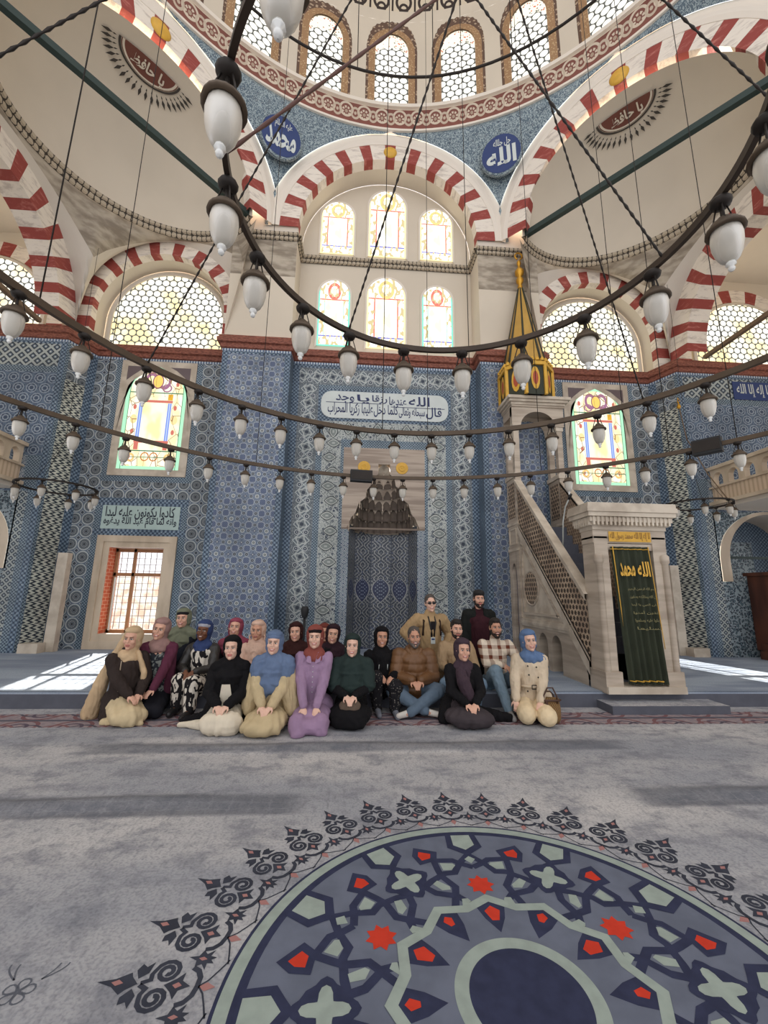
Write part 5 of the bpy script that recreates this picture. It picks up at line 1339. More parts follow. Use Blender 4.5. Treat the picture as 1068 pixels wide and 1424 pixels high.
for k in range(8):
    mb.quad(oc(.62, 0, k), oc(.62, 0, k + 1), oc(.62, .82, k + 1), oc(.62, .82, k), green_p)
    mb.bar(oc(.63, 0, k), oc(.63, .82, k), .07, .07, gold_flat); mb.bar(oc(.64, .80, k), oc(.64, .80, k + 1), .06, .09, gold_flat)
    for j in range(4): f = (j + .5) / 4; p = oc(.64, .86, k).lerp(oc(.64, .86, k + 1), f); mb.lathe([(.05, 0), (.055, .05), (.03, .09), (.001, .12)], p, gold_flat, 6)
    p = oc(.625, .42, k).lerp(oc(.625, .42, k + 1), .5); nn = Vec((p - c).xy.to_3d()).normalized(); uu = Vec((-nn.y, nn.x, 0))
    mb.poly([p + nn * .01 + uu * (.11 * math.cos(2 * PI * i / 12)) + Vec((0, 0, .30 * math.sin(2 * PI * i / 12))) for i in range(12)], gold_flat); mb.poly([p + nn * .014 + uu * (.065 * math.cos(2 * PI * i / 12)) + Vec((0, 0, .18 * math.sin(2 * PI * i / 12))) for i in range(12)], red_p)
mb.build('gilt_drum', mn)
gold_cone = mat('gilt_cone_sheet', C(206, 164, 84), .45, .35, vary=.15)
mb = MB()
for k in range(8):
    a0, a1, b0, b1 = oc(.55, .82, k), oc(.55, .82, k + 1), oc(.06, 3.30, k), oc(.06, 3.30, k + 1)
    mb.quad(a0, a1, b1, b0, gold_cone); mb.tube([a0, b0], [.032, .016], green_p, 6)
mb.build('gilt_cone', mn)
mb = MB(); mb.lathe([(.06, 3.28), (.07, 3.36), (.04, 3.42), (.09, 3.50), (.10, 3.58), (.05, 3.66), (.11, 3.74), (.12, 3.84), (.05, 3.94), (.03, 4.0), (.055, 4.06), (.055, 4.12), (.02, 4.18), (.001, 4.2)], c, gold, 14)
mb.tube([c + Vec((.10 * math.sin(a), 0, 4.31 - .10 * math.cos(a))) for a in [2 * PI * i / 20 for i in range(1, 20)]], .022, gold, 6); o = mb.build('finial', mn)

# curtain in the portal
cur = empty('pulpit_curtain', (3.53, 6.2, HP)); tag(cur, 'dark green curtain with gold script hanging in the pulpit doorway', 'curtain')
green_c = mat('green_cloth', C(50, 56, 40), .9, vary=.25, vscale=4)
mb = MB(); rows = []
for i in range(13):
    f = i / 12; z = 2.36 - 2.02 * f
    rows.append([(-.31 + .62 * j / 40 + .09 * f - .02, -.03 - .05 * f + (.018 + .02 * f) * math.sin(j * .95 + f) + .012 * math.sin(j * .4), z - HP) for j in range(41)])
mb.loft(rows, green_c); mb.build('cloth', cur)
mb = MB(); edge = [rows[i][1] for i in range(13)]; mb.tube([(x + .03, y - .015, z) for x, y, z in edge], .009, gold_flat, 5); mb.tube([(x, y - .02, z + .05) for x, y, z in rows[12][1:34]], .008, gold_flat, 5); mb.tube([(x, y - .015, z - .04) for x, y, z in rows[0]], .007, gold_flat, 5); mb.tube([(rows[i][38][0], rows[i][38][1] - .03, rows[i][38][2]) for i in range(10)], .006, gold_flat, 5); mb.build('braid', cur)
mb = MB(); pl_ = lambda u, v: Vec((u + (2.36 - v - HP) * .045, -.075 - (2.3 - v - HP) * .028, v))
put_text(mb, 'الله', .03, .23, 1.90 - HP, 2.13 - HP, gold_flat, pl_, .03); mb.build('gold_script', cur); mb = MB(); put_text(mb, 'محمد', -.25, -.01, 1.90 - HP, 2.11 - HP, gold_flat, pl_, .03); mb.build('gold_script', cur)
gk = mat('faded_gold_thread', C(122, 116, 78), .8)
for k, tx in enumerate(('بسم الله الرحمن الرحيم', 'إن الله وملائكته يصلون', 'على النبي يا أيها', 'الذين أمنوا', 'صلوا عليه وسلموا', 'تسليما')):
    mb = MB(); put_text(mb, tx, -.17 + .01 * k, .27, 1.68 - .115 * k - HP, 1.735 - .115 * k - HP, gk, pl_, .02); mb.build('script_line', cur)
# lectern microphone on the stair rail
mb = MB(); pts = [atX(783, 762, 3.1), atX(783, 725, 3.1), atX(786, 705, 3.1), atX(791, 694, 3.1)]; mb.tube(pts, .012, white_glaze, 6); o = mb.build('gooseneck_microphone', None, pts[0]); tag(o, 'thin white gooseneck microphone on the pulpit stair rail', 'microphone'); mb = MB(); mb.tube([(pts[3] - pts[0]), (pts[3] - pts[0]) + (pts[3] - pts[2]) * .6], .025, black, 8); mb.build('head', o)
# step before the pulpit
mb = MB(); a, b2, zz = 2.75, 4.62, .11
mb.box((3.70, 6.06, zz / 2), (1.72, .38, zz), carpet_dark); mb.quad((2.84, 5.87, zz + .001), (4.56, 5.87, zz + .001), (4.56, 6.25, zz + .001), (2.84, 6.25, zz + .001), carpet); o = mb.build('carpeted_step', None, (3.7, 6.06, 0)); tag(o, 'low grey carpeted step on the floor before the pulpit doorway', 'step')

# pale stone posts by the corner piers
for s, lbl in ((-1, 'pale upright stone post with foot block beside the round tile column and open casement'), (1, 'pale upright stone post with foot block behind the marble pulpit')):
    root = empty('stone_post', (AX + s * 7.30, YB - .42, HP)); tag(root, lbl, 'post')
    mb = MB(); mb.box((0, 0, 1.08), (.22, .16, 2.16), marble_l); mb.build('shaft', root); mb = MB(); mb.box((s * .24, -.22, .10), (.40, .24, .20), marble_l); mb.build('foot_block', root)

# galleries at both sides
for s in (-1, 1):
    root = empty('gallery_balustrade', (AX + s * 8.35, YP - .03, 3.9)); tag(root, 'pale stone gallery parapet with arched holes ' + ('on the open casement side of the hall' if s < 0 else 'above the wooden pulpit chair'), 'parapet')
    mb = MB(); n = 9; y0, y1 = 0, -6.0
    for k in range(8):
        yc = -.25 - .42 * k; P_ = [(yc - .13, .48)] + [(yc - .13 * math.cos(PI * i / 8), .64 + .16 * math.sin(PI * i / 8)) for i in range(9)] + [(yc + .13, .48)]
        o_ = [(yc - .21, .42), (yc - .21, .9)] + [(yc - .21 + .42 * i / 8, .9) for i in range(1, 8)] + [(yc + .21, .9), (yc + .21, .42)]
        for i in range(len(P_) - 1): mb.quad(*[(0, y, z) for y, z in (P_[i], o_[i], o_[i + 1], P_[i + 1])], marble_w)
        mb.quad(*[(0, y, z) for y, z in ((yc - .21, .42), (yc + .21, .42), (yc + .13, .48), (yc - .13, .48))], marble_w)
        mb.loft([[(0, y, z) for y, z in P_ + P_[:1]], [(s * .14, y, z) for y, z in P_ + P_[:1]]], marble_w, smooth=False)
    mb.quad((0, -.04, 0), (0, -3.5, 0), (0, -3.5, .42), (0, -.04, .42), mat('fluted_marble', fn=lambda b: b.mix((b.u * 60).sin().gt(.2), C(212, 190, 164), C(190, 166, 140)), rough=.6))
    mb.box((s * .05, -1.75, .93), (.22, 3.5, .08), marble_w); mb.box((s * .05, -1.75, .43), (.20, 3.5, .04), marble_w); mb.box((s * .02, -1.75, .02), (.24, 3.5, .08), marble_w); mb.quad((s * .20, 0, .04), (s * .20, -3.5, .04), (s * .20, -3.5, .9), (s * .20, 0, .9), black) if False else None
    mb.build('parapet', root)
    mb = MB(); mb.box((s * 2.7, -1.75, -.06), (5.4, 3.5, .10), plaster2); mb.build('gallery_floor', root)

# brown wooden preacher's chair and step at the gallery side
wood = mat('red_brown_wood', fn=lambda b: b.mix(b.noise(3, 4, stretch=(1, 1, .2)).ss(.35, .65), C(66, 36, 26), C(98, 56, 40)), rough=.5)
root = empty('wooden_pulpit_chair', (AX + 9.6, YP - .5, HP)); tag(root, 'red brown wooden pulpit chair with a step before the wide stone arch', 'pulpit chair')
mb = MB(); mb.box((0, .1, 1.05), (1.3, .7, 1.75), wood); mb.box((0, .1, 1.95), (1.4, .8, .08), wood)
for k in range(3): mb.box((-.42 + .42 * k, -.26, 1.05), (.34, .03, 1.4), wood)
mb.build('body', root); mb = MB(); mb.box((0, -.25, .09), (1.7, .9, .18), wood); mb.box((0, -.1, .26), (1.5, .7, .16), wood); mb.build('step', root)
# slim dark stand behind the crowd
p = atY(423, 868, 9.3); mb = MB(); mb.tube([(p.x, 9.3, HP), (p.x, 9.3, 1.06)], .028, black, 8); mb.lathe([(.05, 0), (.07, .05), (.09, .16), (.075, .22), (.05, .24)], (p.x, 9.3, 1.04), black, 12); mb.lathe([(.16, 0), (.16, .02), (.03, .05)], (p.x, 9.3, HP), black, 16); o = mb.build('candle_stand', None, (p.x, 9.3, HP)); tag(o, 'slim dark candle stand before the tiled wall behind the rust red headscarf', 'stand')

# ------------------------------------------------------------------ light
wd = bpy.data.worlds.new('world'); sc.world = wd; wd.use_nodes = True
bg = wd.node_tree.nodes['Background']; bg.inputs[0].default_value = C(250, 250, 254); bg.inputs[1].default_value = 1.22
sd = bpy.data.lights.new('sun', 'SUN'); sd.energy = 20.0; sd.angle = .012; sd.color = (1, .93, .82); so = bpy.data.objects.new('sun', sd); COL.objects.link(so)
so.rotation_euler = Vec((.23, -1.0, -.52)).to_track_quat('-Z', 'Y').to_euler()
# ------------------------------------------------------------------ figures
def ell(c, r, R=None, n=14, k=9):
    vs, fs = [], []
    c = Vec(c); r = (r, r, r) if isinstance(r, (int, float)) else r
    for i in range(k + 1):
        th = PI * i / k
        for j in range(n):
            ph = 2 * PI * j / n; p = Vec((math.sin(th) * math.cos(ph) * r[0], math.sin(th) * math.sin(ph) * r[1], math.cos(th) * r[2])); vs.append(c + (R @ p if R is not None else p))
    for i in range(k):
        for j in range(n):
            a, b, c2, d2 = i * n + j, i * n + (j + 1) % n, (i + 1) * n + (j + 1) % n, (i + 1) * n + j
            if i == 0: fs.append((a, d2, c2))
            elif i == k - 1: fs.append((a, d2, b))
            else: fs.append((a, d2, c2, b))
    # weld the poles
    return vs, fs
def cap(a, b, ra, rb, n=12):
    a, b = Vec(a), Vec(b); d = b - a
    if d.length < 1e-5: return ell(a, ra)
    d.normalize(); up = Vec((0, 0, 1)) if abs(d.z) < .9 else Vec((0, 1, 0)); x = d.cross(up).normalized(); y = d.cross(x)
    rings = [(a - d * ra * .999, .02 * ra)] + [(a - d * ra * math.cos(t), ra * math.sin(t)) for t in (.5, 1.05)] + [(a, ra), (b, rb)] + [(b + d * rb * math.cos(t), rb * math.sin(t)) for t in (1.05, .5)] + [(b + d * rb * .999, .02 * rb)]
    vs, fs = [], []
    for p, r in rings: vs += [p + (x * math.cos(2 * PI * j / n) + y * math.sin(2 * PI * j / n)) * r for j in range(n)]
    R_ = len(rings)
    for i in range(R_ - 1):
        for j in range(n): fs.append((i * n + j, (i + 1) * n + j, (i + 1) * n + (j + 1) % n, i * n + (j + 1) % n))
    fs.append(tuple(range(n))); fs.append(tuple((R_ - 1) * n + j for j in reversed(range(n))))
    return vs, fs
def join(parts):
    V, F = [], []
    for vs, fs in parts:
        k = len(V); V += [tuple(v) for v in vs]; F += [tuple(i + k for i in f) for f in fs]
    return V, F
def remesh(name, parts, m, parent, vox=.010, smooth=4, disp=None, floor=None):
    V, F = join(parts); me = bpy.data.meshes.new('tmp'); me.from_pydata(V, [], F)
    bm = bmesh.new(); bm.from_mesh(me); bmesh.ops.remove_doubles(bm, verts=bm.verts, dist=1e-5); bmesh.ops.recalc_face_normals(bm, faces=bm.faces); bm.to_mesh(me); bm.free()
    o = bpy.data.objects.new('tmp', me); COL.objects.link(o)
    r = o.modifiers.new('r', 'REMESH'); r.mode = 'VOXEL'; r.voxel_size = vox; r.use_smooth_shade = True
    if smooth: s_ = o.modifiers.new('s', 'SMOOTH'); s_.iterations = smooth; s_.factor = .5
    dg = DG(); dg.update(); out = bpy.data.meshes.new_from_object(o.evaluated_get(dg)); bpy.data.objects.remove(o); bpy.data.meshes.remove(me)
    if disp:
        ns = [v.normal.copy() for v in out.vertices]
        for v, nn in zip(out.vertices, ns): v.co += nn * disp(v.co, nn)
    if floor is not None:
        for v in out.vertices:
            if v.co.z < floor: v.co.z = floor
    out.materials.clear(); out.materials.append(m); out.polygons.foreach_set('use_smooth', [True] * len(out.polygons)); out.name = name
    ob = bpy.data.objects.new(name, out); COL.objects.link(ob); ob.parent = parent; return ob
def folds(amp=.007, f=16., sx=1., sz=.35, seed=0.):
    def fn(p, n):
        q = Vec((p.x * f * sx + seed, p.y * f * sx, p.z * f * sz)); v = noise.noise(q); w_ = noise.noise(q * 2.3 + Vec((7, 3, 1)))
        u_ = noise.noise(Vec((p.x * f * 2.2 + p.z * 6 + seed, p.y * f * 2.2, p.z * f * .5 + seed)))
        return amp * .8 * (1 - 2 * abs(v)) + amp * .3 * w_ - amp * .3 + amp * .9 * (.35 - abs(u_)) * 1.2
    return fn
def drape(amp, c, seed):
    def fn(p, n):
        q = p - c; a = math.atan2(q.x, -q.y + .35); s_ = math.sin(a * 21 + noise.noise(Vec((a * 2 + seed, q.z * 7, seed))) * 5.0); w_ = noise.noise(Vec((p.x * 7 + seed, p.y * 5, p.z * 7)))
        return amp * (.55 * s_ * (1 - max(0, n.z) * .4) + .8 * w_)
    return fn
def fab(name, c, vary=.14, fn=None, rough=.92): return mat(name, C(*c), rough, fn=fn, vary=vary, vscale=7, bump=.15, bscale=120, spec=.15)
SKIN = {k: mat('skin_' + k, C(*c), .55, spec=.3, vary=.06, vscale=12) for k, c in {'fair': (228, 186, 164), 'light': (220, 172, 148), 'tan': (202, 152, 126), 'dark': (116, 76, 56)}.items()}
eye_w = mat('eye_white', C(226, 220, 212), .3); eye_d = mat('eye_dark', C(42, 28, 22), .25); brow_m = mat('brow_hair', C(58, 42, 34), .8); lip_m = {k: mat('lip_' + k, C(*c), .5) for k, c in {'fair': (182, 104, 98), 'light': (176, 98, 90), 'tan': (160, 92, 82), 'dark': (108, 58, 52)}.items()}
teeth_m = mat('teeth', C(232, 226, 214), .4); hair_b = mat('dark_hair', C(36, 28, 24), .7, vary=.3, vscale=40); hair_g = mat('greying_hair', C(84, 76, 70), .75, vary=.35, vscale=40); beard_g = mat('grey_beard', C(112, 102, 96), .8, vary=.4, vscale=30); beard_b = mat('dark_beard', C(46, 34, 29), .8, vary=.3, vscale=40)
def mat_rot(yaw=0., pitch=0., roll=0.): return Matrix.Rotation(yaw, 3, 'Z') @ Matrix.Rotation(pitch, 3, 'X') @ Matrix.Rotation(roll, 3, 'Y')
def xf(part, R, o): return [R @ Vec(v) + o for v in part[0]], part[1]
def head_parts(R, o):
    P = [ell((0, .012, .018), (.073, .092, .108)), ell((0, -.016, -.052), (.062, .069, .074)), cap((0, -.084, .012), (0, -.099, -.026), .008, .0115), cap((-.034, -.074, .030), (.034, -.074, .030), .0115, .0115),
         ell((.034, -.056, -.026), (.031, .030, .030)), ell((-.034, -.056, -.026), (.031, .030, .030)), ell((0, -.072, -.100), (.024, .022, .020)), cap((-.016, -.080, -.062), (.016, -.080, -.062), .011, .011),
         ell((.075, .012, -.004), (.012, .022, .032)), ell((-.075, .012, -.004), (.012, .022, .032)), cap((0, .02, -.05), (0, .035, -.19), .052, .056)]
    return [xf(p, R, o) for p in P]
def face_kids(root, R, o, skin, smile=True, glasses=None, brow=brow_m):
    for s in (-1, 1):
        mb = MB(); mb.add(xf(ell((s * .030, -.0745, .006), (.0155, .011, .0085), None, 10, 6), R, o), None, eye_w); mb.add(xf(ell((s * .030, -.0815, .006), (.0075, .006, .0078), None, 8, 6), R, o), None, eye_d); mb.add(xf(cap((s * .015, -.0845, .0125), (s * .046, -.0755, .0125), .0026, .0022, 6), R, o), None, eye_d); mb.build('eye', root)
        mb = MB(); mb.add(xf(cap((s * .014, -.089, .029), (s * .050, -.077, .030), .0034, .0022, 6), R, o), None, brow); mb.build('eyebrow', root)
    mb = MB(); L = lip_m[skin]
    mb.add(xf(cap((-.020, -.0885, -.0575), (.020, -.0885, -.0575), .0048, .0048, 8), R, o), None, L); mb.add(xf(cap((-.017, -.0895, -.0705), (.017, -.0895, -.0705), .0062, .0062, 8), R, o), None, L)
    if smile:
        mb.add(xf(ell((0, -.0900, -.0635), (.0215, .0055, .0052), None, 10, 6), R, o), None, teeth_m); mb.add(xf(cap((.018, -.089, -.062), (.030, -.080, -.053), .0045, .003, 6), R, o), None, L); mb.add(xf(cap((-.018, -.089, -.062), (-.030, -.080, -.053), .0045, .003, 6), R, o), None, L)
    mb.build('mouth', root)
def hand_parts(w, d, nrm, sgn, curl=.5, k=1.0):
    """w wrist, d pointing direction, nrm back-of-hand normal; sgn +1: thumb towards d x nrm"""
    w, d, nrm = Vec(w), Vec(d).normalized(), Vec(nrm); nrm = (nrm - d * nrm.dot(d)).normalized(); s = d.cross(nrm) * sgn
    P = []
    pc = w + d * .048 * k; R = Matrix((s, d, nrm)).transposed(); P.append(ell(pc, (.040 * k, .052 * k, .017 * k), R)); P.append(cap(w - d * .02, w + d * .02, .024 * k, .024 * k))
    for i, L in enumerate((.066, .074, .069, .054)):
        off = (.029 - .0193 * i) * k; b = w + d * (.088 - .004 * abs(i - 1)) * k + s * off; a1 = curl * .7; a2 = curl * 1.9
        sp = s * ((.5 - i / 3) * .10); d1 = (d * math.cos(a1) - nrm * math.sin(a1) + sp).normalized(); d2 = (d * math.cos(a2) - nrm * math.sin(a2) + sp).normalized(); m_ = b + d1 * L * .52 * k
        P.append(cap(b - d * .02, m_, .0098 * k, .0088 * k, 8)); P.append(cap(m_, m_ + d2 * L * .48 * k, .0086 * k, .0072 * k, 8))
    t0 = w + d * .022 * k + s * .030 * k; t1 = t0 + (d * .6 + s * .55 - nrm * .25).normalized() * .040 * k; t2 = t1 + (d * .9 + s * .1 - nrm * .3).normalized() * .032 * k
    P += [cap(t0, t1, .0125 * k, .0105 * k, 8), cap(t1, t2, .0102 * k, .0082 * k, 8)]
    return P


class Fig:
    """joints in the figure's own frame: origin on the ground under the hips, looking along -Y"""
    def __init__(s, label, px, py, Y, pose='kneel', zf=0., rz=0., head=(0, 0, 0), skin='fair', smile=True, man=False, bw=1.0, lean=(0, 0), wr=None, handd=None, feet=None, knees=None, hip=None, el=None):
        hp = atY(px, py, Y); s.H = hp.z - zf; s.man = man; s.skin = skin; k = 1.08 if man else 1.0
        cr_, sr_ = math.cos(rz), math.sin(rz); hl = Vec((lean[0], lean[1] - .03, 0)); off = Vec((hl.x * cr_ - hl.y * sr_, hl.x * sr_ + hl.y * cr_, 0))
        s.root = empty('person', (hp.x - off.x, hp.y - off.y, zf), rz); tag(s.root, label, 'person', 'visitors posing for a group photo'); H = s.H; s.k = k
        lx, ly = lean
        hz = {'kneel': .22, 'sit': .34, 'tall': .52, 'cross': .32}[pose]
        s.pel = Vec(hip or (0, .06, hz)); s.head = Vec((lx, ly - .03, H)); s.neck = Vec((lx * .85, ly * .85 + .005, H - .195)); s.chest = s.pel.lerp(s.neck, .60) + Vec((0, -.015, 0))
        sw = .168 * k * bw; s.sw = sw; s.bw = bw
        s.sh = [s.neck + Vec((q * sw, .015, -.055)) for q in (-1, 1)]
        kn = {'kneel': (.125, -.34, .095), 'sit': (.13, -.36, .44), 'tall': (.12, -.06, .08), 'cross': (.30, -.22, .30)}[pose]; an = {'kneel': (.10, .20, .06), 'sit': (.13, -.42, .07), 'tall': (.12, .36, .06), 'cross': (-.10, -.36, .075)}[pose]
        s.kn = [Vec((q * kn[0], kn[1], kn[2])) for q in (-1, 1)] if knees is None else [Vec(v) for v in knees]
        s.an = [Vec((q * an[0], an[1] - (.06 if pose == 'cross' and q > 0 else 0), an[2])) for q in (-1, 1)] if feet is None else [Vec(v) for v in feet]
        td = {'kneel': Vec((0, .16, -.03)), 'sit': Vec((0, -.19, -.04)), 'tall': Vec((0, .16, -.03)), 'cross': Vec((0, -.10, -.03))}[pose]
        s.toe = [a + (td if pose != 'cross' else Vec((-.16 if i else .16, -.05, -.02))) for i, a in enumerate(s.an)]
        w0 = {'kneel': (.055, -.27, .30), 'sit': (.06, -.27, .52), 'tall': (.10, -.12, .62), 'cross': (.055, -.26, .44)}[pose]
        s.wr = [Vec((q * w0[0], w0[1], w0[2])) for q in (-1, 1)] if wr is None else [Vec(v) for v in wr]
        s.hd = [Vec((-q * .45, -.75, -.45)) for q in (-1, 1)] if handd is None else [Vec(v) for v in handd]
        s.el = []
        for i, q in enumerate((-1, 1)):
            if el is not None: s.el.append(Vec(el[i])); continue
            m_ = (s.sh[i] + s.wr[i]) / 2; d = s.wr[i] - s.sh[i]; L = .285 * k + .25 * k; h = math.sqrt(max(0.0004, (L / 2) ** 2 - (d.length / 2) ** 2)); pole = Vec((q * .75, .55, -.35)); pole = (pole - d.normalized() * pole.dot(d.normalized())).normalized(); s.el.append(m_ + pole * h)
        s.R = mat_rot(*head) @ Matrix.Scale(1.10, 3); s.o = s.head
        P = head_parts(s.R, s.o) + [cap(s.head + Vec((0, .03, -.12)), s.neck, .05 * k, .058 * k), cap(s.neck + Vec((0, .01, -.03)), s.chest, .09, .13), cap(s.chest, s.pel, .125, .135), cap(s.sh[0], s.sh[1], .05, .05)]
        for i in (0, 1):
            P += [cap(s.sh[i], s.el[i], .048 * k, .040 * k), cap(s.el[i], s.wr[i], .039 * k, .025 * k), cap(s.pel + Vec(((-1, 1)[i] * .08, 0, -.02)), s.kn[i], .08, .055), cap(s.kn[i], s.an[i], .053, .036), cap(s.an[i], s.toe[i], .034, .028)]
            P += hand_parts(s.wr[i], s.hd[i], Vec((0, -.25, 1)) if abs(s.hd[i].normalized().z) < .85 else Vec((0, -1, .2)), 1 if i == 0 else -1, .45, .95 * k)
        s.body = remesh('body', P, SKIN[skin], s.root, .0066, 2, None, .004)
        face_kids(s.root, s.R, s.o, skin, smile)
    def torso(s, name, m, infl=0., hem=-.06, sleeves=True, cuff=1.0, amp=.011, vox=.0095, puff=0., extra=(), collar=True):
        k, b = s.k, s.bw; P = [cap(s.neck + Vec((0, .01, -.04)), s.chest, .085 + infl, .135 * b + infl), cap(s.chest, s.pel + Vec((0, 0, hem)), .140 * b + infl, .150 * b + infl), cap(s.sh[0] + Vec((.02, 0, -.02)), s.sh[1] + Vec((-.02, 0, -.02)), .064 * k + infl, .064 * k + infl), ell(s.chest + Vec((0, -.03, .08)), (.15 * k * b + infl, .10 + infl, .11))]
        if collar: P.append(cap(s.neck + Vec((0, .01, -.03)), s.neck + Vec((0, .015, .035)), .068 + infl, .062 + infl))
        if sleeves:
            for i in (0, 1):
                P += [cap(s.sh[i], s.el[i], .061 * k + infl + puff, .054 * k + infl + puff), cap(s.el[i], s.el[i].lerp(s.wr[i], cuff * .93), .053 * k + infl + puff, .038 * k + infl * .7)]
        return remesh(name, P + list(extra), m, s.root, vox, 4, folds(amp, 15, seed=random.random() * 9), .004)
    def legs(s, name, m, r=(.092, .066, .05), skirt=False, amp=.010, extra=(), toe=False):
        P = [cap(s.pel + Vec((-.05, 0, -.02)), s.pel + Vec((.05, 0, -.02)), .15 * s.bw, .15 * s.bw)]
        for i, q in enumerate((-1, 1)):
            P += [cap(s.pel + Vec((q * .085, -.02, -.03)), s.kn[i], r[0] * 1.12, r[1] * 1.25), cap(s.kn[i], s.an[i] + Vec((0, 0, .01)), r[1] * 1.18, r[2])]
            if toe: P.append(cap(s.an[i], s.toe[i], .042, .034))
        if skirt:
            a, b = s.kn; mid = (a + b) / 2; P += [cap(a, b, r[1] * 1.3, r[1] * 1.3), cap(s.pel, mid, .14, r[1] * 1.3), cap((s.an[0] + s.an[1]) / 2, mid, .10, .10), cap(s.an[0], s.an[1], .075, .075)]
        return remesh(name, P + list(extra), m, s.root, .010, 5, drape(amp, Vec((0, s.kn[0].y, 0)), random.random() * 9) if skirt else folds(amp, 13, 1, .8, seed=random.random() * 9), .004)
    def shoes(s, name, m, r=.045):
        for i in (0, 1): remesh(name, [cap(s.an[i] + Vec((0, .02, 0)), s.toe[i], r, r * .8), cap(s.an[i], s.an[i] + (s.kn[i] - s.an[i]) * .12, r * .95, r)], m, s.root, .009, 3, None, .003)
    def scarf(s, m, style='chest', under=None, amp=.006):
        R, o = s.R, s.o; H = [ell((0, .054, .020), (.107, .108, .124)), ell((0, .026, .090), (.088, .098, .048)), ell((0, .060, -.055), (.098, .090, .10))]
        P = [xf(p, R, o) for p in H]; nb = s.neck
        P += [cap(o + R @ Vec((0, .030, -.115)), nb + Vec((0, .0, .015)), .074, .088), cap(nb + Vec((-.05, .0, -.01)), nb + Vec((.05, .0, -.01)), .085, .085)]
        B_ = s.bw
        if style in ('chest', 'long', 'cape'):
            P += [cap(nb + Vec((0, 0, -.03)), nb.lerp(s.chest, .55), .13, .200 * B_), cap(s.sh[0] + Vec((.02, -.01, .01)), s.sh[1] + Vec((-.02, -.01, .01)), .096, .096), cap(nb + Vec((-.06, 0, .03)), s.sh[0] + Vec((.03, 0, .01)), .07, .092), cap(nb + Vec((.06, 0, .03)), s.sh[1] + Vec((-.03, 0, .01)), .07, .092)]
        if style in ('long', 'cape'):
            P += [cap(nb + Vec((0, 0, -.05)), s.chest + Vec((0, 0, -.03)), .14, .206 * B_)]
            for i in (0, 1): P.append(cap(s.sh[i], s.sh[i].lerp(s.el[i], .40), .104, .104))
            P.append(cap(nb + Vec((.03, -.03, -.10)), s.chest + Vec((-.07, -.045, -.13)), .15, .13))
        if style == 'cape':
            for i in (0, 1): P.append(cap(s.sh[i], s.sh[i].lerp(s.el[i], .85) + Vec((0, -.02, .0)), .105, .10))
            P.append(cap(nb + Vec((0, -.02, -.1)), s.chest + Vec((0, -.02, -.08)), .18, .215))
        if style == 'tails':
            P += [ell(nb + Vec((0, -.05, -.06)), (.12, .085, .10)), cap(nb + Vec((.02, -.085, -.05)), s.chest + Vec((.03, -.135, -.12)), .055, .035), cap(nb + Vec((-.03, -.085, -.05)), s.chest + Vec((-.01, -.135, -.02)), .05, .035)]
        if style == 'shoulder': P += [cap(nb + Vec((0, -.02, .0)), s.sh[1] + Vec((-.02, .02, .0)), .10, .10), cap(s.sh[1] + Vec((-.02, .03, .0)), s.sh[1].lerp(s.el[1], .45) + Vec((-.02, .04, 0)), .095, .075), ell(nb + Vec((0, -.045, -.03)), (.125, .09, .09))]
        if style == 'tucked': P += [ell(nb + Vec((0, -.04, -.04)), (.115, .08, .085))]
        sd = random.random() * 9
        def dsp(p, n):
            q = p - o; f1 = math.sin((q.z * 46 + abs(q.x) * 38 + noise.noise(q * 9 + Vec((sd, 0, 0))) * 3.2)); low = min(1, max(0, (-.02 - q.z) / .08)); return amp * (.35 + .65 * low) * f1 * .7 + .003 * noise.noise(q * 26)
        ob = remesh('headscarf', P, m, s.root, .009, 3, dsp)
        if under is not None: remesh('under_scarf', [xf(ell((0, .020, .070), (.0835, .0975, .058)), R, o)], under, s.root, .008, 2)
        return ob
    def hair(s, m, short=True, cap_=None):
        H = [ell((0, .027, .049), (.083, .093, .092)), ell((0, .045, -.005), (.080, .080, .075)), cap((.070, -.012, .035), (.072, -.005, .0), .012, .012), cap((-.070, -.012, .035), (-.072, -.005, .0), .012, .012)]
        if cap_: H += [ell((0, .008, .085), (.086, .10, .058))]
        elif not short: H.append(ell((0, .0, .094), (.066, .085, .045)))
        return remesh('hair', [xf(p, s.R, s.o) for p in H], m, s.root, .007, 2, lambda p, n: .004 * noise.noise(p * 55))
    def beard(s, m, full=True):
        H = [ell((0, -.030, -.084), (.060, .060, .046)), cap((-.026, -.086, -.052), (.026, -.086, -.052), .0075, .0075), cap((.060, -.01, -.03), (.052, -.03, -.075), .016, .022), cap((-.060, -.01, -.03), (-.052, -.03, -.075), .016, .022)]
        if full: H.append(ell((0, -.060, -.108), (.042, .034, .032)))
        ob = remesh('beard', [xf(p, s.R, s.o) for p in H], m, s.root, .0065, 2, lambda p, n: .003 * noise.noise(p * 70))
        return ob
    def kid(s, name, mb): return mb.build(name, s.root)
    def strip(s, name, m, pts, w_=.02, t=.006):
        mb = MB(); mb.tube(pts, w_, m, 6); return mb.build(name, s.root)
    def front(s, x, z, d=.0):
        """a point on the front of the clothed torso"""
        t = (z - s.pel.z) / max(.05, s.neck.z - s.pel.z); c = s.pel.lerp(s.neck, max(0, min(1, t))); r = .145 - .035 * max(0, t - .7) / .3; return Vec((c.x + x, c.y - math.sqrt(max(.001, r * r - x * x * .55)) - .018 - d, z))


random.seed(11)
GRP = 'group of visitors'
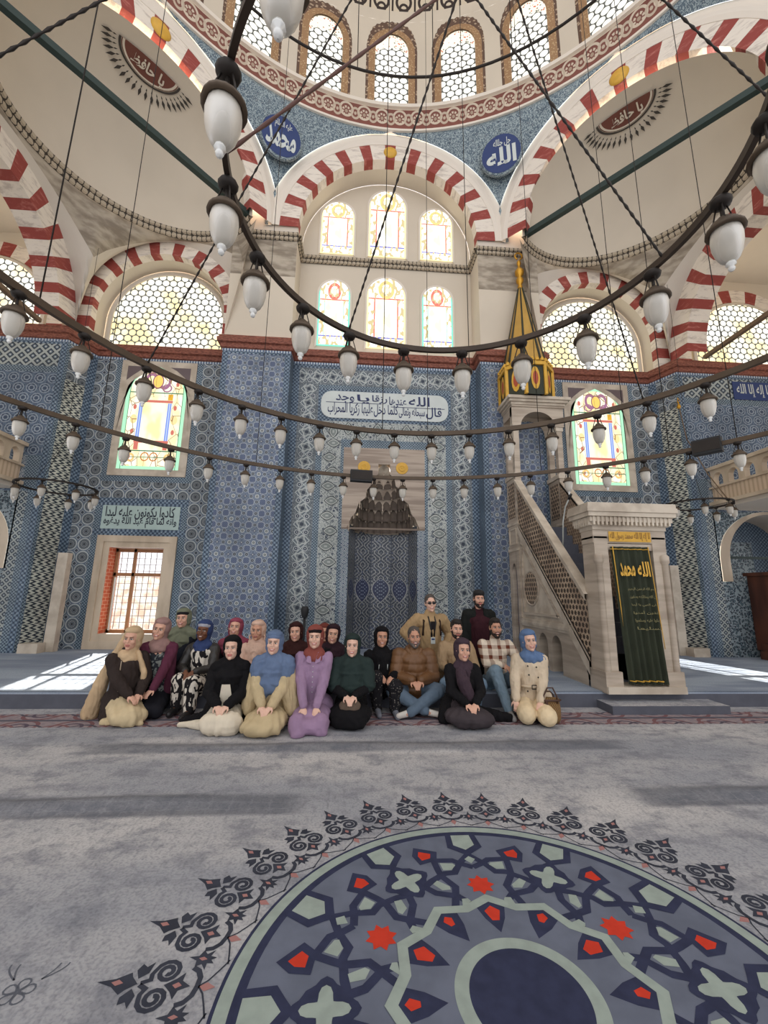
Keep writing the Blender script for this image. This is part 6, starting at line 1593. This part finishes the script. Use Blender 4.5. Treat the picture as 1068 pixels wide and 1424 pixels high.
# --- front row
F = Fig('kneeling person in beige floor length veil, dark coat and cream skirt', 183, 888, 5.75, 'kneel', 0, .72, (-.62, .06, .05), 'light', False, wr=[(-.02, -.30, .33), (.09, -.27, .33)])
F.legs('skirt', fab('cream_cloth', (214, 194, 156)), skirt=True, extra=[cap(F.pel + Vec((0, -.10, -.02)), (0, -.36, .10), .13, .13), cap((-.2, -.1, .02), (.1, -.42, .02), .05, .04)], amp=.010)
F.torso('coat', fab('dark_umber_cloth', (58, 49, 46)), .02, -.10, extra=[cap(F.pel + Vec((0, .06, 0)), (0, .20, .09), .17, .15), cap(F.pel + Vec((-.08, .02, 0)), (-.12, .0, .06), .14, .12)])
veil = fab('beige_veil', (206, 178, 142)); F.scarf(veil, 'tucked')
N_ = F.neck; remesh('veil_drape', [cap(F.head + Vec((-.02, .11, .02)), N_ + Vec((-.13, .14, -.08)), .05, .06), cap(N_ + Vec((-.13, .14, -.08)), (-.22, .20, .42), .062, .075), cap((-.22, .20, .42), (-.27, .30, .06), .078, .10), cap((-.27, .30, .06), (-.16, .38, .04), .05, .06), cap(F.head + Vec((-.02, .12, .0)), N_ + Vec((.04, .17, -.1)), .05, .06), cap(N_ + Vec((.04, .17, -.1)), (0, .30, .30), .06, .07)], veil, F.root, .011, 4, folds(.012, 20, 1.2, .15))
remesh('veil_front_panel', [cap(N_ + Vec((.09, -.06, .02)), F.chest + Vec((.16, -.16, .0)), .03, .035), cap(F.chest + Vec((.16, -.16, 0)), F.pel + Vec((.17, -.17, .12)), .035, .042)], veil, F.root, .009, 3, folds(.006, 24, 1, .2))
mb = MB(); mb.tube([F.front(-.10, N_.z - .06), F.front(-.11, N_.z - .22, .01), F.front(-.10, N_.z - .42, .01)], .006, fab('pale_trim', (176, 160, 140))); F.kid('trim', mb)

F = Fig('person in black headscarf and black abaya over a white dress, kneeling', 322, 901, 5.45, 'kneel', 0, .05, (.04, 0, -.03), 'fair', False)
F.legs('white_dress', fab('off_white_cloth', (226, 214, 192)), skirt=True, extra=[cap((.12, -.30, .11), (-.10, -.30, .11), .135, .125), cap((-.18, -.12, .05), (-.52, -.02, .035), .07, .03)], amp=.010)
blk = fab('black_cloth', (27, 26, 28), .2); F.torso('abaya', blk, .022, -.05, extra=[cap(F.pel + Vec((.12, .05, 0)), (.20, .06, .05), .15, .12), cap(F.pel + Vec((-.12, .05, 0)), (-.22, .10, .05), .15, .12), cap((-.25, .12, .06), (-.50, .06, .05), .09, .05)])
mb = MB(); P_ = [[F.front(x, z, .045) for x in (-.045 - .006 * i, -.02, .02, .05 + .008 * i)] for i, z in enumerate([F.neck.z - .20 - .045 * k for k in range(8)])]; mb.loft(P_, fab('white_front', (224, 214, 194))); F.kid('white_front_panel', mb)
F.scarf(blk, 'chest'); F.shoes('sock', blk)

F = Fig('smiling person in slate blue headscarf and sand coloured abaya kneeling in the front row', 381, 894, 5.4, 'kneel', 0, 0, (.02, 0, .04), 'fair', True)
snd = fab('sand_cloth', (200, 180, 142)); F.legs('abaya_skirt', snd, skirt=True, extra=[ell((0, -.20, .13), (.25, .25, .13)), ell((-.05, -.36, .10), (.22, .12, .10))], amp=.013)
F.torso('abaya', snd, .02, -.02, extra=[cap(F.sh[0], (-.24, -.02, .26), .085, .10), cap(F.sh[1], (.26, -.02, .26), .085, .10), cap(F.el[0], (-.24, -.06, .2), .07, .06), cap(F.el[1], (.26, -.06, .2), .07, .06)], amp=.010)
F.scarf(fab('slate_blue_cloth', (104, 122, 152)), 'long', fab('blue_band', (110, 128, 160)), .008)

F = Fig('smiling person in rust red headscarf and lilac shirt dress kneeling with hands on thighs', 438, 886, 5.5, 'kneel', 0, .02, (0, 0, 0), 'fair', True, wr=[(-.075, -.30, .27), (.07, -.30, .27)], handd=[(.12, -.6, -.8), (-.12, -.6, -.8)])
lil = fab('lilac_cloth', (160, 132, 160)); F.legs('shirt_dress_skirt', lil, skirt=True, extra=[cap((-.13, -.38, .12), (-.12, -.44, .04), .11, .09), cap((.13, -.36, .12), (.14, -.40, .04), .11, .08), ell((0, -.12, .16), (.24, .26, .12)), cap((-.14, -.40, .09), (.14, -.38, .09), .095, .09)], amp=.009)
F.torso('shirt_dress', lil, .012, -.05, extra=[cap(F.pel + Vec((-.1, .02, -.04)), F.pel + Vec((.1, .02, -.04)), .17, .17)], amp=.008)
mb = MB(); n_ = F.neck
for q in (-1, 1): mb.poly([F.front(q * .015, n_.z - .11, .012), F.front(q * .085, n_.z - .085, .012), n_ + Vec((q * .095, -.035, .02)), n_ + Vec((q * .05, -.085, .02))][::q], lil)
F.kid('collar', mb); mb = MB()
for k in range(6): mb.add(ell(F.front(0, n_.z - .14 - .06 * k, .008), .006, None, 8, 5), None, white_glaze)
F.kid('buttons', mb)
F.scarf(fab('rust_cloth', (140, 76, 68)), 'tucked', fab('dark_band', (36, 30, 32)), .008)

F = Fig('smiling person in dark green cape headscarf and black dress with brown belt bag, hands clasped', 490, 898, 5.6, 'kneel', 0, -.03, (0, 0, .02), 'fair', True, bw=1.08, wr=[(-.05, -.29, .37), (.05, -.29, .37)])
F.legs('dress_skirt', blk, skirt=True, extra=[ell((0, -.18, .14), (.27, .27, .14))]); F.torso('dress', blk, .012); F.scarf(fab('dark_green_cloth', (46, 58, 56)), 'cape')
bagm = mat('brown_suede', C(96, 80, 66), .8, vary=.2, vscale=14)
remesh('belt', [cap(F.front(-.14, F.pel.z + .22, .03), F.front(0, F.pel.z + .20, .035), .035, .04), cap(F.front(.14, F.pel.z + .22, .03), F.front(0, F.pel.z + .20, .035), .035, .04)], fab('taupe_cloth', (108, 98, 86)), F.root, .009, 2)
o = remesh('belt_bag', [ell((0, -.31, .265), (.135, .055, .075)), ell((0, -.335, .235), (.12, .04, .05))], bagm, None, .009, 3); o.matrix_world = F.root.matrix_basis.copy(); tag(o, 'small brown suede bag on the lap below the dark green cape', 'bag')

F = Fig('smiling person in dark plum headscarf, black cardigan and charcoal skirt', 644, 904, 5.6, 'kneel', 0, .04, (0, 0, .03), 'light', True, wr=[(-.045, -.30, .28), (.06, -.30, .28)])
F.legs('skirt', fab('charcoal_cloth', (70, 63, 66)), skirt=True, extra=[ell((-.02, -.22, .12), (.29, .24, .12)), ell((.12, -.30, .10), (.18, .14, .10))], amp=.010)
F.torso('cardigan', blk, .014, -.06, extra=[cap(F.pel + Vec((-.14, .04, 0)), (-.26, -.05, .05), .12, .09), cap((.18, .10, .08), (.46, -.02, .05), .09, .07), cap((.44, .0, .05), (.58, -.06, .05), .06, .05)])
F.scarf(fab('plum_cloth', (72, 58, 66)), 'tails', None, .009)
remesh('scarf_tail', [cap(F.neck + Vec((-.06, -.10, -.06)), F.front(-.05, F.pel.z + .30, .03), .06, .075), cap(F.front(-.05, F.pel.z + .30, .03), F.front(.03, F.pel.z + .10, .05), .08, .075)], fab('plum_tail', (72, 58, 66)), F.root, .009, 3, folds(.008, 22, 1.2, .25))

F = Fig('smiling person in mid blue headscarf and cream trench coat beside the straw bag', 736, 891, 5.75, 'kneel', 0, -.20, (.10, 0, -.10), 'fair', True, wr=[(-.24, -.22, .26), (.05, -.28, .26)], handd=[(-.05, -.4, -.9), (-.35, -.7, -.55)], knees=[(-.14, -.34, .11), (.10, -.38, .11)])
cre = fab('cream_trench_cloth', (214, 196, 170)); F.legs('trousers', fab('ivory_cloth', (232, 210, 172)), (.10, .085, .06), extra=[cap((-.14, -.36, .12), (-.12, -.1, .14), .115, .12), cap((.10, -.40, .12), (.08, -.1, .14), .118, .12)], amp=.005)
F.torso('trench_coat', cre, .016, -.03, extra=[cap(F.pel + Vec((-.1, 0, .0)), F.pel + Vec((.12, 0, .0)), .165, .17)], amp=.009)
mb = MB(); zb = F.pel.z + .19; mb.tube([F.front(x, zb, .02) for x in (-.14, -.07, 0, .07, .14)], .020, cre, 6); F.kid('belt', mb)
mb = MB()
for a_, b_ in (((-.03, -.025), (.03, -.025)), ((.03, -.025), (.03, .025)), ((.03, .025), (-.03, .025)), ((-.03, .025), (-.03, -.025))): mb.bar(F.front(.01 + a_[0], zb + a_[1], .045), F.front(.01 + b_[0], zb + b_[1], .045), .009, .009, black)
F.kid('buckle', mb); mb = MB()
for x, dz in ((-.06, .26), (.05, .25), (-.05, .15), (.07, .12), (.09, -.05), (-.07, -.06)): mb.add(ell(F.front(x, zb + dz, .02), .011, None, 8, 5), None, black)
F.kid('buttons', mb); F.scarf(fab('mid_blue_cloth', (98, 122, 158)), 'shoulder', None, .008)

# straw bag
p = atZ(769, 1008, 0); root = empty('straw_bag', (p.x + .0, p.y + .08, 0)); tag(root, 'woven straw tote bag with brown leather handles on the carpet', 'bag')
straw = mat('woven_straw', fn=lambda b: b.mix(((b.u * 190.).sin() * (b.w * 120.).sin()).gt(0), C(146, 112, 68), C(94, 68, 40)), rough=.85); leather = mat('brown_leather', C(74, 48, 34), .5)
mb = MB(); mb.loft([[(math.cos(2 * PI * k / 28) * a_, math.sin(2 * PI * k / 28) * b_, z) for k in range(28)] for a_, b_, z in ((.02, .01, .004), (.12, .07, .004), (.145, .085, .05), (.15, .085, .16), (.135, .06, .26), (.13, .05, .30), (.12, .045, .30), (.11, .04, .2))], straw, closedU=True); mb.build('basket', root)
for q in (-1, 1):
    mb = MB(); mb.tube([(-.09, q * .055, .24), (-.085, q * .05, .34), (-.03, q * .04, .40 - .03 * q), (.04, q * .04, .40 - .03 * q), (.085, q * .05, .33), (.09, q * .055, .24)], .010, leather, 6); mb.build('handle', root)
mb = MB(); mb.tube([(-.14, -.03, .28), (-.06, -.085, .285), (.06, -.085, .285), (.14, -.03, .28)], .014, leather, 6); mb.box((-.07, -.09, .17), (.035, .012, .22), leather); mb.build('leather_trim', root)

# --- second row
F = Fig('smiling person in mauve headscarf and burgundy jacket over a dark patterned shirt', 223, 875, 6.0, 'kneel', 0, .15, (-.05, .05, .16), 'light', True, lean=(.0, -.06), wr=[(-.10, -.26, .34), (.05, -.31, .35)])
F.legs('trousers', fab('near_black_cloth', (34, 34, 40)), skirt=True)
pat = fab('patterned_shirt_cloth', (50, 54, 58), fn=lambda b: b.mix(b.noise(26, 2).gt(.56), C(44, 48, 54), C(128, 132, 128))); F.torso('shirt', pat, .0, -.04, sleeves=False)
bur = fab('burgundy_cloth', (96, 50, 68)); P_ = []
for i, q in enumerate((-1, 1)): P_ += [cap(F.sh[i], F.el[i], .072, .064), cap(F.el[i], F.wr[i], .062, .045), cap(F.sh[i] + Vec((-q * .03, .0, .0)), F.pel + Vec((q * .14, -.03, .06)), .085, .085), cap(F.sh[i] + Vec((-q * .06, .05, -.02)), F.pel + Vec((q * .06, .09, .05)), .10, .12)]
remesh('jacket', P_, bur, F.root, .011, 3, folds(.010, 15)); F.scarf(fab('mauve_cloth', (160, 128, 122)), 'tucked', None, .008)

F = Fig('person in sage green headscarf and black top before the open casement', 254, 860, 6.6, 'kneel', HP, .12, (-.02, 0, -.03), 'light', True, wr=[(-.14, -.20, .34), (-.05, -.30, .30)])
F.legs('trousers', blk, skirt=True); F.torso('jacket', fab('navy_black_cloth', (34, 36, 44)), .014); F.scarf(fab('sage_cloth', (120, 124, 104)), 'chest', fab('dark_under_band', (40, 38, 40)), .010)

F = Fig('smiling person in navy headscarf and dark leather jacket over a black and white dress', 283, 877, 6.22, 'sit', 0, -.08, (.12, 0, .08), 'dark', True, wr=[(-.07, -.30, .53), (.03, -.31, .53)], knees=[(-.12, -.33, .42), (.06, -.36, .40)], feet=[(-.14, -.30, .09), (.08, -.42, .08)])
bw_ = fab('zebra_cloth', (220, 214, 202), fn=lambda b: b.mix((b.noise(9, 2, stretch=(1, 1, .5)) * 26.).sin().gt(.0), C(36, 34, 36), C(222, 214, 200)))
F.legs('dress_skirt', bw_, (.095, .085, .07)); F.torso('dress', bw_, .004, -.04, sleeves=False)
lea = mat('dark_leather', C(46, 44, 42), .45, vary=.2, vscale=9); P_ = []
for i, q in enumerate((-1, 1)): P_ += [cap(F.sh[i], F.el[i], .070, .062), cap(F.el[i], F.el[i].lerp(F.wr[i], .85), .060, .046), cap(F.sh[i] + Vec((-q * .03, .01, .0)), F.pel + Vec((q * .16, .0, .06)), .085, .085), cap(F.sh[i] + Vec((-q * .06, .05, -.02)), F.pel + Vec((q * .06, .09, .05)), .10, .12)]
remesh('jacket', P_, lea, F.root, .011, 3, folds(.007, 15)); F.scarf(fab('navy_cloth', (58, 72, 112)), 'tucked', fab('pale_band', (176, 176, 186)), .008)
boots = mat('black_boot_leather', C(28, 27, 28), .5)
for i in (0, 1): remesh('boot', [cap(F.an[i] + Vec((0, .02, -.02)), F.toe[i], .05, .038), cap(F.an[i], F.an[i].lerp(F.kn[i], .55), .05, .062)], boots, F.root, .009, 3, None, .003)

F = Fig('person in rose headscarf peeking over the black abaya', 327, 873, 6.6, 'kneel', HP, .05, (.05, -.15, .05), 'light', True)
F.torso('top', blk, .012); F.legs('skirt', blk, skirt=True); F.scarf(fab('rose_cloth', (150, 74, 92)), 'chest')
F = Fig('person in pale pink ruffled headscarf between the black and slate blue headscarves', 358, 877, 6.35, 'kneel', HP, 0, (-.02, .02, 0), 'tan', False)
pk = fab('pale_pink_cloth', (214, 180, 160)); F.torso('top', pk, .014, amp=.012); F.legs('skirt', pk, skirt=True); F.scarf(pk, 'tails', None, .010)
mb = MB()
for q in (-1, 1):
    mb.tube([F.head + Vec((q * (.10 + .012 * (k % 2)), .02 - .02 * k / 8, -.06 - .03 * k)) for k in range(12)], .013, pk, 6)
F.kid('ruffles', mb)
F = Fig('smiling person in dark brown headscarf seated behind the slate blue headscarf', 411, 879, 6.5, 'kneel', HP, 0, (.0, 0, -.05), 'light', True)
brn = fab('dark_brown_cloth', (58, 34, 32)); F.torso('top', brn, .014); F.legs('skirt', brn, skirt=True); F.scarf(brn, 'long')
F = Fig('smiling person in aubergine headscarf behind the rust red and green headscarves', 463, 882, 6.4, 'kneel', HP, 0, (.05, 0, .10), 'light', True)
aub = fab('aubergine_cloth', (50, 34, 40)); F.torso('top', blk, .014); F.legs('skirt', blk, skirt=True); F.scarf(aub, 'long')
F = Fig('mostly hidden person whose face shows between the rust red and aubergine headscarves', 451, 880, 6.95, 'kneel', HP, 0, (.0, 0, -.05), 'tan', False)
F.torso('top', aub, .014); F.legs('skirt', aub, skirt=True); F.scarf(fab('brick_cloth', (112, 58, 50)), 'long')

F = Fig('smiling person in black headscarf and black jacket with white zip lines and patterned trousers', 531, 886, 6.15, 'sit', 0, .10, (-.04, 0, .06), 'tan', True, wr=[(-.05, -.22, .50), (.10, -.27, .48)], knees=[(-.12, -.28, .46), (.14, -.34, .36)], feet=[(-.08, -.22, .07), (.14, -.34, .07)])
F.legs('trousers', fab('paisley_cloth', (52, 50, 52), fn=lambda b: b.mix(b.vor(34, 'Object').lt(.22), C(36, 35, 38), C(136, 130, 122))), (.10, .085, .065)); F.torso('jacket', blk, .018); F.scarf(blk, 'tucked')
mb = MB(); mb.tube([F.front(-.05, F.neck.z - .16, .012), F.front(-.055, F.neck.z - .23, .012)], .005, white_glaze); mb.tube([F.front(.07, F.neck.z - .16, .012), F.front(.068, F.neck.z - .23, .012)], .005, white_glaze); F.kid('zips', mb); F.shoes('sock', fab('grey_sock', (120, 122, 130)))

F = Fig('grey bearded person in brown quilted hooded jacket and jeans seated cross legged', 576, 886, 6.1, 'cross', 0, 0, (.02, 0, -.04), 'tan', True, man=True, bw=1.16)
jn = fab('blue_denim', (98, 114, 130)); F.legs('jeans', jn, (.098, .085, .062), amp=.006)
def quilt(p, n): return .010 * abs(math.sin((p.z) * 30)) + .004 * noise.noise(p * 22)
puf = mat('brown_puffer', C(116, 80, 48), .5, vary=.2, vscale=6); ob = F.torso('quilted_jacket', puf, .03, -.02, puff=.008, amp=.0)
for v in ob.data.vertices: v.co += v.normal * quilt(v.co, v.normal)
remesh('hood', [cap(F.neck + Vec((-.10, .03, .0)), F.neck + Vec((.10, .03, .0)), .05, .05), cap(F.neck + Vec((-.09, -.02, .02)), F.neck + Vec((-.04, -.09, -.05)), .04, .035), cap(F.neck + Vec((.09, -.02, .02)), F.neck + Vec((.04, -.09, -.05)), .04, .035), ell(F.neck + Vec((0, .10, .02)), (.12, .07, .07))], puf, F.root, .010, 3, folds(.006, 18)); F.hair(hair_g); F.beard(beard_g)
F.shoes('white_sock', fab('white_sock', (214, 208, 198)), .046)

F = Fig('dark haired person with moustache in taupe jumper seated behind the plum headscarf', 635, 875, 6.35, 'sit', 0, 0, (.02, 0, .03), 'light', False, man=True, knees=[(-.24, -.36, .36), (.24, -.36, .36)], feet=[(-.2, -.3, .07), (.2, -.3, .07)])
F.legs('jeans', fab('pale_denim', (118, 140, 160)), (.095, .08, .06)); F.torso('jumper', fab('taupe_jumper', (170, 144, 112)), .016, amp=.011); F.hair(hair_b, False); F.beard(beard_b, False); F.shoes('sock', fab('dark_sock', (52, 52, 56)))

plaid_fn = lambda b: (lambda o: b.mix(((o[0] * 7.2).fract().lt(.40)) * .5 + ((o[2] * 7.2 + .2).fract().lt(.36)) * .5, C(226, 212, 192), C(112, 62, 46)))(b.obj())
F = Fig('bearded person in brown and cream plaid shirt and jeans sitting before the pulpit stairs', 689, 873, 6.35, 'sit', 0, -.05, (.0, 0, -.02), 'tan', True, man=True, bw=1.06, wr=[(.05, -.30, .60), (.16, -.30, .60)], knees=[(-.10, -.32, .52), (.20, -.34, .46)], feet=[(-.02, -.62, .07), (.22, -.45, .07)])
F.legs('jeans', fab('light_denim', (122, 142, 156)), (.095, .08, .06)); F.torso('plaid_shirt', fab('plaid_cloth', (220, 200, 180), fn=plaid_fn), .014, -.02, cuff=.95, amp=.006); F.hair(hair_b, False); F.beard(beard_b); F.shoes('sock', fab('grey_sock_b', (150, 148, 146)))

# --- back row
F = Fig('grey haired person in sunglasses and khaki jacket with lanyard badge, highest in the middle', 598.6, 839, 6.8, 'tall', HP, .10, (-.05, 0, -.04), 'fair', True, man=True, bw=1.1, wr=[(-.30, -.16, .62), (.24, -.10, .55)], handd=[(.1, -.5, -.8), (0, -.5, -.8)])
kh = fab('khaki_cloth', (176, 148, 110)); F.legs('trousers', fab('olive_cloth', (120, 100, 76)), (.10, .085, .065)); F.torso('jacket', kh, .03, -.06, amp=.010); F.hair(hair_g)
mb = MB()
for q in (-1, 1): mb.add(xf(ell((q * .032, -.090, .006), (.027, .010, .019), None, 12, 8), F.R, F.o), None, black); mb.add(xf(cap((q * .058, -.082, .008), (q * .078, .02, .008), .004, .004, 6), F.R, F.o), None, black)
mb.add(xf(cap((-.01, -.094, .010), (.01, -.094, .010), .004, .004, 6), F.R, F.o), None, black); F.kid('sunglasses', mb)
mb = MB(); n_ = F.neck
for q in (-1, 1): mb.tube([n_ + Vec((q * .05, -.03, .03)), F.front(q * .05, n_.z - .10, .03), F.front(q * .012 + .0, n_.z - .30, .035)], .013, black, 6)
mb.loft([[F.front(x, z, .036) for x in (-.035, .0, .035)] for z in (n_.z - .08, n_.z - .2, n_.z - .32)], fab('dark_shirt', (40, 36, 38))); F.kid('lanyard', mb)
mb = MB(); c_ = F.front(0, n_.z - .37, .045); mb.box(c_, (.07, .008, .10), white_glaze); mb.box(c_ + Vec((0, -.006, .02)), (.05, .002, .025), navy_paint); F.kid('badge', mb)
mb = MB()
for q in (-1, 1): mb.tube([n_ + Vec((q * .12, .06, .0)), F.front(q * .13, n_.z - .08, .02), F.front(q * .145, n_.z - .30, .02)], .018, fab('strap_cloth', (60, 46, 38)), 6)
F.kid('backpack_straps', mb)

F = Fig('black bearded person in dark cap, black jacket and maroon jumper, beside the pulpit', 666, 833, 6.85, 'tall', HP, -.06, (.0, 0, .02), 'light', False, man=True, bw=1.1, wr=[(-.22, -.10, .50), (.22, -.10, .50)], handd=[(.1, -.5, -.8), (-.1, -.5, -.8)])
F.legs('trousers', blk, (.10, .085, .065)); F.torso('jumper', fab('maroon_cloth', (60, 32, 38)), .012, -.06, sleeves=False); P_ = []
for i, q in enumerate((-1, 1)): P_ += [cap(F.sh[i], F.el[i], .080, .070), cap(F.el[i], F.wr[i], .068, .05), cap(F.sh[i] + Vec((-q * .03, .0, .0)), F.pel + Vec((q * .16, -.02, .0)), .095, .09), cap(F.sh[i] + Vec((-q * .06, .06, -.02)), F.pel + Vec((q * .06, .09, .0)), .11, .12), cap(F.neck + Vec((q * .075, .0, .02)), F.neck + Vec((q * .10, -.06, -.08)), .04, .04)]
remesh('jacket', P_, fab('black_jacket_cloth', (34, 36, 34), .2), F.root, .011, 3, folds(.007, 15))
F.hair(mat('dark_cap_cloth', C(34, 32, 32), .9), True, True); F.beard(beard_b)
